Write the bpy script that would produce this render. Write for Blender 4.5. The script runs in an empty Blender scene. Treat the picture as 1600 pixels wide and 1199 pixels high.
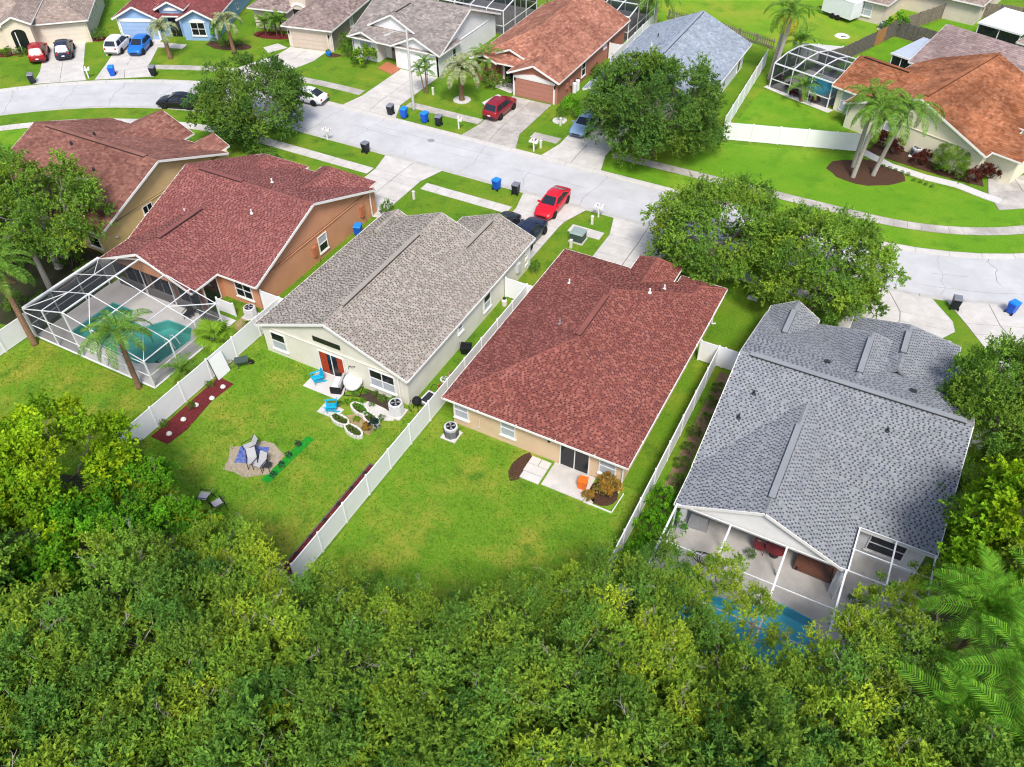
import bpy, bmesh, math, random
import numpy as np
from mathutils import Vector, Matrix
from mathutils.geometry import tessellate_polygon
PI = math.pi
rad = math.radians
rnd = random.Random(7)
scene = bpy.context.scene
COL = scene.collection

# ------------------------------------------------------------------ camera
CAM_H, FPX, PITCH, ROLL, YAW = 40.0, 1290.1, rad(44.18), rad(-.58), rad(28.33)
_f0 = np.array([0, math.cos(PITCH), -math.sin(PITCH)]); _r0 = np.array([1., 0, 0]); _u0 = np.cross(_r0, _f0)
_c, _s = math.cos(YAW), math.sin(YAW)
_Rz = np.array([[_c, -_s, 0], [_s, _c, 0], [0, 0, 1]])
CR = _Rz @ (_r0*math.cos(ROLL) + _u0*math.sin(ROLL)); CU = _Rz @ (-_r0*math.sin(ROLL) + _u0*math.cos(ROLL)); CF = _Rz @ _f0
cam_data = bpy.data.cameras.new('camera'); cam = bpy.data.objects.new('camera', cam_data); COL.objects.link(cam)
cam_data.sensor_width = 36; cam_data.lens = FPX/1600*36; cam_data.clip_end = 2000; cam_data.clip_start = .5
cam.matrix_world = Matrix(((CR[0], CU[0], -CF[0], 0), (CR[1], CU[1], -CF[1], 0), (CR[2], CU[2], -CF[2], CAM_H), (0, 0, 0, 1)))
scene.camera = cam

# ------------------------------------------------------------------ light
SUN_EL, SUN_AZ = rad(54), rad(146)          # azimuth measured clockwise from +Y (the street side)
world = bpy.data.worlds.new('World'); scene.world = world; world.use_nodes = True
wn = world.node_tree.nodes; wl = world.node_tree.links
sky = wn.new('ShaderNodeTexSky'); sky.sky_type = 'NISHITA'; sky.sun_disc = False
sky.sun_elevation = SUN_EL; sky.sun_rotation = SUN_AZ; sky.dust_density = 3.0; sky.air_density = 1.0; sky.ozone_density = 1.0
wl.new(sky.outputs['Color'], wn['Background'].inputs['Color']); wn['Background'].inputs['Strength'].default_value = .085
sd = bpy.data.lights.new('sun', 'SUN'); sd.energy = 1.5; sd.angle = rad(14); sd.color = (1, .96, .9)
sun = bpy.data.objects.new('sun', sd); COL.objects.link(sun)
_sd = Vector((math.sin(SUN_AZ)*math.cos(SUN_EL), math.cos(SUN_AZ)*math.cos(SUN_EL), math.sin(SUN_EL)))
sun.rotation_euler = _sd.to_track_quat('Z', 'Y').to_euler(); sun.location = (0, 0, 60)
vs = scene.view_settings; vs.view_transform = 'Standard'; vs.look = 'None'; vs.gamma = 1; vs.exposure = 1.18
vs.use_curve_mapping = False
scene.cycles.use_denoising = True
scene.cycles.pixel_filter_type = 'BLACKMAN_HARRIS'; scene.cycles.filter_width = 1.15
scene.cycles.max_bounces = 6; scene.cycles.diffuse_bounces = 3; scene.cycles.glossy_bounces = 2
scene.cycles.transmission_bounces = 3; scene.cycles.transparent_max_bounces = 12
scene.cycles.caustics_reflective = False; scene.cycles.caustics_refractive = False

# ------------------------------------------------------------------ pixel (of the 1600 px photograph) to place
def ray(px, py):
    return CR*((px-800)/FPX) + CU*(-(py-600)/FPX) + CF
def G(px, py, z=0.):
    d = ray(px, py); t = (z-CAM_H)/d[2]
    return Vector((d[0]*t, d[1]*t, z))
def onY(px, py, Y):
    d = ray(px, py); t = Y/d[1]; return Vector((d[0]*t, Y, CAM_H+d[2]*t))
def onX(px, py, X):
    d = ray(px, py); t = X/d[0]; return Vector((X, d[1]*t, CAM_H+d[2]*t))

# ------------------------------------------------------------------ materials
MATS = {}
def srgb(r, g, b):
    f = lambda c: (c/255/12.92 if c <= 10 else ((c/255+.055)/1.055)**2.4)
    return (f(r), f(g), f(b))
def mk(name, col, rough=.8, var=.12, scale=2., bump=0., bscale=30., metal=0., spec=.3, attr=False, col2=None, stain=0., sscale=.5, coat=0., sub=0.):
    m = bpy.data.materials.new(name); m.use_nodes = True; MATS[name] = m
    N, L = m.node_tree.nodes, m.node_tree.links
    b = N['Principled BSDF']; b.inputs['Roughness'].default_value = rough; b.inputs['Metallic'].default_value = metal
    b.inputs['Specular IOR Level'].default_value = spec; b.inputs['Coat Weight'].default_value = coat
    geo = N.new('ShaderNodeNewGeometry')
    def mix(t, fac, a, bb):
        n = N.new('ShaderNodeMix'); n.data_type = 'RGBA'; n.blend_type = t
        for i, v in ((0, fac), (6, a), (7, bb)):
            if isinstance(v, (int, float)): n.inputs[i].default_value = v
            elif isinstance(v, tuple): n.inputs[i].default_value = (*v, 1)
            else: L.new(v, n.inputs[i])
        return n.outputs[2]
    def noise(sc, det=4., ro=.6):
        n = N.new('ShaderNodeTexNoise'); n.inputs['Scale'].default_value = sc; n.inputs['Detail'].default_value = det
        n.inputs['Roughness'].default_value = ro; L.new(geo.outputs['Position'], n.inputs['Vector']); return n
    def ramp(src, lo, hi):
        r = N.new('ShaderNodeMapRange'); L.new(src, r.inputs[0]); r.inputs[1].default_value = lo; r.inputs[2].default_value = hi; return r.outputs[0]
    c = col
    if col2 is not None:
        c = mix('MIX', ramp(noise(scale, 5).outputs['Fac'], .35, .65), col, col2)
    elif var:
        k = tuple(min(1, x*(1+var)) for x in col); d = tuple(x*(1-var) for x in col)
        c = mix('MIX', ramp(noise(scale, 5).outputs['Fac'], .3, .7), d, k)
    if attr:
        a = N.new('ShaderNodeAttribute'); a.attribute_name = 'Col'
        c = mix('MULTIPLY', 1., c, a.outputs['Color'])
    if stain:
        c = mix('MULTIPLY', stain, c, mix('MIX', ramp(noise(sscale, 6, .7).outputs['Fac'], .42, .62), (.35, .33, .32), (1., 1., 1.)))
    if isinstance(c, tuple): b.inputs['Base Color'].default_value = (*c, 1)
    else: L.new(c, b.inputs['Base Color'])
    if bump:
        bm = N.new('ShaderNodeBump'); bm.inputs['Strength'].default_value = bump; bm.inputs['Distance'].default_value = .05
        L.new(noise(bscale, 4).outputs['Fac'], bm.inputs['Height']); L.new(bm.outputs['Normal'], b.inputs['Normal'])
    return m
def grass_mat(name, base, dry, dark, dry_lo=.5, dry_hi=.72, big=.22, streak=False):
    m = bpy.data.materials.new(name); m.use_nodes = True; MATS[name] = m
    N, L = m.node_tree.nodes, m.node_tree.links; b = N['Principled BSDF']; b.inputs['Roughness'].default_value = .9
    b.inputs['Specular IOR Level'].default_value = .1
    geo = N.new('ShaderNodeNewGeometry')
    def noise(sc, det, ro=.6):
        n = N.new('ShaderNodeTexNoise'); n.inputs['Scale'].default_value = sc; n.inputs['Detail'].default_value = det
        n.inputs['Roughness'].default_value = ro; L.new(geo.outputs['Position'], n.inputs['Vector']); return n.outputs['Fac']
    def mix(fac, a, c):
        n = N.new('ShaderNodeMix'); n.data_type = 'RGBA'; L.new(fac, n.inputs[0])
        for i, v in ((6, a), (7, c)):
            if isinstance(v, tuple): n.inputs[i].default_value = (*v, 1)
            else: L.new(v, n.inputs[i])
        return n.outputs[2]
    def ramp(src, lo, hi, to=1.):
        r = N.new('ShaderNodeMapRange'); L.new(src, r.inputs[0]); r.inputs[1].default_value = lo; r.inputs[2].default_value = hi; r.inputs[4].default_value = to; return r.outputs[0]
    c = mix(ramp(noise(big, 6, .65), dry_lo, dry_hi), base, dry)
    c = mix(ramp(noise(big*1.7+.13, 5, .62), .52, .7), c, dark)
    c = mix(ramp(noise(4.5, 4, .7), .42, .75, .5), c, dark)
    c = mix(ramp(noise(7., 4, .75), .42, .72, .6), c, dry)
    c = mix(ramp(noise(22., 3, .8), .45, .8, .45), c, tuple(x*.35 for x in dark))
    L.new(c, b.inputs['Base Color'])
    bm = N.new('ShaderNodeBump'); bm.inputs['Strength'].default_value = .8; bm.inputs['Distance'].default_value = .06
    L.new(noise(14., 4, .75), bm.inputs['Height']); L.new(bm.outputs['Normal'], b.inputs['Normal'])
    return m
def leaf_mat(name, col, trans=.3):
    m = bpy.data.materials.new(name); m.use_nodes = True; MATS[name] = m
    N, L = m.node_tree.nodes, m.node_tree.links; b = N['Principled BSDF']; out = N['Material Output']
    b.inputs['Roughness'].default_value = .7; b.inputs['Specular IOR Level'].default_value = .12
    a = N.new('ShaderNodeAttribute'); a.attribute_name = 'Col'
    x = N.new('ShaderNodeMix'); x.data_type = 'RGBA'; x.blend_type = 'MULTIPLY'; x.inputs[0].default_value = 1
    x.inputs[6].default_value = (*col, 1); L.new(a.outputs['Color'], x.inputs[7]); L.new(x.outputs[2], b.inputs['Base Color'])
    t = N.new('ShaderNodeBsdfTranslucent'); L.new(x.outputs[2], t.inputs['Color'])
    ms = N.new('ShaderNodeMixShader'); ms.inputs[0].default_value = trans
    L.new(b.outputs[0], ms.inputs[1]); L.new(t.outputs[0], ms.inputs[2]); L.new(ms.outputs[0], out.inputs['Surface'])
    return m
def screen_mat(name, col, clear):
    m = bpy.data.materials.new(name); m.use_nodes = True; MATS[name] = m
    N, L = m.node_tree.nodes, m.node_tree.links; b = N['Principled BSDF']; out = N['Material Output']
    b.inputs['Base Color'].default_value = (*col, 1); b.inputs['Roughness'].default_value = .6
    t = N.new('ShaderNodeBsdfTransparent'); ms = N.new('ShaderNodeMixShader'); ms.inputs[0].default_value = clear
    L.new(b.outputs[0], ms.inputs[1]); L.new(t.outputs[0], ms.inputs[2]); L.new(ms.outputs[0], out.inputs['Surface'])
def water_mat(name, tint):
    m = bpy.data.materials.new(name); m.use_nodes = True; MATS[name] = m
    N, L = m.node_tree.nodes, m.node_tree.links; out = N['Material Output']; N.remove(N['Principled BSDF'])
    t = N.new('ShaderNodeBsdfTransparent'); t.inputs['Color'].default_value = (*tint, 1)
    g = N.new('ShaderNodeBsdfGlossy'); g.inputs['Roughness'].default_value = .04
    fr = N.new('ShaderNodeFresnel'); fr.inputs['IOR'].default_value = 1.33
    geo = N.new('ShaderNodeNewGeometry'); n = N.new('ShaderNodeTexNoise'); n.inputs['Scale'].default_value = 3.
    L.new(geo.outputs['Position'], n.inputs['Vector']); bm = N.new('ShaderNodeBump'); bm.inputs['Strength'].default_value = .25; bm.inputs['Distance'].default_value = .05
    L.new(n.outputs['Fac'], bm.inputs['Height']); L.new(bm.outputs['Normal'], g.inputs['Normal'])
    ms = N.new('ShaderNodeMixShader'); L.new(fr.outputs[0], ms.inputs[0]); L.new(t.outputs[0], ms.inputs[1]); L.new(g.outputs[0], ms.inputs[2])
    L.new(ms.outputs[0], out.inputs['Surface'])

grass_mat('grass', (.10, .25, .014), (.26, .31, .03), (.042, .145, .012), .46, .72)
grass_mat('grass_yard', (.125, .30, .018), (.34, .345, .05), (.045, .175, .012), .46, .66, .34)
grass_mat('grass_lime', (.12, .31, .014), (.25, .37, .03), (.065, .23, .012), .46, .74, .2)
grass_mat('grass_field', (.15, .34, .016), (.32, .36, .04), (.08, .24, .014), .45, .68, .16)
grass_mat('grass_strip', (.01, .30, .03), (.05, .36, .04), (.006, .20, .02))
mk('litter', (.05, .04, .025), .95, 0, 1.5, .6, 20, col2=(.03, .045, .012))
mk('mulch_red', (.20, .025, .028), .95, 0, 14, .8, 30, col2=(.07, .012, .012))
mk('mulch_dark', (.055, .028, .016), .95, 0, 10, .8, 25, col2=(.10, .05, .03))
mk('sand', (.36, .30, .22), .95, .25, 5, .4, 30)
mk('pebble', (.62, .60, .58), .9, .3, 22, .6, 30)
mk('asphalt', (.53, .53, .54), .9, .06, .6, .12, 60, stain=.16, sscale=.25)
mk('crack', (.13, .135, .16), .9, .2, 5)
mk('kerb', (.54, .52, .49), .85, .08, 1.5, .1, 30, stain=.12)
mk('concrete', (.60, .575, .54), .85, .08, 1.2, .1, 40, stain=.2, sscale=.5)
mk('concrete_old', (.52, .49, .45), .9, .1, .8, .1, 40, stain=.45, sscale=.45)
mk('concrete_pale', (.62, .60, .58), .85, .06, 1.2, .1, 40, stain=.10)
mk('joint', (.16, .15, .14), .95, .2, 4)
mk('dirt', (.22, .15, .09), .95, .3, 3, .5, 20)
mk('white_paint', (.80, .80, .80), .5, .03, 3)
mk('vinyl', (.84, .85, .87), .42, .02, 1.0, stain=.04, sscale=.8)
mk('trim', (.80, .79, .76), .55, .03, 2)
mk('alu', (.80, .81, .82), .35, .02, 2)
mk('pane', (.012, .014, .018), .06, 0, spec=.5)
mk('pane_blind', (.42, .45, .50), .25, .1, 3, spec=.4)
mk('black', (.012, .012, .014), .55, 0)
mk('dark_metal', (.03, .032, .036), .45, .1, 4)
mk('grey_metal', (.33, .34, .36), .45, .08, 4, metal=.2)
mk('ac_grey', (.42, .43, .45), .5, .1, 6)
mk('ac_pale', (.60, .60, .62), .5, .06, 6)
mk('green_box', (.055, .085, .075), .5, .1, 4)
mk('green_lid', (.27, .34, .32), .5, .08, 4)
mk('galv', (.50, .50, .49), .5, .08, 2)
mk('lamp_pole', (.50, .49, .46), .8, .1, 2)
mk('bin_blue', (.008, .105, .60), .4, .05, 4)
mk('bin_blue_lid', (.02, .23, .75), .4, .05, 4)
mk('bin_dark', (.018, .020, .030), .45, .1, 4)
mk('bin_dark_lid', (.20, .21, .25), .4, .1, 4)
mk('tyre', (.015, .015, .016), .8, 0)
mk('rim', (.45, .46, .48), .3, 0, metal=.6)
mk('carglass', (.02, .027, .04), .12, 0, spec=.35)
mk('light_clear', (.75, .77, .8), .15, 0, spec=.6)
mk('light_red', (.45, .01, .01), .2, 0, spec=.5)
for n, c in (('red', (.60, .008, .022)), ('maroon', (.25, .010, .022)), ('black', (.010, .011, .014)), ('navy', (.016, .022, .05)), ('white', (.78, .79, .80)),
             ('blue', (.012, .16, .58)), ('silverblue', (.21, .33, .50)), ('darkred', (.33, .012, .02))):
    mk('paint_'+n, c, .35, 0, spec=.4, coat=.35)
mk('wood', (.20, .165, .135), .9, .3, 5, .3, 20)
mk('wood_old', (.13, .115, .105), .9, .35, 4, .3, 20)
mk('wood_new', (.36, .17, .07), .9, .2, 4)
mk('bark', (.17, .145, .12), .95, .3, 6, .6, 18)
mk('bark_pale', (.33, .30, .27), .95, .25, 5, .4, 18)
mk('palm_trunk', (.34, .31, .27), .9, .2, 8, .4, 14)
mk('palm_brown', (.20, .12, .07), .95, .35, 8, .6, 14)
mk('turquoise', (.006, .38, .62), .45, .05, 5)
mk('orange', (.75, .16, .02), .5, .05, 4)
mk('curtain', (.35, .045, .015), .8, .5, 14)
mk('cushion', (.74, .73, .72), .8, .06, 8)
mk('sling', (.42, .42, .44), .6, .06, 8)
mk('rug', (.05, .085, .33), .9, 0, 6, .2, 40, col2=(.17, .22, .45))
mk('terracotta', (.45, .16, .08), .85, .2, 6)
mk('stone_white', (.68, .66, .63), .85, .15, 8, .3, 30)
mk('gravel_tan', (.45, .33, .16), .95, 0, 12, .6, 40, col2=(.22, .19, .08))
mk('paver', (.40, .29, .22), .9, .2, 4, .2, 30)
mk('soil', (.06, .04, .03), .95, .3, 10, .6, 30)
mk('teal_plaster', (.24, .60, .56), .7, .12, 1.2)
mk('blue_plaster', (.18, .74, .90), .7, .10, 1.2)
water_mat('water_teal', (.62, .86, .84)); water_mat('water_blue', (.78, .97, 1.))
screen_mat('screen', (.012, .014, .022), .42); screen_mat('screen_thin', (.03, .034, .042), .85); screen_mat('screen_mid', (.02, .022, .03), .58)
# leaves
leaf_mat('leaf_oak', (.20, .35, .042), .3); leaf_mat('leaf_olive', (.28, .43, .04), .3); leaf_mat('leaf_lime', (.25, .43, .014), .32)
leaf_mat('leaf_bright', (.13, .36, .018), .32); leaf_mat('leaf_dark', (.15, .295, .04), .3); leaf_mat('leaf_street', (.13, .25, .04), .3)
leaf_mat('leaf_palm', (.15, .31, .045)); leaf_mat('leaf_palm_bright', (.14, .36, .03), .3); leaf_mat('leaf_pindo', (.33, .39, .22))
leaf_mat('leaf_fan', (.20, .36, .03)); leaf_mat('leaf_dead', (.40, .26, .13)); leaf_mat('leaf_yellow', (.48, .38, .04))
leaf_mat('leaf_croton', (.36, .24, .05)); leaf_mat('leaf_ti', (.13, .035, .025)); leaf_mat('leaf_hedge', (.13, .24, .03)); leaf_mat('leaf_blue', (.03, .07, .07))
leaf_mat('leaf_grass', (.13, .31, .012)); leaf_mat('leaf_drygrass', (.22, .31, .02))

# ------------------------------------------------------------------ mesh helpers
WORG = {}
def link(o): COL.objects.link(o); return o
def thing(name, label, cat, loc=(0, 0, 0), rot=0., group=None, local=False, scale=None):
    o = link(bpy.data.objects.new(name, None)); o.location = loc; o.rotation_euler = (0, 0, rot); o.empty_display_size = .2
    if scale: o.scale = (scale,)*3 if isinstance(scale, (int, float)) else scale
    o['label'] = label; o['category'] = cat
    if group: o['group'] = group
    WORG[o] = Vector((0, 0, 0)) if local else Vector(loc)
    return o
def tag(o, label, cat, group=None):
    o['label'] = label; o['category'] = cat
    if group: o['group'] = group
    return o
def struct(o): o['kind'] = 'structure'; return o
def stuff(o): o['kind'] = 'stuff'; return o
class MB:
    def __init__(s): s.v = []; s.f = []; s.m = []; s.c = []; s.cur = 0; s.col = None
    def poly(s, pts):
        i = len(s.v); s.v += [tuple(p) for p in pts]; s.f.append(tuple(range(i, i+len(pts)))); s.m.append(s.cur); s.c.append(s.col or (1, 1, 1)); return s
    def faces(s, pts, fs):
        i = len(s.v); s.v += [tuple(p) for p in pts]
        for f in fs: s.f.append(tuple(i+k for k in f)); s.m.append(s.cur); s.c.append(s.col or (1, 1, 1))
        return s
    BF = ((0, 3, 2, 1), (4, 5, 6, 7), (0, 1, 5, 4), (1, 2, 6, 5), (2, 3, 7, 6), (3, 0, 4, 7))
    def box(s, x0, x1, y0, y1, z0, z1):
        return s.faces([(x0, y0, z0), (x1, y0, z0), (x1, y1, z0), (x0, y1, z0), (x0, y0, z1), (x1, y0, z1), (x1, y1, z1), (x0, y1, z1)], MB.BF)
    def hexa(s, b, t): return s.faces(list(b)+list(t), MB.BF)
    def prism(s, p2, z0, z1):
        n = len(p2)
        a = sum(p2[i][0]*p2[(i+1) % n][1]-p2[(i+1) % n][0]*p2[i][1] for i in range(n))
        if a < 0: p2 = list(p2)[::-1]
        i = len(s.v); s.v += [(p[0], p[1], z0) for p in p2]+[(p[0], p[1], z1) for p in p2]
        for f in [tuple(range(n-1, -1, -1)), tuple(range(n, 2*n))]+[(k, (k+1) % n, n+(k+1) % n, n+k) for k in range(n)]:
            s.f.append(tuple(i+k for k in f)); s.m.append(s.cur); s.c.append(s.col or (1, 1, 1))
        return s
    def extr(s, pts, d):
        d = Vector(d); n = len(pts); pts = [Vector(p) for p in pts]
        fs = [tuple(range(n-1, -1, -1)), tuple(range(n, 2*n))]+[(k, (k+1) % n, n+(k+1) % n, n+k) for k in range(n)]
        return s.faces(pts+[p+d for p in pts], fs)
    def bar(s, a, b, w, h=None, up=(0, 0, 1)):
        a, b = Vector(a), Vector(b); h = h or w; d = (b-a).normalized(); u = Vector(up)
        if abs(d.dot(u)) > .98: u = Vector((0, 1, 0))
        r = d.cross(u).normalized()*(w/2); q = r.cross(d).normalized()*(h/2)
        return s.hexa([a-r-q, a+r-q, b+r-q, b-r-q], [a-r+q, a+r+q, b+r+q, b-r+q])
    def tube(s, pts, rs, n=6, cap=True):
        pts = [Vector(p) for p in pts]; base = len(s.v); k = len(pts)
        if isinstance(rs, (int, float)): rs = [rs]*k
        pr = None
        for i, p in enumerate(pts):
            d = (pts[min(i+1, k-1)]-pts[max(i-1, 0)]).normalized()
            if pr is None: pr = d.orthogonal().normalized()
            else:
                pr = pr-d*pr.dot(d); pr = pr.normalized() if pr.length > 1e-6 else d.orthogonal().normalized()
            q = d.cross(pr)
            for j in range(n):
                a = 2*PI*j/n; s.v.append(tuple(p+(pr*math.cos(a)+q*math.sin(a))*rs[i]))
        def F(f): s.f.append(tuple(base+x for x in f)); s.m.append(s.cur); s.c.append(s.col or (1, 1, 1))
        for i in range(k-1):
            for j in range(n): F((i*n+j, i*n+(j+1) % n, (i+1)*n+(j+1) % n, (i+1)*n+j))
        if cap: F(tuple(range(n-1, -1, -1))); F(tuple((k-1)*n+j for j in range(n)))
        return s
    def lathe(s, prof, n=12, c=(0, 0, 0), axis='z'):
        base = len(s.v)
        for r, z in prof:
            for j in range(n):
                a = 2*PI*j/n; x, y = r*math.cos(a), r*math.sin(a)
                s.v.append((c[0]+x, c[1]+y, c[2]+z) if axis == 'z' else (c[0]+x, c[1]+z, c[2]+y))
        def F(f): s.f.append(tuple(base+x for x in f)); s.m.append(s.cur); s.c.append(s.col or (1, 1, 1))
        for i in range(len(prof)-1):
            for j in range(n): F((i*n+j, i*n+(j+1) % n, (i+1)*n+(j+1) % n, (i+1)*n+j))
        if prof[0][0] > 1e-6: F(tuple(range(n-1, -1, -1)))
        if prof[-1][0] > 1e-6: F(tuple((len(prof)-1)*n+j for j in range(n)))
        return s
    def mesh(s, name, mats, off=None, smooth=False):
        me = bpy.data.meshes.new(name)
        v = s.v if off is None else [(p[0]-off[0], p[1]-off[1], p[2]-off[2]) for p in s.v]
        me.from_pydata(v, [], s.f)
        if isinstance(mats, str): mats = [mats]
        for m in mats: me.materials.append(MATS[m])
        if len(mats) > 1: me.polygons.foreach_set('material_index', s.m)
        if s.col is not None:
            at = me.attributes.new('Col', 'FLOAT_COLOR', 'FACE'); at.data.foreach_set('color', [x for c in s.c for x in (*c, 1.)])
        if smooth: me.polygons.foreach_set('use_smooth', [True]*len(me.polygons))
        me.update(); return me
    def build(s, name, mats, parent=None, smooth=False):
        off = WORG.get(parent)
        o = link(bpy.data.objects.new(name, s.mesh(name, mats, off, smooth)))
        if parent is not None: o.parent = parent; WORG[o] = off
        return o
def inst(name, me, parent, loc=(0, 0, 0), rot=(0, 0, 0), scale=None):
    o = link(bpy.data.objects.new(name, me)); o.parent = parent; o.location = Vector(loc)-WORG.get(parent, Vector((0, 0, 0))); o.rotation_euler = rot
    if scale: o.scale = scale if isinstance(scale, tuple) else (scale,)*3
    return o
def copy_tree(o, loc, rot=None, label=None, group=None, scale=None):
    def rec(a, par):
        c = a.copy(); link(c)
        if par is not None: c.parent = par
        for ch in a.children: rec(ch, c)
        return c
    r = rec(o, None); r.location = loc
    if rot is not None: r.rotation_euler = (0, 0, rot)
    if label: r['label'] = label
    if group: r['group'] = group
    if scale: r.scale = (scale,)*3 if isinstance(scale, (int, float)) else scale
    return r
def sheet(name, outer, z, m, holes=(), parent=None):
    loops = [[Vector((p[0], p[1], 0)) for p in outer]]+[[Vector((p[0], p[1], 0)) for p in h] for h in holes]
    pts = [p for l in loops for p in l]; tr = tessellate_polygon(loops); mb = MB()
    fs = []
    for a, b, c in tr:
        A, B, C = pts[a], pts[b], pts[c]
        fs.append((a, b, c) if (B-A).cross(C-A).z > 0 else (a, c, b))
    mb.faces([(p.x, p.y, z) for p in pts], fs)
    return mb.build(name, m, parent)
# ------------------------------------------------------------------ street layout: s runs along the street, y across it
def P(s, y, z=0.):
    if s < -58:
        t = min((-58-s)/44., 1.2); e = max(0, -58-s-44*1.2); r = y-18.2
        return Vector((-58-r*math.sin(t)-e*math.cos(t), 18.2+r*math.cos(t)-e*math.sin(t), z))
    if s > -2:
        t = min((s+2)/27.5, 1.0); e = max(0, s+2-27.5); r = 89.6-y
        return Vector((-2+r*math.sin(t)+e*math.cos(t), 89.6-r*math.cos(t)+e*math.sin(t), z))
    return Vector((s, y, z))
S0, S1 = -150., 60.
def srange(a, b, st=2.): n = max(1, int(math.ceil((b-a)/st))); return [a+(b-a)*i/n for i in range(n+1)]
NEARK, FARK = 58.7, 65.65
POOL_L = [G(*p)[:2] for p in ((112, 519), (176, 475), (201, 484), (204, 496), (227, 507), (259, 500), (298, 521), (299, 532), (250, 563), (229, 562))]
POOL_L = [(-51.4, 25.9), (-51.3, 29.9), (-49.2, 29.9), (-48.2, 28.9), (-46.9, 28.9), (-45.9, 30.3), (-43.6, 30.4), (-42.7, 29.3), (-42.9, 26.4), (-44.3, 25.6)]
POOL_R = [(-4.6, 24.8), (-5.0, 26.3), (-4.0, 27.2), (-1.8, 26.6), (0.2, 26.9), (1.5, 27.8), (3.2, 27.6), (4.0, 26.2), (3.4, 24.2), (1.0, 23.0), (-2.0, 23.2)]
POOL_N = [(-13.2, 95.6), (-10.9, 95.2), (-9.8, 94.0), (-9.9, 92.0), (-10.6, 90.9), (-11.8, 91.3), (-13.0, 92.6)]
near = [P(s, NEARK) for s in srange(S0, S1)]; far = [P(s, FARK) for s in srange(S0, S1)]
BIG = 700
lawn_s = struct(sheet('ground', [p[:2] for p in near]+[(BIG, near[-1].y), (BIG, -BIG), (near[0].x, -BIG)], 0, 'grass', [POOL_L, POOL_R]))
lawn_n = struct(sheet('ground', [p[:2] for p in far]+[(BIG, far[-1].y), (BIG, BIG), (-BIG, BIG), (-BIG, -BIG), (near[0].x-30, -BIG), (far[0].x, far[0].y-40)], 0, 'grass', [POOL_N]))
mb = MB(); ss = srange(S0, S1, 1.5)
for a, b in zip(ss, ss[1:]): mb.poly([P(a, NEARK+.3, -.09), P(b, NEARK+.3, -.09), P(b, FARK-.3, -.09), P(a, FARK-.3, -.09)])
road = struct(mb.build('road', 'asphalt'))
# hairline cracks and seams in the old asphalt
def crack(pts, w=.035):
    m = MB(); pr = None
    for (s0, y0), (s1, y1) in zip(pts, pts[1:]):
        d = Vector((s1-s0, y1-y0)).normalized(); n = (-d.y*w/2, d.x*w/2)
        m.poly([P(s0-n[0], y0-n[1], -.085), P(s1-n[0], y1-n[1], -.085), P(s1+n[0], y1+n[1], -.085), P(s0+n[0], y0+n[1], -.085)])
    m.build('crack', 'crack', road)
for s in (-104, -98, -92, -86, -80.5, -75, -68.5, -61, -55.5, -50.5, -44.2, -37.5, -31.2, -25, -19, -12.5, -6, 1.2, 4.8, 9.5, 14, 20):
    y0, y1 = (59.3, 65.1) if rnd.random() < .65 else ((59.3, 62.5) if rnd.random() < .5 else (61.5, 65.1)); k = s; pts = []
    for i in range(15): pts.append((k, y0+(y1-y0)*i/14)); k += rnd.uniform(-.22, .22)
    crack(pts, rnd.uniform(.015, .034))
    if rnd.random() < .5:
        b0 = pts[rnd.randint(2, 6)]; crack([b0, (b0[0]+rnd.uniform(.3, .7), b0[1]+rnd.uniform(-.3, .3)), (b0[0]+rnd.uniform(.9, 1.6), b0[1]+rnd.uniform(-.5, .5))], .016)
for a, b, y in ((-66, -46, 62.3), (-40, -16, 62.1), (-12, 8, 62.4), (-50, -34, 63.6), (-96, -74, 62.2), (0, 16, 60.6)):
    pts = []; k = y; s = a
    while s < b:
        pts.append((s, k)); s += rnd.uniform(.7, 1.6); k += rnd.uniform(-.08, .08)
        if rnd.random() < .16 and len(pts) > 1: crack(pts, .022); pts = []; s += rnd.uniform(.5, 2)
    if len(pts) > 1: crack(pts, .022)
# kerbs
for side, (yb, yf) in (('near', (NEARK, NEARK+.62)), ('far', (FARK, FARK-.62))):
    root = None
    ks = srange(-112, 30, 3.0)
    for a, b in zip(ks, ks[1:]):
        m = MB(); a2, b2 = a+.012, b-.012
        c = [P(a2, yb, -.2), P(b2, yb, -.2), P(b2, yf, -.2), P(a2, yf, -.2)]; ym = yb+(yf-yb)*.3
        prof = [(yb, -.2), (yb, .02), (ym, .0), (yf, -.075), (yf, -.2)]
        pts = [P(a2, y, z) for y, z in prof]+[P(b2, y, z) for y, z in prof]
        fl = side == 'far'
        fs = [(0, 1, 2, 3, 4), (9, 8, 7, 6, 5)]+[(i, i+5, (i+1) % 5+5, (i+1) % 5) for i in range(5)]
        m.faces(pts, [f if fl else f[::-1] for f in fs])
        if root is None: root = struct(m.build('kerb', 'kerb'))
        else: m.build('kerb_stone', 'kerb', root)
# manhole
mh = thing('manhole_cover', 'small round dark iron cover set in the street asphalt', 'manhole cover', P(-43.1, 63.4, -.088))
MB().lathe([(.36, 0), (.36, .012), (.30, .012)], 20, P(-43.1, 63.4, -.088)).build('rim', 'grey_metal', mh); MB().lathe([(.29, 0), (.29, .008)], 20, P(-43.1, 63.4, -.088)).build('lid', 'dark_metal', mh)
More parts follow.
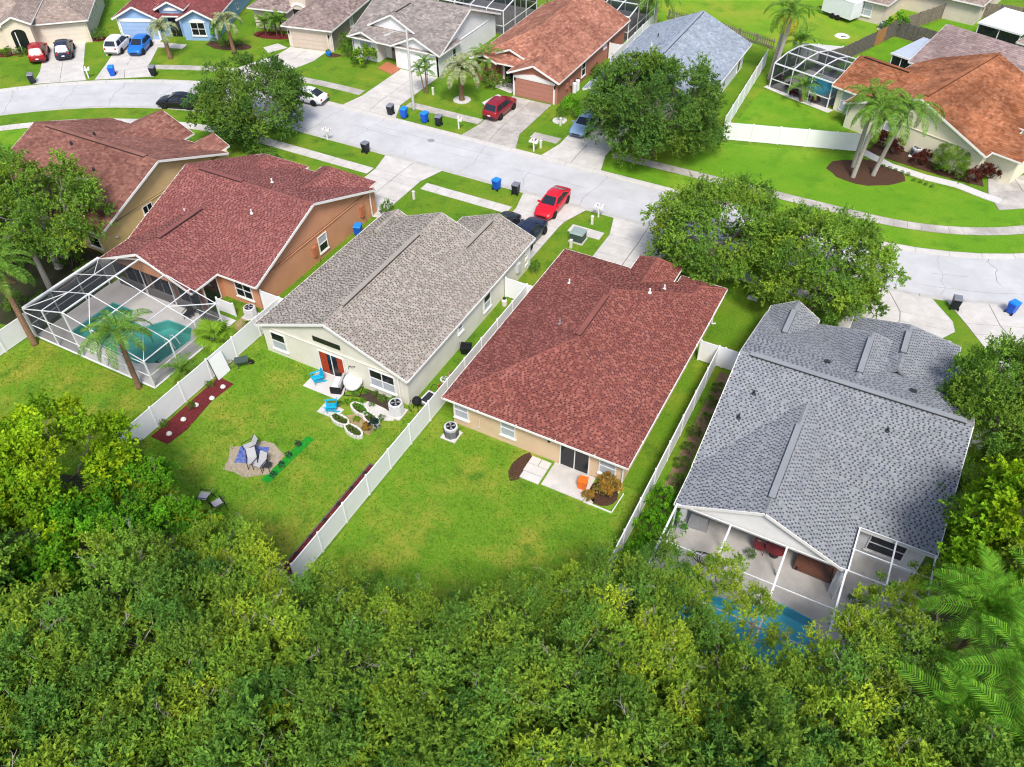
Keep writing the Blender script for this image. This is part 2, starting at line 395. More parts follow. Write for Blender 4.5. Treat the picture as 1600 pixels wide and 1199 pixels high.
# ------------------------------------------------------------------ driveways and pavements
DRIVES_S, DRIVES_N = [], []
def drive(rows, cols=(0, .5, 1), m='concrete', z=.035):
    """rows: list of (left point, right point) from the kerb to the garage; each cell is one cast slab"""
    rows = [(Vector(a).to_3d(), Vector(b).to_3d()) for a, b in rows]
    outl = [a for a, b in rows]+[b for a, b in rows[::-1]]
    root = struct(sheet('driveway', [p[:2] for p in outl], .012, 'joint'))
    for (a0, b0), (a1, b1) in zip(rows, rows[1:]):
        for c0, c1 in zip(cols, cols[1:]):
            q = [a0.lerp(b0, c0), a0.lerp(b0, c1), a1.lerp(b1, c1), a1.lerp(b1, c0)]; cen = sum(q, Vector())/4
            q = [p+(cen-p).normalized()*.034 for p in q]
            MB().prism([p[:2] for p in q], -.02, z+rnd.uniform(-.004, .004)).build('slab', m, root)
    return root
def lin(xl, xr, ys): return [((xl, y), (xr, y)) for y in ys]
W0, W1, X0, X1 = 55.0, 56.15, 68.35, 69.5       # pavement edges near / far
drive([((-45.4, 58.7), (-38.9, 58.7)), ((-44.8, 56.15), (-39.7, 56.15))]+lin(-44.8, -39.7, (55.0, 52.2, 49.2))); DRIVES_S.append((-44.8, -39.7))
drive([((-30.3, 58.7), (-24.0, 58.7)), ((-29.7, 56.15), (-24.9, 56.15))]+lin(-29.7, -25.0, (55.0, 52.0, 49.0, 46.0))); DRIVES_S.append((-29.7, -24.9))
drive([((-21.4, 58.7), (-14.9, 58.7)), ((-20.7, 56.15), (-15.4, 56.15))]+lin(-20.7, -15.4, (55.0, 53.4, 51.6, 50.2, 48.5))); DRIVES_S.append((-20.7, -15.4))
drive([(P(-1.6, 58.7), P(4.2, 58.7)), (P(-1.0, 56.15), P(5.2, 56.15)), (P(-1.0, 55.0), P(5.2, 55.0)), ((-1., 52.5), (4.9, 52.8)), ((-1.0, 49.2), (4.6, 49.2))]); DRIVES_S.append((-1.0, 5.3))
drive([(P(5.1, 58.7), P(10.6, 58.7)), (P(5.9, 56.15), P(10.0, 56.15)), (P(6.2, 55.), P(10.2, 55.)), (P(6.9, 52), P(10.9, 52)), (P(7.5, 49), P(11.5, 49))]); DRIVES_S.append((6.0, 10.1))
drive([((-55.6, 65.65), (-48.8, 65.65)), ((-55.0, 68.35), (-50.0, 68.35))]+lin(-55.0, -50.0, (69.5, 72.6, 76.0))); DRIVES_N.append((-55.0, -50.0))
drive([((-40.9, 65.65), (-34.7, 65.65)), ((-40.4, 68.35), (-35.7, 68.35))]+lin(-40.4, -35.7, (69.5, 72.4, 75.7)), m='concrete_old'); DRIVES_N.append((-40.4, -35.7))
drive([((-31.9, 65.65), (-25.6, 65.65)), ((-31.3, 68.35), (-26.3, 68.35))]+lin(-31.3, -26.3, (69.5, 73, 77)), m='concrete'); DRIVES_N.append((-31.3, -26.3))
drive([(P(-70.8, 65.65), P(-64.4, 65.65)), (P(-70.3, 68.35), P(-65.3, 68.35)), (P(-70.2, 69.5), P(-65.3, 69.5)), ((-70.3, 72.8), (-65.3, 73.3)), ((-70.4, 75.2), (-65.6, 76.2))]); DRIVES_N.append((-70.2, -65.3))
drive([((-84.3, 57.9), (-78.9, 61.6)), ((-85.9, 60.6), (-81.6, 63.2)), ((-86.5, 61.6), (-82.1, 64.2)), ((-88.7, 65.1), (-84.1, 67.2)), ((-90.6, 68.7), (-86.2, 70.2))]); DRIVES_N.append((-87.8, -82.2))
drive([((-89.6, 53.9), (-85.0, 57.4)), ((-91.6, 56.5), (-87.7, 59.3)), ((-92.5, 57.4), (-88.6, 60.2)), ((-95.6, 60.4), (-91.8, 63.2)), ((-98.0, 62.8), (-94.9, 66.2))], cols=(0, .5, 1)); DRIVES_N.append((-95.4, -89.6))
drive([((8.2, 75.3), (14.5, 79.5)), ((7.1, 77.9), (12.5, 81.5)), ((6.8, 80.6), (10.8, 83.6))], m='concrete_old')
def pavement(y0, y1, a, b, skips, m):
    ss = srange(a, b, 1.5); root = None
    for s0, s1 in zip(ss, ss[1:]):
        c = (s0+s1)/2
        if any(k0-.5 < c < k1+.5 for k0, k1 in skips): continue
        q = [P(s0+.012, y0), P(s1-.012, y0), P(s1-.012, y1), P(s0+.012, y1)]
        o = MB().prism([p[:2] for p in q], -.03, .03+rnd.uniform(-.004, .006))
        if root is None: root = struct(o.build('pavement', m))
        else: o.build('slab', m, root)
pavement(W0, W1, -112, 28, DRIVES_S, 'concrete'); pavement(X0, X1, -112, 28, DRIVES_N, 'concrete_old')
# garden walks
drive([((-51.6, 73.6), (-50.9, 76.4)), ((-53, 75), (-53, 76))][:0] or [((-57.6, 75.0), (-57.6, 77.0)), ((-55.05, 74.3), (-55.05, 76.2))], cols=(0, 1), m='terracotta')
drive([((-42.6, 72.8), (-41.7, 72.2)), ((-42.0, 75.4), (-40.5, 74.9))], cols=(0, 1), m='concrete_pale')
drive([((-73.2, 73.6), (-71.6, 72.6)), ((-72.4, 75.4), (-70.5, 74.9))], cols=(0, 1), m='concrete')
drive([((-86.0, 67.4), (-81.6, 68.9)), ((-86.4, 68.9), (-82.0, 70.1))], cols=(0, .5, 1), m='concrete')
drive([((-98.6, 59.8), (-96.4, 61.6)), ((-99.8, 61.0), (-97.6, 62.6))], cols=(0, 1), m='concrete')
# ------------------------------------------------------------------ lawns with a colour of their own, beds
def lawn(pts, m, z=.004): return struct(sheet('lawn', pts, z, m))
YARD_L = [(-53.4, 13), (-38.7, 13), (-38.7, 34), (-41.2, 34), (-41.2, 24.2), (-53.4, 24.2)]
YARD_B = [(-38.2, 12), (-22.9, 12), (-22.9, 31.4), (-38.2, 31.4)]
YARD_C = [(-22.5, 12), (-7.6, 12), (-7.6, 31.4), (-22.5, 31.4)]
for y in (YARD_L, YARD_B, YARD_C): lawn(y, 'grass_yard')
lime = [P(s, 69.6)[:2] for s in srange(-19, 27, 2)]
lawn(lime+[(12.5, 77.5), (7.5, 76.6), (0, 77.6), (-4.8, 79.6), (-17.2, 76.0), (-19, 74)], 'grass_lime')
lawn([(-17.3, 77.4), (-9.9, 79.4), (-6.2, 85.2), (-9.8, 87.2), (-16.8, 89.4)], 'grass_lime')
lawn([P(s, 65.75)[:2] for s in srange(-25.5, 28, 2)]+[P(s, 68.25)[:2] for s in srange(-25.5, 28, 2)][::-1], 'grass_lime')
lawn([P(s, 54.9)[:2] for s in srange(-100, -66, 3)]+[(-68, 50), (-73, 46), (-73, 30), (-100, 20)], 'grass_lime')
lawn([(-34, 97), (-19, 101.5), (-15, 98), (-11, 101), (-7, 112), (-1.5, 124), (-10, 190), (-80, 190)], 'grass_field')
lawn([(-6.4, 111), (-1.5, 109.6), (6, 107.5), (12, 106), (12, 122), (-1, 121.6)], 'grass_lime')
lawn([(-10.8, 100), (-5.2, 98), (-3.9, 104.4), (-1.5, 108.8), (-6.6, 110.8)], 'grass_lime')
struct(sheet('forest_floor', [(-95, -60), (70, -60), (70, 40), (9, 40), (8.3, 20.8), (-7.5, 19.5), (-15, 17.5), (-22.5, 15.6), (-30, 15.2), (-38, 17), (-46, 14), (-58, 14), (-95, 12)], .02, 'litter'))
struct(sheet('forest_floor', [(-53.9, 25), (-53.9, 34), (-57.5, 34.2), (-72, 39), (-80, 30), (-70, 20)], .008, 'litter'))
def bed(name, pts, m, z=.03, edge=None):
    o = struct(MB().prism(pts, -.02, z).build(name, m))
    if edge:
        n = len(pts); k = 0
        for i in range(n):
            a, b = Vector(pts[i]).to_3d(), Vector(pts[(i+1) % n]).to_3d()
            MB().bar(a+Vector((0, 0, .03)), b+Vector((0, 0, .03)), .09, .12).build('edging', edge, o)
    return o
def blob(cx, cy, rx, ry, n=18, rot=0., wob=.08, seed=1):
    r = random.Random(seed); out = []
    for i in range(n):
        a = 2*PI*i/n; k = 1+r.uniform(-wob, wob); x, y = rx*k*math.cos(a), ry*k*math.sin(a)
        out.append((cx+x*math.cos(rot)-y*math.sin(rot), cy+x*math.sin(rot)+y*math.cos(rot)))
    return out
bed('mulch_bed', [(-38.15, 20.9), (-36.7, 20.9), (-36.5, 22.5), (-36.9, 25.2), (-36.7, 27.2), (-38.15, 27.3)], 'mulch_red', .04)
bed('sand_patch', blob(-30.9, 22.6, 1.9, 1.45, 16, .3, .2, 3), 'sand', .02)
bed('green_strip', [(-29.35, 21.4), (-28.75, 21.4), (-28.5, 25.7), (-29.1, 25.7)], 'grass_strip', .012)
bed('mulch_bed', [(-24.05, 16.9), (-22.9, 16.9), (-22.9, 25.6), (-24.05, 25.6)], 'mulch_red', .05, 'wood_old')
bed('stone_patch', blob(-24.3, 16.4, 1.0, .8, 12, 0, .2, 9), 'gravel_tan', .03)
bed('planting_bed', blob(-10.05, 30.25, .95, .95, 14, 0, .06, 4), 'mulch_dark', .03)
bed('mulch_bed', blob(-15.55, 29.8, .55, 1.25, 12, 0, .1, 14), 'mulch_dark', .025)
bed('palm_bed', blob(-3.4, 76.6, 3.4, 2.4, 20, .25, .07, 5), 'mulch_dark', .03)
bed('shrub_bed', [(-4.2, 80.8), (-1.4, 80.0), (1.5, 79.4), (4.6, 79.0), (6.6, 78.9), (6.3, 80.5), (1.0, 83.6), (-2.6, 86.0)], 'mulch_dark', .03)
PATHN = [(-4.6, 80.6), (-1.6, 78.9), (1.6, 78.2), (4.4, 78.1), (6.6, 77.3), (8.2, 76.9)]
for a, b in zip(PATHN, PATHN[1:]):
    d = Vector((b[0]-a[0], b[1]-a[1])).normalized(); n = Vector((-d.y, d.x))*.5
    if a == PATHN[0]: proot = bed('stone_path', [Vector(a)-n, Vector(b)-n, Vector(b)+n, Vector(a)+n], 'pebble', .045)
    else: MB().prism([Vector(a)-n, Vector(b)-n, Vector(b)+n, Vector(a)+n], -.02, .045+.004*PATHN.index(a)).build('path_stretch', 'pebble', proot)
bed('pebble_bed', [(-16.9, 90.2), (-13.9, 88.9), (-9.3, 87.2), (-8.9, 88.0), (-13.4, 89.9), (-16.4, 91.4)], 'pebble', .03)
bed('shrub_bed', blob(-77.4, 72.2, 2.9, 1.3, 16, .2, .1, 6), 'mulch_dark', .02)
bed('mulch_bed', blob(-99.2, 58.6, 2.6, 1.0, 14, .9, .1, 8), 'mulch_red', .02)
bed('mulch_bed', blob(-93.0, 66.5, .9, .8, 12, 0, .1, 8), 'mulch_red', .02)
bed('mulch_bed', blob(-74.6, 77.0, 2.6, 1.1, 14, .2, .1, 2), 'mulch_red', .02)
bed('mulch_bed', blob(-64.3, 75.6, .9, .6, 12, .2, .1, 2), 'mulch_dark', .02)
bed('stone_bed', [(-43.2, 76.8), (-40.9, 76.2), (-40.8, 78.6), (-43.4, 79.4)], 'pebble', .02)
bed('tree_ring', blob(-44.8, 72.4, .95, .95, 18, 0, .03), 'pebble', .06)
bed('tree_ring', blob(-33.4, 72.9, .75, .75, 16, 0, .03), 'pebble', .06)
bed('mulch_bed', blob(-3.0, 50.6, 2.4, 1.2, 14, 0, .1, 8), 'mulch_red', .02)
bed('gravel_strip', [(-7.0, 30), (-6.2, 30), (-6.3, 44), (-7.1, 44)], 'dirt', .012)
bed('dirt_patch', blob(-40.0, 33.0, 1.2, 1.3, 12, 0, .1, 12), 'gravel_tan', .02)
bed('paver_patch', [(-57.0, 28.6), (-54.2, 28.6), (-54.2, 33.8), (-57.0, 33.8)], 'paver', .03)
# ------------------------------------------------------------------ houses: helpers
ROOF = {}
def roof(name, pal, W=.30, E=.19, stain=.25, dash=None, cap=None, stretch=.5, reg=False):
    mk('roof_'+name, (1., 1., 1.), .92, 0, attr=True, stain=stain, sscale=stretch, spec=.15, bump=.25, bscale=60)
    ROOF[name] = dict(m='roof_'+name, pal=pal, W=W, E=E, dash=dash, cap=cap or pal[0], reg=reg)
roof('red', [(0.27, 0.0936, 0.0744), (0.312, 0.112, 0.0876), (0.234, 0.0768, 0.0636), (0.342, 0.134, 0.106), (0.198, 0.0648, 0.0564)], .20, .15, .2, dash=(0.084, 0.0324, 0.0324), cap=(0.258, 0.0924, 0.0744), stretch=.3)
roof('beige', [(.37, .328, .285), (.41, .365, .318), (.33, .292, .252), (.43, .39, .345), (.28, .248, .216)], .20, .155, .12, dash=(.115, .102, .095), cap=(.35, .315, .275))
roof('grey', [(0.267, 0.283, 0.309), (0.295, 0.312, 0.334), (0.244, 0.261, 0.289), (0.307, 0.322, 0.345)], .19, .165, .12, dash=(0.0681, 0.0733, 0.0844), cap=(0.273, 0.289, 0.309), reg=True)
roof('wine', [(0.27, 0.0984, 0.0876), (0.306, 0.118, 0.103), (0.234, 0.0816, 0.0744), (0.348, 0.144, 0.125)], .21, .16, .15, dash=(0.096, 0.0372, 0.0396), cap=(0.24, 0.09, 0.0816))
roof('brown', [(.29, .135, .105), (.26, .115, .09), (.32, .155, .12), (.22, .095, .078)], .36, .22, .45, stretch=.28)
roof('taupe', [(.32, .25, .225), (.37, .29, .26), (.27, .205, .19), (.22, .165, .155)], .42, .24, .3)
roof('ash', [(.32, .285, .265), (.37, .33, .30), (.26, .23, .215), (.30, .26, .245)], .42, .24, .3)
roof('coral', [(.44, .20, .135), (.48, .235, .16), (.39, .165, .11), (.34, .14, .10)], .42, .24, .5, stretch=.3)
roof('steel', [(.30, .345, .41), (.33, .375, .44), (.27, .31, .375)], .42, .24, .12)
roof('rust', [(.40, .155, .075), (.44, .18, .09), (.35, .13, .06), (.46, .20, .11)], .42, .24, .75, stretch=.22)
roof('mauve', [(.33, .245, .235), (.30, .215, .205), (.36, .275, .26)], .45, .26, .4, stretch=.25)
roof('claret', [(.25, .075, .075), (.22, .065, .068), (.28, .09, .085)], .42, .24, .3)
roof('tan', [(.36, .285, .245), (.40, .325, .28), (.32, .25, .215)], .42, .24, .3)
for n, c in (('peach', (.70, .52, .345)), ('bone', (.72, .70, .61)), ('salmon', (.60, .29, .165)), ('sand', (.72, .53, .27)), ('ice', (.70, .72, .76)), ('cream', (.74, .66, .54)),
             ('sky', (.27, .43, .68)), ('taupe', (.31, .265, .215)), ('stucco_white', (.80, .80, .82)), ('brick', (.44, .185, .13)), ('lemon', (.78, .74, .56)), ('buff', (.66, .58, .49))):
    mk('wall_'+n, c, .9, .05, .7, .12, 35, stain=.10, sscale=.5)
mk('door_blue', (.30, .44, .66), .5, .04); mk('door_brick', (.42, .19, .14), .5, .04); mk('door_cream', (.72, .65, .54), .5, .04); mk('door_taupe', (.55, .46, .38), .5, .04); mk('door_white', (.78, .79, .81), .5, .04)

def clip(poly, conv):
    out = poly
    n = len(conv)
    for i in range(n):
        a, b = conv[i], conv[(i+1) % n]; ex, ey = b[0]-a[0], b[1]-a[1]
        inp, out = out, []
        if not inp: return []
        for j in range(len(inp)):
            p, q = inp[j-1], inp[j]
            sp = ex*(p[1]-a[1])-ey*(p[0]-a[0]); sq = ex*(q[1]-a[1])-ey*(q[0]-a[0])
            if sq >= 0:
                if sp < 0: t = sp/(sp-sq); out.append((p[0]+(q[0]-p[0])*t, p[1]+(q[1]-p[1])*t))
                out.append(q)
            elif sp >= 0: t = sp/(sp-sq); out.append((p[0]+(q[0]-p[0])*t, p[1]+(q[1]-p[1])*t))
    return out
def slope(root, pts, rf, seed=0):
    """one roof plane; pts[0]-pts[1] is its eave. A slab with real overlapping shingle tabs on it"""
    cfg = ROOF[rf]; pts = [Vector(p) for p in pts]; n = (pts[1]-pts[0]).cross(pts[2]-pts[0]).normalized()
    if n.z < 0: pts = [pts[1], pts[0]]+pts[2:][::-1]; n = (pts[1]-pts[0]).cross(pts[2]-pts[0]).normalized()
    mb = MB(); mb.col = cfg['pal'][0]; mb.extr([p-n*.13 for p in pts], n*.13)
    o = mb.build('roof_slope', cfg['m'], root)
    u = (pts[1]-pts[0]).normalized(); v = n.cross(u); p0 = pts[0]
    p2 = [((p-p0).dot(u), (p-p0).dot(v)) for p in pts]
    u0, u1 = min(p[0] for p in p2), max(p[0] for p in p2); v1 = max(p[1] for p in p2)
    r = random.Random(seed+len(pts)*7+int(abs(p0.x*13+p0.y*7))); sb = MB(); sb.col = (1, 1, 1)
    W, E, pal, dash = cfg['W'], cfg['E'], cfg['pal'], cfg['dash']; k = 0; y = -.03
    while y < v1:
        x = u0-.04-(r.random()*W*1.6 if not cfg['reg'] else W*1.55*(.5*(k % 2)+.12*math.sin(k*1.7))+W*1.55); i = 0
        while x < u1+.03:
            if dash:  # dark half-height tabs: shingle pattern, plus shadow bands of the courses painted in
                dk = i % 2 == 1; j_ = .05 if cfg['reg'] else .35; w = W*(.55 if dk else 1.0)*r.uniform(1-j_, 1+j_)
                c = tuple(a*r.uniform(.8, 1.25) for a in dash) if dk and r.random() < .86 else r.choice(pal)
            else:
                w = W*r.choice((.5, .7, 1., 1.2, .85)); c = r.choice(pal); q = r.uniform(.85, 1.15); c = tuple(a*q for a in c)
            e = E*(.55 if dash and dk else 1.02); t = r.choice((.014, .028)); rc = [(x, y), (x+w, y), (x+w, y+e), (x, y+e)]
            x += w; i += 1
            cp = clip(rc, p2)
            if len(cp) < 3: continue
            P3 = lambda a, h: p0+u*a[0]+v*a[1]+n*h
            sb.col = c
            sb.poly([P3(a, .006+t*(1-(a[1]-rc[0][1])/E)) for a in cp])
            if len(cp) == 4: sb.poly([P3(cp[0], .002), P3(cp[1], .002), P3(cp[1], .006+t), P3(cp[0], .006+t)])
        y += E; k += 1
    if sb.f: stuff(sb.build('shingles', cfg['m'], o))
    return o
def cap(root, a, b, rf, w=.32, h=.035, dark=False):
    """ridge or hip cap made of short overlapping pieces"""
    cfg = ROOF[rf]; a, b = Vector(a), Vector(b); d = (b-a); L = d.length; d.normalize(); s = d.cross(Vector((0, 0, 1))).normalized(); up = s.cross(d)
    n = max(2, int(L/.3)); mb = MB(); mb.col = cfg['cap']
    for i in range(n):
        p, q = a+d*(L*i/n), a+d*(L*(i+1.12)/n); k = rnd.uniform(.85, 1.12); mb.col = tuple(x*k for x in cfg['cap']); dz = Vector((0, 0, .02))
        mb.poly([p+up*(h+.02), q+up*h, q+s*w/2-dz*3, p+s*w/2-dz*2.2]); mb.poly([p+up*(h+.02), p-s*w/2-dz*2.2, q-s*w/2-dz*3, q+up*h])
    return mb.build('ridge_cap', cfg['m'], root)
def ridge_vent(root, a, b, rf):
    mb = MB(); mb.col = ROOF[rf]['cap']; mb.bar(Vector(a)+Vector((0, 0, .06)), Vector(b)+Vector((0, 0, .06)), .36, .07)
    MB().bar(Vector(a)+Vector((0, 0, .02)), Vector(b)+Vector((0, 0, .02)), .42, .05).build('vent_base', 'dark_metal', mb.build('ridge_vent', ROOF[rf]['m'], root))
def edge(root, a, b, m='trim', name='fascia', w=.09, h=.19, dz=-.10):
    d = Vector((0, 0, dz)); return MB().bar(Vector(a)+d, Vector(b)+d, w, h).build(name, m, root)
def hip(root, rf, x0, x1, y0, y1, ze, pitch, hips=(1, 1), axis=None, fas='trim', skip=()):
    """hip or part-gable roof over a rectangle (eaves given); ridge runs along the longer side or the given axis"""
    w, d = x1-x0, y1-y0; axis = axis or ('x' if w > d else 'y')
    if axis == 'y':
        h = w/2; zr = ze+h*pitch; c = (x0+x1)/2; ra = y0+(h if hips[0] else 0)*hips[0]; rb = y1-(h if hips[1] else 0)*hips[1]
        A, B, C, D = (x0, y0, ze), (x1, y0, ze), (x1, y1, ze), (x0, y1, ze); R0, R1 = (c, ra, zr), (c, rb, zr)
        S = {'w': [D, A, R0, R1], 'e': [B, C, R1, R0], 's': [A, B, R0] if hips[0] else None, 'n': [C, D, R1] if hips[1] else None}
        ends = (('s', hips[0], A, B, R0), ('n', hips[1], C, D, R1)); eav = (('w', D, A), ('e', B, C), ('s', A, B), ('n', C, D))
    else:
        h = d/2; zr = ze+h*pitch; c = (y0+y1)/2; ra = x0+h*hips[0]; rb = x1-h*hips[1]
        A, B, C, D = (x0, y0, ze), (x1, y0, ze), (x1, y1, ze), (x0, y1, ze); R0, R1 = (ra, c, zr), (rb, c, zr)
        S = {'s': [A, B, R1, R0], 'n': [C, D, R0, R1], 'w': [D, A, R0] if hips[0] else None, 'e': [B, C, R1] if hips[1] else None}
        ends = (('w', hips[0], D, A, R0), ('e', hips[1], B, C, R1)); eav = (('s', A, B), ('n', C, D), ('w', D, A), ('e', B, C))
    for k, p in S.items():
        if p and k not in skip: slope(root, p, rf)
    cap(root, R0, R1, rf)
    for k, hp, a, b, r in ends:
        if k in skip: continue
        if hp: cap(root, a, r, rf, .28); cap(root, b, r, rf, .28)
        else: edge(root, a, r, fas, 'rake_board'); edge(root, r, b, fas, 'rake_board')
    for k, a, b in eav:
        if k in skip or S.get(k) is None: continue
        edge(root, a, b, fas, 'gutter', .12, .14, -.06)
    return R0, R1
def walls(root, x0, x1, y0, y1, z1, m, z0=0.): return MB().box(x0, x1, y0, y1, z0-.05, z1).build('wall', m, root)
def gwall(root, ax, pos, c, hw, z0, zr, m, th=.2):
    """gable end wall: triangle of half width hw centred on c, in the plane ax=pos"""
    if ax == 'y': return MB().extr([(c-hw, pos, z0), (c+hw, pos, z0), (c, pos, zr)], (0, th, 0)).build('gable_wall', m, root)
    return MB().extr([(pos, c-hw, z0), (pos, c+hw, z0), (pos, c, zr)], (th, 0, 0)).build('gable_wall', m, root)
NRM = {'-y': Vector((0, -1, 0)), '+y': Vector((0, 1, 0)), '-x': Vector((-1, 0, 0)), '+x': Vector((1, 0, 0))}
def _ob(c, t, n, w, h, d0, d1, mb):
    """box on a wall: centre c, tangent t, outward n, size w x h, from depth d0 to d1 outwards"""
    up = Vector((0, 0, 1)); a = c+n*d0; b = c+n*d1; r = t*(w/2); u = up*(h/2)
    mb.hexa([a-r-u, a+r-u, b+r-u, b-r-u], [a-r+u, a+r+u, b+r+u, b-r+u]); return mb
def win(root, c, nk, w, h, style='h', pane='pane', lower=None, frame='white_paint', name='window', sill=True, fw=.07):
    n = NRM[nk]; t = Vector((0, 0, 1)).cross(n); c = Vector(c); up = Vector((0, 0, 1)); mb = MB()
    for s in (-1, 1): _ob(c+t*(s*(w/2)), t, n, fw, h+fw, -.02, .07, mb); _ob(c+up*(s*h/2), t, n, w-fw, fw, -.02, .068, mb)
    if style in ('h', 'x'): _ob(c, t, n, w-fw, fw*.8, -.02, .06, mb)
    if style in ('v', 'x', 'V'): _ob(c, t, n, fw*.8, h-fw, -.02, .062, mb)
    o = mb.build(name, frame, root)
    if sill: _ob(c-up*(h/2+.09), t, n, w+.2, .10, -.02, .12, MB()).build('sill', 'trim', o)
    cells = {'h': [(0, .25, 1, .5), (0, -.25, 1, .5)], 'v': [(-.25, 0, .5, 1), (.25, 0, .5, 1)], 'V': [(-.25, 0, .5, 1), (.25, 0, .5, 1)], 'x': [(a, b, .5, .5) for a in (-.25, .25) for b in (.25, -.25)], '': [(0, 0, 1, 1)]}[style]
    for i, (a, b, cw, ch) in enumerate(cells):
        _ob(c+t*(a*w)+up*(b*h), t, n, cw*w-fw*.5, ch*h-fw*.5, .005, .022+.001*i, MB()).build('pane', (lower if lower and b < 0 else pane), o)
    return o
def garage(root, c, nk, w, h, m, trim='trim', name='garage_door'):
    n = NRM[nk]; t = Vector((0, 0, 1)).cross(n); c = Vector(c); up = Vector((0, 0, 1))
    mb = MB(); _ob(c+up*(h/2), t, n, w, h, -.02, .01, mb); o = mb.build(name, m, root)
    for i in range(4): _ob(c+up*(h*(i+.5)/4), t, n, w-.04, h/4-.025, .0, .035, MB()).build('panel', m, o)
    mb = MB()
    for s in (-1, 1): _ob(c+t*(s*(w/2+.09))+up*(h/2), t, n, .18, h+.1, -.01, .08, mb)
    _ob(c+up*(h+.12), t, n, w+.36, .24, -.01, .085, mb); mb.build('door_trim', trim, o)
    return o
def vent_pipe(root, p, m='white_paint', r=.06, h=.35): MB().lathe([(r*2.2, -.05), (r*2.2, .02), (r, .06), (r, h)], 8, p).build('vent_pipe', m, root)
def spout(root, p, top, n=(0, 0), m='trim'):
    MB().bar((p[0], p[1], .1), (p[0], p[1], top), .08, .08, (0, 1, 0)).bar((p[0], p[1], .1), (p[0]+n[0]*.4, p[1]+n[1]*.4, .05), .08).build('downspout', m, root)
def lamp(root, c, nk):
    n = NRM[nk]; c = Vector(c); MB().box(c.x+n.x*.1-.07, c.x+n.x*.1+.07, c.y+n.y*.1-.07, c.y+n.y*.1+.07, c.z-.16, c.z+.14).build('wall_lamp', 'black', root)
# ------------------------------------------------------------------ house with the red hip roof (between the two long white fences)
h = thing('house', 'single-storey peach house under a red shingle hip roof, sliding door to a bare concrete patio', 'house', (-15.3, 39.9, 0)); Z = 2.6
walls(h, -21.2, -9.35, 31.2, 48.6, 2.55, 'wall_peach'); walls(h, -15.7, -13.0, 48.6, 50.2, 2.6, 'wall_peach')
walls(h, -12.2, -9.36, 48.5, 49.4, 2.5, 'wall_peach')
R0, R1 = hip(h, 'red', -21.65, -8.88, 30.7, 49.1, Z, .42)
ridge_vent(h, (-15.27, 37.3, 5.30), (-15.27, 41.9, 5.30), 'red')
hip(h, 'red', -16.05, -12.65, 44.5, 50.7, 2.75, .62, hips=(0, .6), axis='y', skip=('s',))
hip(h, 'red', -12.4, -8.9, 46.6, 49.95, 2.62, .42, hips=(0, .9), axis='y', skip=('s',))
for px, py, w, hh, st, lo, pn in ((721.5, 646, 1.0, 1.35, 'h', 'pane_blind', 'pane_blind'), (794, 676, 1.0, 1.35, 'h', 'pane_blind', 'pane_blind'), (949, 735, 1.05, 1.35, 'h', 'pane_blind', 'pane_blind')):
    c = onY(px, py, 31.2); win(h, (c.x, 31.2, 1.42), '-y', w, hh, st, pn, lo)
c = onY(898, 719, 31.2); sd_ = win(h, (c.x, 31.2, 1.05), '-y', 1.95, 2.05, 'v', 'pane', name='sliding_door', sill=False)
spout(h, (-9.25, 31.1), 2.5, (0, -1)); spout(h, (-9.25, 48.7), 2.5, (.6, .6))
for p in ((-18.9, 43.9), (-13.1, 44.6)): vent_pipe(h, (p[0], p[1], Z+(min(p[0]+21.65, 49.1-p[1]))*.42))
vent_pipe(h, (-12.6, 46.4, 3.75)); vent_pipe(h, (-17.2, 38.7, 4.46), 'grey_metal')
for y in (33, 35.5, 38, 40.5, 43, 45.5): MB().box(-8.9, -8.79, y-.03, y+.03, 2.5, 2.68).build('gutter_bracket', 'trim', h)
for x in (-19, -16.3, -13.6, -11): MB().box(x-.03, x+.03, 30.6, 30.72, 2.5, 2.68).build('gutter_bracket', 'trim', h)
MB().box(-9.36, -9.1, 38.3, 38.8, 1.3, 2.0).build('meter_box', 'ac_grey', h)
lamp(h, (-14.2, 31.2, 1.95), '-y'); MB().tube([(-19.2, 31.15, 1.3), (-19.2, 31.1, .6), (-19.6, 31.08, .3)], .03).build('conduit', 'ac_pale', h)
p = thing('patio', 'bare concrete patio slab below the sliding door of the peach house', 'patio', (-12.4, 30.3, 0))
MB().box(-13.75, -10.95, 29.15, 31.15, -.02, .06).build('slab', 'concrete', p); MB().box(-10.9, -10.35, 29.1, 29.6, -.02, .03).build('edge_slab', 'concrete', p)
p = thing('stone_pad', 'pale concrete stepping pads laid beside the bare patio slab', 'paving pad', (-14.5, 30, 0))
for x0, x1, y0, y1 in ((-15.2, -13.9, 29.05, 29.62), (-15.25, -13.9, 29.66, 30.3), (-15.25, -14.6, 30.34, 30.95), (-14.55, -13.9, 30.34, 30.95)):
    MB().box(x0, x1, y0, y1, -.02, .07+rnd.uniform(-.01, .01)).build('slab', 'concrete_pale', p)

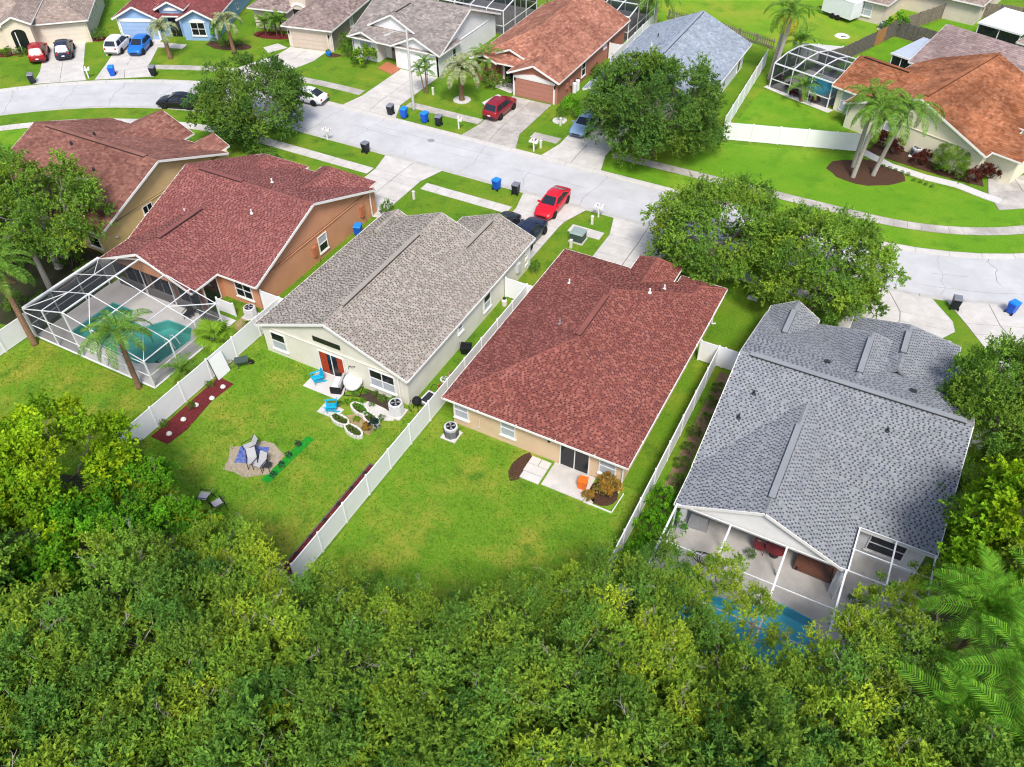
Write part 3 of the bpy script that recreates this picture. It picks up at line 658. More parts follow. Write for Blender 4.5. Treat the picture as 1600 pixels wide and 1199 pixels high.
# ------------------------------------------------------------------ house with the beige gable roof
h = thing('house', 'off-white house under a mottled beige gable roof, orange curtains in its patio door', 'house', (-30.8, 39, 0))
walls(h, -36.9, -24.65, 31.15, 45.3, 2.55, 'wall_bone'); walls(h, -30.6, -24.66, 45.3, 48.9, 2.5, 'wall_bone')
hip(h, 'beige', -37.15, -24.4, 30.85, 45.9, Z, .385, hips=(0, 0), axis='y')
gwall(h, 'y', 31.16, -30.775, 6.1, 2.5, 4.86, 'wall_bone', .2); gwall(h, 'y', 45.2, -30.775, 6.1, 2.5, 4.86, 'wall_bone', .2)
hip(h, 'beige', -31.0, -24.38, 40.5, 49.35, 2.62, .385, hips=(0, 0), axis='y', skip=('s',)); gwall(h, 'y', 48.8, -27.69, 3.1, 2.5, 3.8, 'wall_bone')
hip(h, 'beige', -37.1, -34.2, 43.4, 46.9, 2.63, .5, hips=(0, 0), axis='y', skip=('s',)); gwall(h, 'y', 46.3, -35.65, 1.35, 2.5, 3.3, 'wall_bone'); walls(h, -36.8, -34.5, 45.3, 46.5, 2.55, 'wall_bone')
ridge_vent(h, (-30.775, 33.0, 5.07), (-30.775, 42.5, 5.07), 'beige'); ridge_vent(h, (-27.69, 44.2, 3.9), (-27.69, 48.2, 3.9), 'beige')
c = onY(441, 552, 31.15); win(h, (c.x, 31.15, 1.35), '-y', 1.25, 1.5, 'h', 'pane', 'pane_blind')
c = onY(599, 603, 31.15); win(h, (c.x, 31.15, 1.40), '-y', 2.0, 1.5, 'x', 'pane', 'pane_blind')
c = onY(520, 571, 31.15); win(h, (c.x, 31.15, 1.05), '-y', 2.1, 2.05, 'v', 'pane', name='patio_door', sill=False)
for dx in (-.68, .78): _ob(Vector((c.x+dx, 31.15, 1.05)), Vector((1, 0, 0)), NRM['-y'], .62, 1.9, .024, .034, MB()).build('curtain', 'curtain', h)
c = onY(511, 542, 31.15); _ob(Vector((c.x, 31.15, 3.05)), Vector((1, 0, 0)), NRM['-y'], 2.3, .42, .0, .03, MB()).build('transom_window', 'pane', h)
MB().box(-36.9, -24.65, 31.08, 31.16, 2.40, 2.44).build('wall_band', 'wall_bone', h)
for px, py, w, hh in ((761, 478, 1.0, 1.3), (719, 513, .6, .6)):
    c = onX(px, py, -24.65); win(h, (-24.65, c.y, 1.4 if w > .8 else 1.7), '+x', w, hh, 'h', 'pane', 'pane_blind')
spout(h, (-25.3, 31.05), 2.5, (0, -1)); 
for x in (-24.64,):
    for i in range(8): MB().box(-24.66, -24.58, 48.5-(.36 if i % 2 else 0)-.02, 48.92, .1+i*.3, .36+i*.3).build('quoin', 'trim', h)
MB().box(-24.66, -24.45, 46.6, 47.1, .9, 1.7).build('meter_box', 'ac_pale', h)
p = thing('patio', 'small concrete patio crowded with seats behind the off-white house', 'patio', (-30.9, 30.3, 0)); MB().box(-32.3, -29.3, 29.3, 31.1, -.02, .05).build('slab', 'concrete_pale', p)

# ------------------------------------------------------------------ house with the grey shingle roof and rear porch
h = thing('house', 'long house under dark-flecked blue-grey shingles with a white porch gable over the pool deck', 'house', (1.0, 40, 0))
walls(h, -5.2, 7.6, 33.0, 48.3, 2.5, 'wall_ice'); walls(h, -5.2, -2.0, 48.3, 49.0, 2.5, 'wall_ice'); walls(h, .3, 6.5, 48.3, 50.2, 2.5, 'wall_ice')
hip(h, 'grey', -5.6, 8.0, 32.6, 48.7, Z, .335, hips=(0, 0), axis='x'); gwall(h, 'x', -5.2, 40.65, 7.6, 2.5, 5.0, 'wall_ice'); gwall(h, 'x', 7.4, 40.65, 7.6, 2.5, 5.0, 'wall_ice')
ZW = .44
hip(h, 'grey', -5.55, 3.95, 29.45, 38.5, Z+.02, ZW, hips=(0, 0), axis='y', skip=('n',))
gwall(h, 'y', 29.7, -.8, 4.45, 2.5, 4.5, 'white_paint', .12); MB().box(-5.4, 3.8, 29.7, 29.85, 2.3, 2.5).build('porch_beam', 'white_paint', h)
for x in (-5.2, 3.55): MB().box(x, x+.35, 29.66, 30.0, 0, 2.3).build('porch_post', 'wall_ice', h)
ridge_vent(h, (-.8, 30.6, 4.71), (-.8, 36.6, 4.71), 'grey'); ridge_vent(h, (-5.0, 40.65, 5.31), (7.6, 40.65, 5.31), 'grey')
hip(h, 'grey', -5.5, -2.1, 44.2, 49.5, 2.65, .62, hips=(0, 0), axis='y', skip=('s',)); gwall(h, 'y', 49.0, -3.8, 1.5, 2.5, 3.55, 'wall_ice'); ridge_vent(h, (-3.8, 45.6, 3.72), (-3.8, 48.3, 3.72), 'grey')
hip(h, 'grey', -2.2, 5.0, 41, 48.9, 2.66, .60, hips=(0, .55), axis='y', skip=('s',)); ridge_vent(h, (1.4, 42.6, 4.84), (1.4, 46.2, 4.84), 'grey')
hip(h, 'grey', .0, 7.0, 44.5, 51.0, 2.63, .50, hips=(0, .45), axis='y', skip=('s',)); ridge_vent(h, (3.5, 46.3, 4.40), (3.5, 48.6, 4.40), 'grey')
for x, y in ((-3.9, 38.2), (-4.2, 36.4), (3.8, 38.6)): vent_pipe(h, (x, y, 2.6+(y-32.6)*.335), 'dark_metal', .07, .25)
for x, y in ((-.6, 43.0), (4.6, 42.6)): MB().box(x-.2, x+.2, y-.15, y+.15, 2.6+(48.7-y)*.335-.1, 2.6+(48.7-y)*.335+.12).build('roof_vent', 'dark_metal', h)
win(h, (5.7, 33.0, 1.45), '-y', 1.9, 1.35, 'h', 'pane'); garage(h, (3.6, 50.2, 0), '+y', 4.9, 2.1, 'door_white')
for x, w in ((-3.6, 1.5), (-.6, 2.2), (2.2, 1.6)): win(h, (x, 33.0, 1.1), '-y', w, 1.9, 'v', 'pane', sill=False, name='patio_door')
MB().box(-5.25, -5.15, 33, 48, .6, .62).build('wall_band', 'wall_ice', h)

# ------------------------------------------------------------------ house with the wine roof and the pool cage
h = thing('house', 'salmon house under a wine-red shingle roof, a white screened pool cage at its back', 'house', (-46.5, 41, 0))
walls(h, -52.7, -40.35, 34.6, 49.0, 2.55, 'wall_salmon'); walls(h, -52.7, -44.0, 32.6, 34.6, 2.55, 'wall_salmon'); walls(h, -45.6, -40.36, 49, 50.0, 2.5, 'wall_salmon')
hip(h, 'wine', -53.1, -39.9, 34.1, 49.6, Z, .375, hips=(0, 0), axis='x'); gwall(h, 'x', -40.55, 41.85, 7.3, 2.5, 5.32, 'wall_salmon'); gwall(h, 'x', -52.7, 41.85, 7.3, 2.5, 5.32, 'wall_salmon')
MB().box(-40.37, -40.28, 34.7, 48.9, 2.42, 2.48).build('wall_band', 'wall_salmon', h)
hip(h, 'wine', -53.12, -43.6, 31.35, 39.8, Z+.02, .42, hips=(0, 0), axis='y', skip=('n',)); gwall(h, 'y', 31.75, -48.36, 4.5, 2.5, 4.42, 'wall_salmon', .15)
ridge_vent(h, (-48.36, 33.6, 4.64), (-48.36, 38.2, 4.64), 'wine'); ridge_vent(h, (-51.5, 41.85, 5.52), (-47.0, 41.85, 5.52), 'wine')
hip(h, 'wine', -46.3, -40.5, 43, 50.6, 2.63, .62, hips=(0, .75), axis='y', skip=('s',)); hip(h, 'wine', -52.6, -47.4, 43, 50.0, 2.63, .55, hips=(0, .75), axis='y', skip=('s',))
c = onX(506, 388, -40.35); win(h, (-40.35, c.y, 1.35), '+x', 1.05, 1.45, 'h', 'pane_blind', 'pane'); 
win(h, (-41.8, 34.6, 1.35), '-y', 1.6, 1.4, 'x', 'pane'); win(h, (-43.98, 33.4, 1.2), '+x', 1.4, 1.9, '', 'pane', sill=False, name='porch_opening')
for x in (-51.2, -48.4, -45.6): win(h, (x, 32.6, 1.1), '-y', 2.2, 2.0, 'v', 'pane', sill=False, name='patio_door')
for px, py, k in ((492, 403, .35), (566, 345, .5)):
    c = onX(px, py, -40.35); MB().box(-40.37, -40.15, c.y-.2, c.y+.2, .8, 1.3+k).tube([(-40.2, c.y+.35, .1), (-40.2, c.y+.35, 1.6+k)], .03).build('meter_box', 'terracotta', h)
spout(h, (-40.2, 49.1), 2.5, (.6, .6)); vent_pipe(h, (-45.6, 43.6, 4.9)); vent_pipe(h, (-44.3, 39.5, 4.66)); vent_pipe(h, (-50.1, 38.0, 3.88))

# ------------------------------------------------------------------ brown roofed house beyond it
h = thing('house', 'sand-yellow house under a faded brown shingle roof with dark algae streaks', 'house', (-63, 41, 0))
walls(h, -70.0, -56.2, 34.3, 48.1, 2.5, 'wall_sand')
hip(h, 'brown', -70.6, -55.6, 33.7, 48.7, Z, .39, hips=(0, 0), axis='x'); gwall(h, 'x', -56.4, 41.2, 7.0, 2.4, 5.25, 'wall_sand'); gwall(h, 'x', -70.0, 41.2, 7.0, 2.4, 5.25, 'wall_sand')
MB().box(-56.23, -56.13, 34.4, 48, 2.38, 2.44).build('wall_band', 'wall_sand', h)
ridge_vent(h, (-69.0, 41.2, 5.54), (-57.0, 41.2, 5.54), 'brown')
hip(h, 'brown', -67.9, -61.0, 42.6, 50.0, 2.62, .47, hips=(0, .0), axis='y', skip=('s',)); gwall(h, 'y', 49.4, -64.45, 3.1, 2.4, 4.0, 'wall_sand'); walls(h, -67.4, -61.5, 48.1, 49.5, 2.5, 'wall_sand')
hip(h, 'brown', -59.6, -56.35, 44.6, 49.7, 2.63, .55, hips=(0, .0), axis='y', skip=('s',)); gwall(h, 'y', 49.1, -57.98, 1.4, 2.4, 3.4, 'wall_sand'); walls(h, -58.8, -56.2, 48.1, 49.2, 2.5, 'wall_sand')
c = onX(233, 333, -56.2); win(h, (-56.2, c.y, 1.9), '+x', 1.0, .7, 'V', 'pane'); win(h, (-57.6, 34.3, 1.0), '-y', 1.3, 1.0, '', 'pane')
for x, y in ((-64.9, 40.2), (-60.7, 38.6), (-64.7, 42.5)): MB().lathe([(.12, 0), (.12, .1), (.08, .3)], 8, (x, y, 5.55-abs(y-41.2)*.39)).build('vent_pipe', 'dark_metal', h)
MB().lathe([(.14, 0), (.16, .05), (.02, .12)], 10, (-56.15, 35.4, 1.2)).build('meter', 'ac_grey', h)

# ------------------------------------------------------------------ houses across the street
h = thing('house', 'white stucco house with three front gables and a white garage door behind the street lamp', 'house', (-55.7, 82, 0))
walls(h, -61.6, -50.0, 79.2, 89.4, 2.5, 'wall_stucco_white'); walls(h, -55.7, -49.99, 76.2, 79.2, 2.5, 'wall_stucco_white'); walls(h, -61.61, -58.3, 76.4, 79.2, 2.5, 'wall_stucco_white')
hip(h, 'ash', -62.0, -49.5, 75.9, 89.9, Z, .40, hips=(0, 0), axis='x'); gwall(h, 'x', -50.2, 82.9, 6.8, 2.3, 5.25, 'wall_stucco_white'); gwall(h, 'x', -61.6, 82.9, 6.8, 2.3, 5.25, 'wall_stucco_white')
walls(h, -50.21, -49.98, 76.2, 89.4, 2.5, 'wall_stucco_white')
MB().box(-50.0, -49.93, 76.3, 89.3, 2.40, 2.46).build('wall_band', 'wall_stucco_white', h)
hip(h, 'ash', -56.05, -49.48, 75.75, 80.5, 2.63, .45, hips=(0, 0), axis='y', skip=('n',)); gwall(h, 'y', 76.15, -52.77, 3.0, 2.4, 3.9, 'wall_stucco_white')
hip(h, 'ash', -62.05, -57.9, 75.85, 79.4, 2.62, .40, hips=(0, 0), axis='y', skip=('n',)); gwall(h, 'y', 76.3, -59.97, 1.8, 2.4, 3.3, 'wall_stucco_white')
hip(h, 'ash', -60.3, -53.6, 77.7, 82.5, 3.55, .5, hips=(0, 0), axis='y', skip=('n',)); gwall(h, 'y', 78.0, -56.95, 3.1, 3.3, 5.1, 'wall_stucco_white'); walls(h, -58.3, -55.7, 78.05, 79.2, 3.4, 'wall_stucco_white')
ridge_vent(h, (-56.95, 78.6, 5.24), (-56.95, 81.6, 5.24), 'ash')
garage(h, (-52.75, 76.2, 0), '-y', 4.7, 2.1, 'door_white'); win(h, (-59.9, 76.4, 1.5), '-y', 1.6, 1.3, 'v', 'pane_blind'); win(h, (-49.98, 79.6, 1.3), '+x', .7, 1.4, 'h', 'pane')
_ob(Vector((-57.0, 78.05, 1.1)), Vector((1, 0, 0)), NRM['-y'], 1.0, 2.1, 0, .05, MB()).build('front_door', 'wall_taupe', h); lamp(h, (-55.9, 76.2, 2.1), '-y')
spout(h, (-61.7, 76.3), 2.5)

h = thing('house', 'brick-pink house under a streaked coral roof, its rear joined to a screened pool', 'house', (-40, 85, 0))
walls(h, -45.6, -35.2, 79.5, 94.5, 2.5, 'wall_brick'); walls(h, -40.4, -35.19, 76.0, 79.5, 2.5, 'wall_brick'); walls(h, -46.0, -43.4, 77.6, 79.5, 2.5, 'wall_brick')
hip(h, 'coral', -46.2, -34.8, 77.2, 95.0, Z, .47, hips=(.7, 0), axis='y'); gwall(h, 'y', 94.3, -40.5, 5.4, 2.4, 5.0, 'wall_brick')
hip(h, 'coral', -40.95, -34.78, 75.5, 83.5, 2.63, .42, hips=(0, 0), axis='y', skip=('n',)); gwall(h, 'y', 75.95, -37.86, 2.9, 2.4, 3.75, 'wall_brick')
hip(h, 'coral', -46.4, -43.0, 77.0, 81, 2.62, .4, hips=(0, 0), axis='y', skip=('n',)); gwall(h, 'y', 77.5, -44.7, 1.5, 2.4, 3.2, 'wall_brick')
walls(h, -43.3, -40.6, 78.4, 79.5, 3.3, 'wall_brick'); hip(h, 'coral', -43.7, -40.2, 78.0, 83, 3.3, .4, hips=(0, 0), axis='y', skip=('n',)); gwall(h, 'y', 78.35, -41.95, 1.5, 3.1, 3.85, 'wall_brick')
m_ = MB()
for i in range(9):
    a0, a1 = PI*i/9, PI*(i+1)/9
    m_.extr([(-41.95+.75*math.cos(a0), 78.25, 2.2+.6*math.sin(a0)), (-41.95+1.0*math.cos(a0), 78.25, 2.2+.85*math.sin(a0)), (-41.95+1.0*math.cos(a1), 78.25, 2.2+.85*math.sin(a1)), (-41.95+.75*math.cos(a1), 78.25, 2.2+.6*math.sin(a1))], (0, .1, 0))
for s in (-1, 1): m_.box(-41.95+s*.87-.12, -41.95+s*.87+.12, 78.25, 78.35, 0, 2.2)
m_.build('entry_arch', 'trim', h); _ob(Vector((-41.95, 78.4, 1.2)), Vector((1, 0, 0)), NRM['-y'], 1.45, 2.4, 0, .04, MB()).build('front_door', 'pane', h)
garage(h, (-37.95, 76.0, 0), '-y', 4.6, 2.05, 'door_brick'); MB().extr([(-40.2, 75.9, 2.15), (-35.7, 75.9, 2.15), (-35.7, 75.9, 2.35), (-37.95, 75.9, 2.75), (-40.2, 75.9, 2.35)], (0, .06, 0)).build('door_arch', 'trim', h)
for y, z, w, hh in ((82.6, 1.4, 1.0, 1.5), (88.4, 1.9, .7, .6)): win(h, (-35.19, y, z), '+x', w, hh, 'h', 'pane' if w > .8 else 'pane_blind')
lamp(h, (-40.2, 76.0, 1.9), '-y'); lamp(h, (-35.5, 76.0, 1.9), '-y')
MB().extr([(-39.7, 79.2, 3.42), (-38.3, 79.2, 4.0), (-38.3, 81.4, 4.0), (-39.7, 81.4, 3.42)], (0, 0, .08)).build('solar_panel', 'dark_metal', h)
for y in (78.2, 79.2): MB().box(-35.2, -34.98, y-.2, y+.2, .9, 1.5).build('meter_box', 'door_brick', h)

h = thing('house', 'white-walled house under a smooth blue-grey gable roof half hidden by a spreading oak', 'house', (-26, 86, 0))
walls(h, -31.6, -20.5, 78.0, 94.0, 2.5, 'wall_ice'); hip(h, 'steel', -32.1, -20.0, 77.3, 94.6, Z, .43, hips=(0, 0), axis='y'); ridge_vent(h, (-26.05, 79, 5.22), (-26.05, 94.2, 5.22), 'steel')
gwall(h, 'y', 93.8, -26.05, 5.6, 2.4, 5.0, 'wall_ice'); gwall(h, 'y', 78.0, -26.05, 5.6, 2.4, 5.0, 'wall_ice'); garage(h, (-28.8, 78.0, 0), '-y', 4.7, 2.1, 'door_white')
hip(h, 'steel', -32.15, -26.2, 75.6, 81, 2.62, .42, hips=(0, 0), axis='y', skip=('n',)); gwall(h, 'y', 76.2, -29.17, 2.6, 2.4, 3.6, 'wall_ice'); walls(h, -31.6, -26.7, 76.2, 78, 2.5, 'wall_ice')
win(h, (-20.5, 92.2, 1.2), '+x', 1.2, 1.9, '', 'pane', sill=False, name='side_door'); vent_pipe(h, (-29.0, 88.5, 3.95), 'dark_metal'); vent_pipe(h, (-28.6, 85.4, 4.1))

def rhouse(label, loc, ang): return thing('house', label, 'house', (*loc, 0), rad(ang), local=True)
# taupe house (local x along the front, y away from the street)
h = rhouse('taupe house under a brown-grey hip roof with an empty driveway and an arched entry', (-64.4, 76.1), 11)
walls(h, -6.1, -.45, .5, 12, 2.5, 'wall_taupe'); walls(h, -13.0, -8.3, 4.6, 14, 2.5, 'wall_buff'); walls(h, -8.3, -6.1, 5.6, 13, 3.6, 'wall_buff'); walls(h, -6.12, -.42, .42, .5, 2.5, 'wall_buff')
hip(h, 'taupe', -6.6, 0, 0, 13.5, Z, .5, hips=(1, 0), axis='y'); hip(h, 'taupe', -13.4, -7.9, 4.0, 13.5, Z, .45, hips=(1, 0), axis='y'); hip(h, 'taupe', -13, -1, 9.0, 17, 2.7, .5, axis='x')
garage(h, (-3.3, .42, 0), '-y', 4.6, 2.1, 'door_taupe', 'wall_buff'); lamp(h, (-5.9, .42, 1.8), '-y'); lamp(h, (-.7, .42, 1.8), '-y'); spout(h, (-.3, .4), 2.5)
win(h, (-10.0, 4.6, 1.3), '-y', 1.5, 1.4, 'v', 'pane'); win(h, (-.45, 6.0, 1.6), '+x', .8, 1.2, 'h', 'pane_blind'); _ob(Vector((-7.2, 5.6, 1.2)), Vector((1, 0, 0)), NRM['-y'], 1.5, 2.4, 0, .04, MB()).build('entry', 'pane', h)
m_ = MB()
for i in range(8):
    a0, a1 = PI*i/8, PI*(i+1)/8
    m_.extr([(-7.2+.8*math.cos(a0), 5.5, 2.4+.55*math.sin(a0)), (-7.2+1.05*math.cos(a0), 5.5, 2.4+.8*math.sin(a0)), (-7.2+1.05*math.cos(a1), 5.5, 2.4+.8*math.sin(a1)), (-7.2+.8*math.cos(a1), 5.5, 2.4+.55*math.sin(a1))], (0, .1, 0))
m_.build('entry_arch', 'trim', h)
# blue house
h = rhouse('blue house with white trim and a claret roof behind two feathery palms', (-90.4, 67.3), 24)
walls(h, .4, 12.1, 3.0, 15, 2.5, 'wall_sky'); walls(h, .41, 5.3, .5, 3.0, 2.5, 'wall_sky'); walls(h, 8.2, 12.09, .5, 3.0, 2.5, 'wall_sky'); walls(h, 5.3, 8.2, 1.6, 3.0, 3.4, 'wall_sky')
hip(h, 'claret', 0, 12.5, 1.2, 15.5, Z, .42, hips=(1, 1), axis='y')
for x0, x1, y0, ze in ((-.1, 5.7, 0, 2.62), (7.8, 12.6, 0, 2.63), (4.9, 8.6, 1.1, 3.4)):
    hip(h, 'claret', x0, x1, y0, 7.5, ze, .5, hips=(0, 0), axis='y', skip=('n',)); gwall(h, 'y', y0+.45, (x0+x1)/2, (x1-x0)/2-.3, ze-.2, ze+(x1-x0)*.23, 'wall_sky')
garage(h, (2.75, .5, 0), '-y', 4.4, 2.1, 'door_blue'); MB().box(.5, 5.0, .38, .5, 2.15, 2.5).build('door_arch', 'white_paint', h)
win(h, (10.1, .5, 1.4), '-y', 1.7, 1.5, 'x', 'pane')
for cx, z0, r in ((10.1, 2.15, 1.0), (6.75, 3.1, .9)):
    yy = .42 if cx > 9 else 1.5
    MB().extr([(cx+r*math.cos(PI*i/8), yy, z0+r*.42*math.sin(PI*i/8)) for i in range(9)], (0, .1, 0)).build('window_arch', 'white_paint', h)
_ob(Vector((6.75, 1.6, 1.3)), Vector((1, 0, 0)), NRM['-y'], 1.3, 2.6, 0, .04, MB()).build('front_door', 'pane', h)
spout(h, (.3, .4), 2.5, m='white_paint'); spout(h, (12.2, .4), 2.5, m='white_paint')
for y, z in ((6, 1.8), (9, 1.4)): win(h, (12.1, y, z), '+x', .5, 1.2, 'h', 'pane')
# cream house at the bend
h = rhouse('cream house at the bend with a tall arched entry tower and a tan roof', (-92.4, 65.4), 41)
walls(h, -6.3, -.4, .5, 13, 2.55, 'wall_cream'); walls(h, -9.3, -6.3, -.9, 8, 3.3, 'wall_cream'); walls(h, -16, -9.3, 1.0, 13, 2.5, 'wall_cream')
hip(h, 'tan', -6.8, 0, 0, 13.5, 2.75, .45, hips=(1, 0), axis='y'); hip(h, 'tan', -16.4, -5, .6, 14, 2.7, .45, axis='y'); hip(h, 'tan', -9.7, -5.9, -1.3, 8, 3.35, .5, hips=(0, 0), axis='y', skip=('n',))
gwall(h, 'y', -.88, -7.8, 1.5, 3.1, 4.15, 'wall_cream'); garage(h, (-3.1, .5, 0), '-y', 4.7, 2.15, 'door_cream', 'wall_cream')
m_ = MB(); m_.extr([(-8.6, -.93, 0), (-7.0, -.93, 0)]+[(-7.8+.8*math.cos(PI*i/8), -.93, 2.2+.5*math.sin(PI*i/8)) for i in range(9)], (0, .05, 0)); m_.build('entry', 'pane', h)
MB().bar((-8.1, -.96, .1), (-8.1, -.96, 2.4), .09).build('entry_frame', 'white_paint', h)
for y in (3, 5.5, 8): win(h, (-.4, y, 1.6), '+x', .4, 1.1, '', 'pane', sill=False)
# orange-roofed corner house
h = rhouse('pale yellow corner house under a rust-orange roof with black streaks', (-.7, 82.7), -20.5)
walls(h, -6.9, 6.9, -.3, 14, 2.5, 'wall_lemon'); walls(h, -9.7, -6.9, 2.2, 9.6, 2.45, 'wall_lemon'); walls(h, 6.9, 9.5, 1.0, 4.6, 2.5, 'wall_lemon')
hip(h, 'rust', -7.3, 7.3, -.8, 14.5, Z, .40, hips=(0, 0), axis='y'); gwall(h, 'y', -.32, 0, 6.8, 2.4, 5.3, 'wall_lemon')
MB().box(-6.9, 6.9, -.38, -.3, 2.38, 2.44).build('wall_band', 'wall_lemon', h)
hip(h, 'rust', -10.2, -1, 1.7, 10.1, 2.63, .46, hips=(0, 0), axis='x', skip=('e',)); gwall(h, 'x', -9.7, 5.9, 3.9, 2.4, 4.4, 'wall_lemon'); ridge_vent(h, (-9.6, 5.9, 4.58), (-4.6, 5.9, 4.58), 'rust'); ridge_vent(h, (0, 0, 5.54), (0, 13.8, 5.54), 'rust')
hip(h, 'rust', 2, 10.0, .3, 5.2, 2.65, .5, hips=(0, 0), axis='x', skip=('w',)); gwall(h, 'x', 9.45, 2.75, 2.2, 2.4, 3.7, 'wall_lemon'); hip(h, 'rust', 2, 8.9, 6.3, 11.2, 2.8, .5, hips=(0, 0), axis='x', skip=('w',)); gwall(h, 'x', 8.4, 8.75, 2.2, 2.5, 3.9, 'wall_lemon')
win(h, (-2.2, -.3, 1.3), '-y', 1.1, 1.5, 'h', 'pane_blind', 'pane'); win(h, (-8.6, 2.2, 1.3), '-y', 1.0, 2.0, 'h', 'pane_blind', sill=False, name='side_door')
# houses behind
h = rhouse('low house under a faded mauve roof behind the rust-roofed one', (-3.7, 97.5), -22)
walls(h, .5, 22, .5, 12, 2.5, 'wall_cream'); hip(h, 'mauve', 0, 23, 0, 12.6, Z, .38, hips=(0, 0), axis='x'); gwall(h, 'x', .5, 6.3, 5.9, 2.4, 4.8, 'wall_cream')
h = rhouse('cream cottage beside the white box trailer', (-8.9, 114.0), -12)
walls(h, -6, 0, 0, 14, 2.5, 'wall_buff'); hip(h, 'tan', -6.5, .5, -.5, 14.5, Z, .45, hips=(1, 0), axis='y'); win(h, (-2.4, 0, 1.4), '-y', 1.9, 1.4, 'x', 'pane_blind')
walls(h, .0, 9, 7, 19, 2.5, 'wall_buff'); hip(h, 'tan', -.5, 9.5, 6.5, 19.5, Z, .45, axis='y'); MB().box(8.98, 9.03, 9, 9.4, 1.2, 1.8).build('window', 'pane', h)
h = rhouse('beige bungalow with a white flat-roofed screen porch behind the mauve roof', (6.4, 108.8), -20)
walls(h, .2, 9, .3, 9, 2.4, 'wall_cream'); hip(h, 'tan', -.2, 9.5, -.2, 9.5, 2.5, .4, hips=(1, 0), axis='y')
def porch(label, loc, ang, w, d, z, m, post='white_paint'):
    t = thing('screen_porch', label, 'porch', (*loc, 0), rad(ang), local=True)
    MB().box(-.15, w+.15, -.15, d+.15, z, z+.12).build('roof_panel', m, t); MB().box(-.2, w+.2, -.22, -.14, z-.05, z+.14).build('gutter', 'white_paint', t)
    n = max(2, int(w/1.6))
    for i in range(n+1): MB().box(w*i/n-.05, w*i/n+.05, -.05, .05, 0, z).build('post', post, t)
    for i in range(n): MB().box(w*i/n+.05, w*(i+1)/n-.05, -.012, .012, .4, z-.05).build('screen', 'screen', t); MB().box(w*i/n+.05, w*(i+1)/n-.05, -.02, .02, 0, .4).build('kick_panel', 'white_paint', t)
    for y in (d/2, d): MB().box(-.05, .05, y-.05, y+.05, 0, z).build('post', post, t)
    MB().box(-.012, .012, .06, d-.06, .4, z-.05).build('screen', 'screen', t)
    return t
mk('porch_blue', (.44, .49, .58), .5, .08); mk('porch_white', (.78, .80, .84), .5, .04)
porch('blue-grey flat porch roof at the end of the mauve roofed house', (-5.5, 98.9), -22, 2.2, 6.2, 2.6, 'porch_blue')
porch('white flat porch roof over dark screens in the fenced lime-green yard', (1.9, 112.2), -20, 4.8, 6.4, 2.7, 'porch_white')
# ------------------------------------------------------------------ fences
def vinyl(label, a, b, hgt=1.8, pl=2.4, m='vinyl', name='fence', cat='fence', n=None, step=0.):
    a, b = Vector(a).to_3d(), Vector(b).to_3d(); d = b-a; L = d.length; d.normalize(); n = n or max(1, round(L/pl)); t = thing(name, label, cat, a)
    for i in range(n+1):
        p = a+d*(L*i/n); s = .055; MB().prism([(p.x-s, p.y-s), (p.x+s, p.y-s), (p.x+s, p.y+s), (p.x-s, p.y+s)], -.02, hgt+.06).build('post', m, t)
        MB().lathe([(.085, 0), (.085, .03), (.0, .09)], 4, (p.x, p.y, hgt+.06)).build('post_cap', m, t)
    for i in range(n):
        p, q = a+d*(L*i/n+.05), a+d*(L*(i+1)/n-.05); z0 = Vector((0, 0, .06+hgt/2))
        o = MB().bar(p+z0, q+z0, .045, hgt-.12).build('panel', m, t)
        for z in (hgt-.02, .1): MB().bar(p+Vector((0, 0, z)), q+Vector((0, 0, z)), .06, .09).build('rail', m, o)
    return t
vinyl('white vinyl privacy fence between the pool-cage yard and the patio-garden yard', (-38.4, 19.2), (-38.4, 34.7))
vinyl('white vinyl privacy fence between the patio-garden yard and the red-roofed house', (-22.68, 16.6), (-22.68, 44.6))
vinyl('white vinyl privacy fence between the red-roofed house and the grey-roofed house', (-7.5, 24.6), (-7.6, 44.5))
vinyl('white vinyl privacy fence along the far side of the pool cage under the queen palm', (-53.75, 15), (-53.75, 34))
vinyl('short white fence closing the gap beside the grey roof', (-8.9, 44.5), (-5.4, 44.5), n=2)
vinyl('short white fence and gate between the beige roof and the red roof', (-24.5, 44.6), (-22.0, 44.6), n=1)
vinyl('short white fence between the salmon wall and the off-white house', (-40.2, 34.7), (-37.1, 34.7), n=1)
vinyl('low white vinyl wall beside the air conditioner of the salmon house', (-43.2, 33.0), (-41.6, 33.0), 1.2, n=1)
vinyl('white vinyl fence in front of the triple palms across the lime-green lawn', (-17.2, 76.7), (-4.6, 80.4))
vinyl('white vinyl fence beside the blue-grey roofed house across the street', (-17.6, 78.0), (-18.3, 95.6))
vinyl('white vinyl fence between the coral roof and the blue-grey roof', (-33.4, 86.0), (-33.6, 101))
vinyl('white vinyl fence behind the far pool cage', (-16.2, 99.2), (-11.0, 100.4), n=2)
vinyl('white gate panel beside the coral-roofed house', (-35.0, 89.5), (-33.5, 89.5), n=1)
vinyl('white gate panel at the grey-roofed house under the oak', (7.7, 44.6), (10.2, 44.6), n=1)
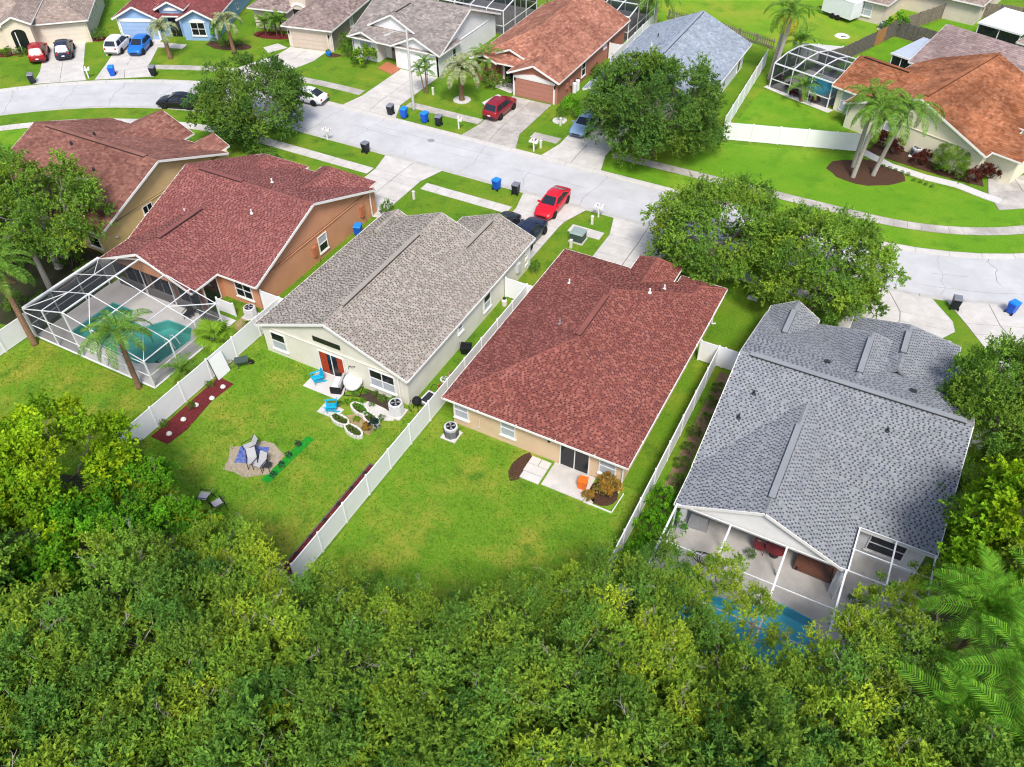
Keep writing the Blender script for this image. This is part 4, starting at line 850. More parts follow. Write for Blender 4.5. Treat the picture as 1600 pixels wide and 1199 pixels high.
def woodfence(label, pts, hgt, m, posts='wood_old', pk=None):
    t = thing('wood_fence', label, 'fence', (*pts[0], 0)); k = 0
    for a, b in zip(pts, pts[1:]):
        a, b = Vector(a).to_3d(), Vector(b).to_3d(); L = (b-a).length; n = max(1, round(L/2.4)); d = (b-a).normalized()
        for i in range(n):
            p, q = a+d*(L*i/n), a+d*(L*(i+1)/n)
            if pk:
                o = MB().bar(p+Vector((0, 0, hgt*.75)), q+Vector((0, 0, hgt*.75)), .05, .1).build('rail', m, t); MB().bar(p+Vector((0, 0, hgt*.25)), q+Vector((0, 0, hgt*.25)), .05, .1).build('rail', m, t)
                w = L/n; c = int(w/.3)
                for j in range(c): u = p+d*(w*(j+.5)/c); MB().prism([(u.x-.06, u.y-.04), (u.x+.06, u.y-.04), (u.x+.06, u.y-.015), (u.x-.06, u.y-.015)], .05, hgt+rnd.uniform(-.03, .03)).build('picket', m, t)
            else:
                w = L/n; c = 6; bm = m
                for j in range(c):
                    u, v = p+d*(w*j/c+.012), p+d*(w*(j+1)/c-.012); z = hgt+rnd.uniform(-.05, .03); MB().bar(u+Vector((0, 0, z/2)), v+Vector((0, 0, z/2)), .03+.01*(j % 2), z).build('board', 'wood_new' if (k == 4 and m == 'wood_old') else bm, t)
            MB().bar(p, p+Vector((0, 0, hgt+.05)), .11, .11).build('post', posts, t); k += 1
    return t
woodfence('weathered grey board fence round the small lime-green yard', [(-12.9, 97.6), (-10.9, 100.4), (-6.7, 111.2), (-1.4, 109.7), (1.5, 108.9)], 1.8, 'wood_old')
woodfence('brown board fence with dark posts around the far back yard', [(-7.2, 110.8), (-1.3, 122.0), (14, 123.5)], 1.8, 'wood', 'wood_old')
woodfence('low weathered picket fence behind the blue-grey roofed house', [(-33, 104.0), (-25.6, 102.7), (-18.6, 100.6)], 1.2, 'wood', 'wood', True)
# ------------------------------------------------------------------ pools and screen cages
def pool(label, outl, deck, plaster, water, loc, dmat='concrete_pale', copz=.05):
    d = struct(sheet('pool_deck', deck, copz, dmat, [outl]))
    t = thing('swimming_pool', label, 'swimming pool', (*loc, 0)); mb = MB(); n = len(outl)
    a = sum(outl[i][0]*outl[(i+1) % n][1]-outl[(i+1) % n][0]*outl[i][1] for i in range(n)); o = outl if a > 0 else outl[::-1]
    for i in range(n):
        p, q = o[i], o[(i+1) % n]; mb.poly([(q[0], q[1], -.8), (p[0], p[1], -.8), (p[0], p[1], copz-.002), (q[0], q[1], copz-.002)])
    mb.build('basin', plaster, t); sheet('basin_floor', o, -.8, plaster, parent=t)
    c = Vector((sum(p[0] for p in o)/n, sum(p[1] for p in o)/n)); w = sheet('water', [Vector(p)+(c-Vector(p)).normalized()*.01 for p in o], -.07, water, parent=t)
    return d, t
def sheet_children_fix(): pass
dk, tp = pool('teal swimming pool with angled ends inside the white screen cage', POOL_L, [(-53.2, 24.3), (-41.2, 24.3), (-41.2, 32.6), (-43.9, 32.65), (-53.2, 32.65)], 'teal_plaster', 'water_teal', (-47, 28))
for i in range(3): MB().extr([(-43.0-.1*i, 26.9, -.3-.25*i), (-42.85, 29.0, -.3-.25*i), (-43.25-.3*i, 29.2, -.3-.25*i), (-43.5-.35*i, 26.9, -.3-.25*i)], (0, 0, -.1)).build('step', 'teal_plaster', tp)
for y in (28.1, 28.6): MB().tube([(-43.9, y, -.6), (-43.9, y, .5), (-43.6, y, .75), (-43.2, y, .5), (-43.0, y, .06)], .03, 6).build('handrail', 'alu', tp)
dk, tp = pool('bright blue swimming pool half hidden by oak branches behind the grey-roofed house', POOL_R, [(-5.5, 21.4), (7.9, 21.4), (7.9, 33.0), (-5.2, 33.0), (-5.5, 29)], 'blue_plaster', 'water_blue', (0, 25), 'concrete')
dk, tp = pool('small light blue pool in the far screen cage beside the rust roof', POOL_N, [(-16.3, 90.6), (-9.9, 88.4), (-7.0, 91.5), (-7.2, 96.2), (-13.2, 97.6)], 'blue_plaster', 'water_blue', (-11.5, 93))

def B(t, a, b, w=.075, name='beam', m='alu'): return MB().bar(a, b, w, w*1.35).build(name, m, t)
def SC(t, pts, m): return MB().poly(pts).build('screen_panel', m, t)
# gabled cage over the teal pool
t = thing('pool_cage', 'white aluminium screen cage with a gabled mesh roof over the teal pool', 'pool cage', (-47.2, 27.9, 0))
XS = [(-53.2, 2.6), (-50.8, 3.34), (-48.3, 4.1), (-45.9, 3.55), (-43.6, 3.02), (-41.3, 2.5)]; YS = [24.4, 26.75, 29.1, 31.4]
for i, (x, z) in enumerate(XS):
    B(t, (x, YS[0], z), (x, YS[-1], z), .17 if i == 0 else (.075 if i in (2,) else .05), 'purlin')
for y in YS:
    for (x0, z0), (x1, z1) in zip(XS, XS[1:]): B(t, (x0, y, z0), (x1, y, z1), .045, 'rafter')
for (x, z) in XS: B(t, (x, 24.4, .02), (x, 24.4, z), .075, 'post')
for z in (.08, 1.15): B(t, (-53.2, 24.38, z), (-41.3, 24.38, z), .045, 'rail')
B(t, (-53.2, 24.39, 2.3), (-41.3, 24.39, 2.3), .045, 'rail')
for y in YS[1:]:
    for x, z in ((-53.2, 2.6), (-41.3, 2.5)): B(t, (x, y, .02), (x, y, z), .075, 'post')
for x in (-53.2, -41.3):
    for z in (.08, 1.15): B(t, (x, 24.4, z), (x, 31.4, z), .045, 'rail')
B(t, (-43.6, 31.4, 1.1), (-41.3, 31.4, 1.1), .045, 'rail')
for a, b in (((-53.2, 24.4, 2.6), (-50.8, 26.75, 3.34)), ((-41.3, 24.4, 2.5), (-43.6, 26.75, 3.02)), ((-53.2, 31.4, 2.6), (-50.8, 29.1, 3.34)), ((-45.9, 24.4, 3.55), (-48.3, 26.75, 4.1)), ((-41.3, 31.4, 2.5), (-43.6, 29.1, 3.02))): B(t, a, b, .045, 'brace')
for j, (y0, y1) in enumerate(zip(YS, YS[1:])):
    for i, ((x0, z0), (x1, z1)) in enumerate(zip(XS, XS[1:])): SC(t, [(x0, y0, z0), (x1, y0, z1), (x1, y1, z1), (x0, y1, z0)], 'screen' if i < 2 else 'screen_thin')
    SC(t, [(-53.2, y0, .05), (-53.2, y1, .05), (-53.2, y1, 2.6), (-53.2, y0, 2.6)], 'screen'); SC(t, [(-41.3, y0, .05), (-41.3, y1, .05), (-41.3, y1, 2.5), (-41.3, y0, 2.5)], 'screen_mid')
for (x0, z0), (x1, z1) in zip(XS, XS[1:]): SC(t, [(x0, 24.4, .05), (x1, 24.4, .05), (x1, 24.4, z1), (x0, 24.4, z0)], 'screen_mid' if x0 < -49 else 'screen_thin')
SC(t, [(-43.6, 31.4, .05), (-41.3, 31.4, .05), (-41.3, 31.4, 2.5), (-43.6, 31.4, 3.02)], 'screen')
MB().box(-53.34, -53.2, 24.3, 24.9, 0, 2.2).build('end_panel', 'vinyl', t)
for x0 in (-52.6, -49.5, -46.5): SC(t, [(x0, 31.9, .05), (x0+2.8, 31.9, .05), (x0+2.8, 31.9, 2.4), (x0, 31.9, 2.4)], 'screen'); B(t, (x0, 31.9, 0), (x0, 31.9, 2.5), .06, 'post')
# flat cage over the blue pool
t = thing('pool_cage', 'white aluminium flat-roofed screen cage over the blue pool among the oak branches', 'pool cage', (1.2, 26, 0))
XS = [-5.4, -2.3, .8, 3.9, 7.9]; YS = [21.5, 24.1, 26.8, 29.45]; ZC = 2.75
for x in XS:
    B(t, (x, YS[0], ZC), (x, YS[-1], ZC), .10, 'purlin'); B(t, (x, YS[0], 0), (x, YS[0], ZC), .08, 'post'); B(t, (x, YS[-1]-.1, 0), (x, YS[-1]-.1, ZC), .08, 'post')
for y in YS: B(t, (XS[0], y, ZC+.01), (XS[-1], y, ZC+.01), .045, 'rafter')
for y in (30.9, 32.5): B(t, (3.9, y, ZC+.05), (7.9, y, ZC+.05), .045, 'rafter')
for x in (3.98, 5.9, 7.9): B(t, (x, 29.45, ZC+.05), (x, 32.5, ZC+.05), .08, 'purlin')
for y in (24.1, 26.8): B(t, (-5.4, y, 0), (-5.4, y, ZC), .07, 'post'); B(t, (7.9, y, 0), (7.9, y, ZC), .07, 'post')
for x in (-5.4, 7.9): B(t, (x, 21.5, 1.1), (x, 29.4, 1.1), .045, 'rail'); B(t, (x, 21.5, .06), (x, 29.4, .06), .045, 'rail')
B(t, (7.9, 26.8, 1.1), (7.9, 29.4, 2.7), .045, 'brace'); B(t, (-5.4, 21.5, 1.1), (7.9, 21.5, 1.1), .045, 'rail')
for x0, x1 in zip(XS, XS[1:]):
    for y0, y1 in zip(YS, YS[1:]): SC(t, [(x0, y0, ZC), (x1, y0, ZC), (x1, y1, ZC), (x0, y1, ZC)], 'screen_thin')
    SC(t, [(x0, 21.5, .05), (x1, 21.5, .05), (x1, 21.5, ZC), (x0, 21.5, ZC)], 'screen_thin')
for y0, y1 in zip(YS, YS[1:]):
    for x in (-5.4, 7.9): SC(t, [(x, y0, .05), (x, y1, .05), (x, y1, ZC), (x, y0, ZC)], 'screen_thin')
SC(t, [(3.95, 29.45, ZC+.05), (7.9, 29.45, ZC+.05), (7.9, 32.5, ZC+.05), (3.95, 32.5, ZC+.05)], 'screen_thin')
def cage(label, loc, ang, w, d, z, nx, ny, peak=.0, roofm='screen_mid', wallm='screen'):
    t = thing('pool_cage', label, 'pool cage', (*loc, 0), rad(ang), local=True); X = [w*i/nx for i in range(nx+1)]; Y = [d*i/ny for i in range(ny+1)]
    zz = lambda y: z+peak*(1-abs(2*y/d-1))
    for x in X:
        for y0, y1 in zip(Y, Y[1:]): B(t, (x, y0, zz(y0)), (x, y1, zz(y1)), .09, 'rafter')
        B(t, (x, 0, 0), (x, 0, z), .09, 'post'); B(t, (x, d, 0), (x, d, z), .09, 'post')
    for y in Y: B(t, (0, y, zz(y)+.01), (w, y, zz(y)+.01), .09, 'purlin'); B(t, (0, y, 0), (0, y, zz(y)), .08, 'post'); B(t, (w, y, 0), (w, y, zz(y)), .08, 'post')
    for y in (0, d): B(t, (0, y, 1.0), (w, y, 1.0), .07, 'rail')
    for x in (0, w): B(t, (x, 0, 1.0), (x, d, 1.0), .07, 'rail')
    for x0, x1 in zip(X, X[1:]):
        for y0, y1 in zip(Y, Y[1:]): SC(t, [(x0, y0, zz(y0)), (x1, y0, zz(y0)), (x1, y1, zz(y1)), (x0, y1, zz(y1))], roofm)
        for y in (0, d): SC(t, [(x0, y, .05), (x1, y, .05), (x1, y, z), (x0, y, z)], wallm)
    for y0, y1 in zip(Y, Y[1:]):
        for x in (0, w): SC(t, [(x, y0, .05), (x, y1, .05), (x, y1, zz(y1)), (x, y0, zz(y0))], wallm)
    return t
cage('white-framed screen cage over the small blue pool beside the rust roof', (-16.3, 90.4), -18, 7.0, 7.0, 2.7, 3, 3, .7, 'screen_mid', 'screen')
cage('dark screened cage with white bars behind the white stucco house', (-58.5, 90.2), 0, 9.2, 9, 2.8, 4, 3, .8, 'screen', 'screen')
cage('dark screened cage with white bars behind the coral roof', (-43.0, 95.2), 0, 8.0, 9, 2.8, 4, 3, .7, 'screen', 'screen')
struct(sheet('pool_deck', [(-58.5, 90.2), (-49.3, 90.2), (-49.3, 99.2), (-58.5, 99.2)], .03, 'concrete')); struct(sheet('pool_deck', [(-43, 95.2), (-35, 95.2), (-35, 104.2), (-43, 104.2)], .03, 'concrete_old'))
# ------------------------------------------------------------------ vegetation
def npmesh(name, V, F, mat, C=None):
    me = bpy.data.meshes.new(name); me.from_pydata(V.tolist() if not isinstance(V, list) else V, [], F.tolist()); me.materials.append(MATS[mat])
    if C is not None:
        at = me.attributes.new('Col', 'FLOAT_COLOR', 'FACE'); c4 = np.ones((len(F), 4), np.float32); c4[:, :3] = C; at.data.foreach_set('color', c4.ravel())
    me.update(); return me
def nrm(a): return a/np.maximum(np.linalg.norm(a, axis=-1, keepdims=True), 1e-6)
def leaf_quads(rg, pos, axis, nor, L, Wd):
    """one rhombic leaf per position: tip along axis, face along nor"""
    side = nrm(np.cross(axis, nor)); L = L[:, None]; Wd = Wd[:, None]
    fold = nor*(L*.10)
    V = np.stack([pos, pos+axis*L*.45+side*Wd*.5+fold, pos+axis*L, pos+axis*L*.45-side*Wd*.5+fold], 1).reshape(-1, 3)
    F = np.arange(len(V)).reshape(-1, 4); return V, F
def foliage(rg, centers, crad, nshoot, nleaf, leaf, center, yellow=.25, asp=.5, up=.5, spread=1., warm=.0):
    """shoots that leave each clump outwards, with leaves set along them"""
    nc = len(centers); out = nrm(centers-center)
    c = np.repeat(centers, nshoot, 0); o = np.repeat(out, nshoot, 0); ci = np.repeat(np.arange(nc), nshoot)
    d = nrm(o*.7+rg.normal(size=c.shape)*.85*spread+np.array([0, 0, up])); r = np.repeat(crad, nshoot)
    st = c+d*(r*rg.uniform(.25, .8, len(c)))[:, None]; ln = r*rg.uniform(.25, .55, len(c)); d = nrm(d+rg.normal(size=c.shape)*.45)
    t = rg.uniform(.1, 1., (len(c), nleaf)); P = (st[:, None]+d[:, None]*(ln[:, None]*t)[..., None]).reshape(-1, 3); D = np.repeat(d, nleaf, 0); li = np.repeat(ci, nleaf)
    ax = nrm(D*.7+rg.normal(size=P.shape)*.8); no = nrm(np.array([0, 0, .7])+np.repeat(np.repeat(out, nshoot, 0), nleaf, 0)*.5+rg.normal(size=P.shape)*.7)
    L = leaf*rg.uniform(.65, 1.3, len(P)); V, F = leaf_quads(rg, P, ax, no, L, L*asp)
    y = np.clip(rg.normal(.0, yellow, nc), -.45, .5)[li]+rg.normal(0, .12, len(P)); k = (1+.35*np.clip(y, -.6, 1.2))*(rg.uniform(.72, 1.2, nc)[li])*rg.uniform(.75, 1.25, len(P))
    C = np.stack([k*(1+.55*np.clip(y, -.4, 2)+warm*.0), k*(1+.15*y), k*(1-.25*y)], 1)
    if warm: w = (rg.random(nc) < warm)[li] & (rg.random(len(P)) < .6); C[w] *= np.array([1.7, .85, .8])
    return V, F, np.clip(C, .05, 3)
def tree_meshes(name, seed, R, RZ, ZC, nclump, crad, nshoot, nleaf, leaf, mat, bark='bark', tr=.2, yellow=.25, asp=.5, inner=.45, low=-.4, lobes=7, warm=0., nl=6, up=.5, bare=.12, lamp=1.):
    rg = np.random.default_rng(seed); n = nclump*3
    d = nrm(rg.normal(size=(n, 3))); d = d[d[:, 2] > low][:nclump]; ld = nrm(rg.normal(size=(lobes, 3))); am = rg.uniform(-.28, .32, lobes)*lamp
    mult = 1+(am[None]*np.maximum(0, d@ld.T)**3).sum(1); rr = rg.uniform(inner, 1., len(d))**.6*mult
    C = d*rr[:, None]*np.array([R, R, RZ])+np.array([0, 0, ZC]); cen = np.array([0, 0, ZC-RZ*.35])
    cr = crad*rg.uniform(.75, 1.3, len(C))
    V, F, col = foliage(rg, C, cr, nshoot, nleaf, leaf, cen, yellow, asp, up, warm=warm)
    crown = npmesh(name+'_crown', V, F, mat, col)
    # skeleton: trunk, limbs to groups of clumps, branches, twigs
    mb = MB(); r = random.Random(seed); fork = Vector((r.uniform(-.2, .2), r.uniform(-.2, .2), max(.9, ZC-RZ*.75)))
    mb.tube([(0, 0, -.15), (0, 0, .15), fork*.55, fork], [tr*1.7, tr*1.15, tr, tr*.85], 8)
    K = nl; seeds = C[rg.choice(len(C), K, False)]
    for _ in range(3):
        a = np.argmin(((C[:, None]-seeds[None])**2).sum(2), 1); seeds = np.stack([C[a == i].mean(0) if (a == i).any() else seeds[i] for i in range(K)])
    def seg(p, q, r0, r1, n=5, bend=.12):
        p, q = Vector(p), Vector(q); L = (q-p).length; m1 = p.lerp(q, .35)+Vector((r.uniform(-1, 1), r.uniform(-1, 1), r.uniform(-.2, 1)))*L*bend; m2 = p.lerp(q, .7)+Vector((r.uniform(-1, 1), r.uniform(-1, 1), r.uniform(-.5, .8)))*L*bend
        mb.tube([p, m1, m2, q], [r0, r0*.8+r1*.2, (r0+r1)/2, r1], n, False); return m2
    for i in range(K):
        idx = np.where(a == i)[0]
        if not len(idx): continue
        e = fork.lerp(Vector(seeds[i]), .62); seg(fork, e, tr*.55, tr*.32, 6)
        kb = max(1, len(idx)//7); sd = C[rg.choice(idx, kb, False)]; ab = np.argmin(((C[idx][:, None]-sd[None])**2).sum(2), 1)
        for j in range(kb):
            ii = idx[ab == j]
            if not len(ii): continue
            g = Vector(C[ii].mean(0)); e2 = e.lerp(g, .6); seg(e, e2, tr*.3, tr*.15, 5)
            for q in ii:
                tip = Vector(C[q]); seg(e2, tip+(tip-Vector(cen)).normalized()*cr[q]*.5, tr*.13, tr*.035, 3, .16)
                if r.random() < bare:      # bare grey twigs that stick out of the leaves
                    o = (tip-Vector(cen)).normalized(); b = tip+o*cr[q]*.5; dd = (o+Vector((r.uniform(-1, 1), r.uniform(-1, 1), r.uniform(-.2, .5)))).normalized(); w = Vector((r.uniform(-1, 1), r.uniform(-1, 1), r.uniform(-.6, .6)))*.35; path = [b]
                    for st_ in range(5): dd = (dd+w*.5+Vector((r.uniform(-1, 1), r.uniform(-1, 1), r.uniform(-1, 1)))*.25).normalized(); path.append(path[-1]+dd*.17)
                    mb.tube(path, [.02, .017, .014, .011, .008, .005], 3, False)
                    for st_ in path[1:]:
                        for _ in range(2):
                            e = (dd+Vector((r.uniform(-1, 1), r.uniform(-1, 1), r.uniform(-.8, .8)))*1.1).normalized(); m_1 = st_+e*.13; m_2 = m_1+(e+Vector((r.uniform(-1, 1), r.uniform(-1, 1), r.uniform(-1, 1)))*.7).normalized()*.14
                            mb.tube([st_, m_1, m_2], [.009, .007, .004], 3, False)
    return mb.mesh(name+'_trunk', bark), crown
TREES = {}
def T(name, *a, **k): TREES[name] = tree_meshes(name, *a, **k)
T('oak_a', 11, 3.0, 2.4, 6.6, 36, .98, 62, 13, .15, 'leaf_oak', 'bark_pale', .16, .30, .48, bare=.22)
T('oak_b', 12, 3.0, 2.7, 6.4, 38, .92, 58, 13, .15, 'leaf_olive', 'bark_pale', .16, .35, .46, bare=.3)
T('oak_c', 13, 3.0, 2.3, 6.7, 34, 1.02, 64, 13, .15, 'leaf_dark', 'bark_pale', .17, .38, .48, bare=.2)
T('oak_d', 14, 2.6, 2.6, 6.5, 34, .66, 34, 12, .15, 'leaf_olive', 'bark_pale', .13, .4, .46, inner=.3, bare=.4)
T('maple_a', 21, 3.5, 3.0, 5.6, 62, .95, 38, 12, .20, 'leaf_lime', 'bark', .18, .28, .6, bare=.02)
T('maple_b', 22, 2.8, 2.6, 5.2, 46, .86, 40, 12, .18, 'leaf_bright', 'bark', .15, .35, .58, warm=.05, bare=.05)
T('street_a', 31, 6.0, 3.6, 4.4, 135, 1.25, 46, 12, .21, 'leaf_street', 'bark', .3, .30, .5, low=-.8, nl=8, bare=.05, lamp=.45)
T('street_b', 32, 5.8, 3.4, 4.3, 130, 1.2, 46, 12, .20, 'leaf_oak', 'bark', .28, .25, .52, low=-.8, nl=8, bare=.05, lamp=.45)
T('dense', 41, 4.2, 3.2, 4.0, 95, 1.0, 40, 11, .17, 'leaf_oak', 'bark_pale', .22, .18, .5, low=-.5, nl=7, bare=.08)
def tree(kind, label, xy, s=1., group=None, rot=None, sz=None):
    t = thing('tree', label, 'tree', (xy[0], xy[1], 0), rnd.uniform(0, 6.28) if rot is None else rot, group, True, (s, s, sz or s))
    tm, cm = TREES[kind]; inst('trunk', tm, t); inst('crown', cm, t); return t
tree('street_a', 'large dark oak on the verge beside the parked black car', G(392, 157, 4.4*.86)[:2], .86)
tree('street_a', 'largest spreading oak, in front of the blue-grey roofed house', G(1025, 170, 4.4*1.04)[:2], 1.04, rot=2.2)
tree('street_b', 'broad oak on the verge shading the driveway of the red-roofed house', G(1118, 362, 4.3*.9)[:2], .9, rot=.5)
tree('street_b', 'broad oak in the front yard of the grey-roofed house', G(1288, 418, 4.3*.88)[:2], .88, rot=3.6)
tree('dense', 'round dark evergreen beside the brown roof and the queen palm', G(55, 340, 4.0*1.2)[:2], 1.2, rot=1.)
tree('dense', 'second dark evergreen behind the brown-roofed house', (-64.5, 29.5), 1.2, rot=2.)
tree('street_b', 'tall oak at the side wall of the grey-roofed house', G(1590, 645, 4.0)[:2], .74, rot=5., sz=1.0)
tree('maple_a', 'lime-green leafy tree at the corner of the blue pool cage', (11.4, 32.3), 1.2, rot=1.2)
tree('dense', 'dark oak beside the drive to the right of the grey-roofed house', (13.6, 47.5), .8, rot=2.5)
# the woodland behind the yards: px, py of the crown centre in the photograph, crown height, size, kind
ZK = {'oak_a': 6.6, 'oak_b': 6.4, 'oak_c': 6.7, 'oak_d': 6.5, 'maple_a': 5.6, 'maple_b': 5.2}
WOOD = [(75, 738, 1.05, 'maple_a'), (-95, 760, 1.1, 'maple_a'), (15, 880, .95, 'maple_a'), (205, 780, .86, 'maple_b'), (140, 872, .95, 'maple_b'), (262, 850, .80, 'maple_b'),
 (-90, 920, 1.15, 'oak_c'), (345, 880, .78, 'oak_b'), (30, 985, 1.1, 'maple_b'), (185, 970, 1.1, 'oak_a'), (300, 955, .88, 'oak_c'), (405, 950, .82, 'oak_b'), (492, 975, .78, 'oak_a'),
 (570, 955, .62, 'oak_c'), (640, 1015, .88, 'oak_b'), (725, 990, .66, 'oak_c'), (800, 975, .72, 'oak_a'), (880, 955, .72, 'oak_b'), (965, 935, .78, 'oak_a'), (1030, 908, .62, 'oak_c'),
 (95, 1075, 1.15, 'oak_b'), (-40, 1060, 1.1, 'oak_a'), (245, 1070, 1.1, 'oak_c'), (385, 1060, 1.12, 'oak_b'), (525, 1070, 1.0, 'oak_a'), (735, 1085, 1.12, 'oak_a'),
 (855, 1060, .95, 'oak_c'), (985, 1040, 1.0, 'oak_b'), (1100, 1070, .82, 'oak_c'), (640, 1120, .95, 'oak_c'),
 (1120, 905, .62, 'oak_d'), (1065, 995, .7, 'oak_a'), (1180, 962, .6, 'oak_d'), (1065, 925, .55, 'oak_d'), (1335, 1025, .76, 'oak_b'), (1395, 950, .60, 'oak_d'), (1425, 1065, .8, 'oak_a'), (1195, 1120, .95, 'oak_b'), (1310, 1130, .95, 'oak_a'),
 (0, 1190, 1.2, 'oak_c'), (165, 1195, 1.2, 'oak_a'), (320, 1185, 1.15, 'oak_b'), (465, 1190, 1.15, 'oak_c'), (610, 1220, 1.2, 'oak_b'),
 (775, 1210, 1.15, 'oak_c'), (915, 1180, 1.1, 'oak_a'), (1050, 1185, 1.1, 'oak_b'), (1195, 1235, 1.15, 'oak_c'), (1340, 1240, 1.15, 'oak_b'), (1480, 1260, 1.1, 'oak_a'),
 (-40, 1330, 1.3, 'oak_a'), (140, 1330, 1.3, 'oak_b'), (320, 1330, 1.3, 'oak_c'), (500, 1330, 1.3, 'oak_a'), (680, 1350, 1.3, 'oak_c'), (860, 1330, 1.3, 'oak_b'), (1040, 1340, 1.3, 'oak_a'), (1220, 1370, 1.3, 'oak_c'), (1400, 1370, 1.3, 'oak_b'), (1600, 1370, 1.3, 'oak_a'),
 (1515, 790, .6, 'dense'), (1470, 915, .55, 'oak_d'), (1660, 900, 1.0, 'oak_a'), (1690, 800, 1.0, 'oak_c')]
WL = {'maple_a': 'lime-green broad-leaved tree in the woodland edge behind the pool-cage yard', 'maple_b': 'bright green leafy tree with reddish shoots in the woodland behind the yards', 'oak_a': 'mid-green oak in the woodland behind the yards',
      'oak_b': 'olive-green oak with pale bare twigs in the woodland behind the yards', 'oak_c': 'dark green oak in the woodland behind the yards', 'oak_d': 'thin-crowned oak reaching over the blue pool cage', 'dense': 'small oak against the right wall of the grey-roofed house'}
WG = {'maple_a': 'lime-green woodland trees', 'maple_b': 'bright green woodland trees', 'oak_a': 'mid-green woodland oaks', 'oak_b': 'olive-green woodland oaks', 'oak_c': 'dark green woodland oaks', 'oak_d': 'oaks over the blue pool cage'}
OWN = {(75, 738): 'round lime-green tree whose crown meets the grass of the pool-cage yard', (15, 880): 'lime-green tree behind the round one, next to bright green neighbours', (205, 780): 'bright green tree touching the end of the fence by the red mulch bed',
 (262, 850): 'bright green tree beside the white sling chairs in the grass', (140, 872): 'bright green tree with pinkish shoots behind the round lime-green tree', (345, 880): 'olive-green oak just behind the sling chairs at the woodland edge', (492, 975): 'mid-green oak at the very end of the planter fence', (570, 955): 'dark green oak on the yard side of the planter-fence end',
 (1030, 908): 'dark green oak at the end of the fence beside the grey-roofed house', (965, 935): 'mid-green oak along the lower edge of the bare-patio yard', (1120, 905): 'thin-crowned oak spreading across the pool cage toward the porch', (1395, 950): 'thin-crowned oak at the cage corner below the lime-green tree', (1180, 962): 'thin-crowned oak directly above the blue water', (1335, 1025): 'olive-green oak beside the dead brown palm tuft'}
for px, py, s, k in WOOD:
    own = OWN.get((px, py))
    if own: p = G(px, py, ZK.get(k, 4.6)*s); tree(k, own, p[:2], s); continue
    p = G(px, py, ZK.get(k, 4.6)*s); tree(k, WL[k], p[:2], s, WG.get(k))

# ---- palms
def frond_mesh(name, seed, L, droop, nl, ll, mat, lw=.035, vee=.35, tipd=.5, arch=.35):
    """pinnate frond growing along +x from the origin, drooping, leaflets either side"""
    rg = np.random.default_rng(seed); r = random.Random(seed); n = 12; pts = []; a = arch; x = z = 0.
    for i in range(n+1):
        pts.append((x, z)); a2 = a-droop*((i+1)/n)**1.3; x += math.cos(a2)*L/n; z += math.sin(a2)*L/n
    mb = MB(); mb.col = (.9, 1., .6); mb.tube([(p[0], 0, p[1]) for p in pts], [.035*(1-.8*i/n) for i in range(n+1)], 3, False)
    for i in range(nl):
        t = .14+.86*i/(nl-1); f = t*n; j = min(n-1, int(f)); fr = f-j; px = pts[j][0]*(1-fr)+pts[j+1][0]*fr; pz = pts[j][1]*(1-fr)+pts[j+1][1]*fr
        tx, tz = pts[j+1][0]-pts[j][0], pts[j+1][1]-pts[j][1]; q = math.hypot(tx, tz); tx /= q; tz /= q
        ln = ll*(math.sin(PI*min(1, .18+.80*t))**.6)*r.uniform(.85, 1.1)
        for s in (-1, 1):
            fw = .45+.4*t; d = Vector((tx*fw, s, tz*fw+vee)).normalized(); b = Vector((px, 0, pz)); m = b+d*ln*.5; e = m+Vector((d.x*.8, d.y*.55, d.z-tipd-r.uniform(0, .5)))*ln*.5
            w = Vector((tx, 0, tz))*lw; k = r.uniform(.5, 1.35); mb.col = (k*r.uniform(.85, 1.3), k, k*.9)
            w = w*r.uniform(.8, 1.3); mb.faces([b-w*.6, b+w*.6, m+w, m-w, e], [(0, 1, 2, 3), (3, 2, 4)])
    return mb.mesh(name, mat)
FR = {'queen': [frond_mesh('frond', 1+i, 2.9, 1.5+.2*i, 32, .7, 'leaf_palm', .032, arch=.55) for i in range(2)],
      'bright': [frond_mesh('frond', 11+i, 3.6, 1.35+.25*i, 30, .95, 'leaf_palm_bright', .032, arch=.6) for i in range(2)],
      'pindo': [frond_mesh('frond', 21+i, 2.7, 2.5+.3*i, 34, .6, 'leaf_pindo', .034, .5, .3, .9) for i in range(2)],
      'small': [frond_mesh('frond', 31+i, 1.25, 1.2, 24, .38, 'leaf_palm', .022, arch=.5) for i in range(2)],
      'yellow': [frond_mesh('frond', 41, 2.6, 2.3, 40, .6, 'leaf_yellow', .018, arch=.2)], 'dead': [frond_mesh('frond', 42, 2.0, 1.9, 24, .3, 'leaf_dead', .03, .1, .6, -.6)]}
def fan_mesh(seed, R, mat):
    r = random.Random(seed); mb = MB(); mb.col = (1, 1, 1); mb.tube([(0, 0, 0), (R*.45, 0, R*.28), (R*.8, 0, R*.36)], [.03, .02, .015], 4, False); c = Vector((R*.8, 0, R*.36)); n = 26
    for i in range(n):
        a = rad(-150+300*i/(n-1)); d = Vector((math.cos(a), math.sin(a), -.15-.25*abs(a)/2)).normalized(); w = Vector((-math.sin(a), math.cos(a), .25 if i % 2 else -.25))*R*.055; k = r.uniform(.75, 1.25); mb.col = (k, k, k*.9)
        mb.faces([c, c+d*R*.45-w, c+d*R*.45+w, c+d*R*.85+Vector((0, 0, -.12*R))], [(0, 1, 2), (1, 3, 2)])
    return mb.mesh('fan_leaf', mat)
FR['fan'] = [fan_mesh(5, 1.15, 'leaf_fan'), fan_mesh(6, 1.0, 'leaf_fan')]
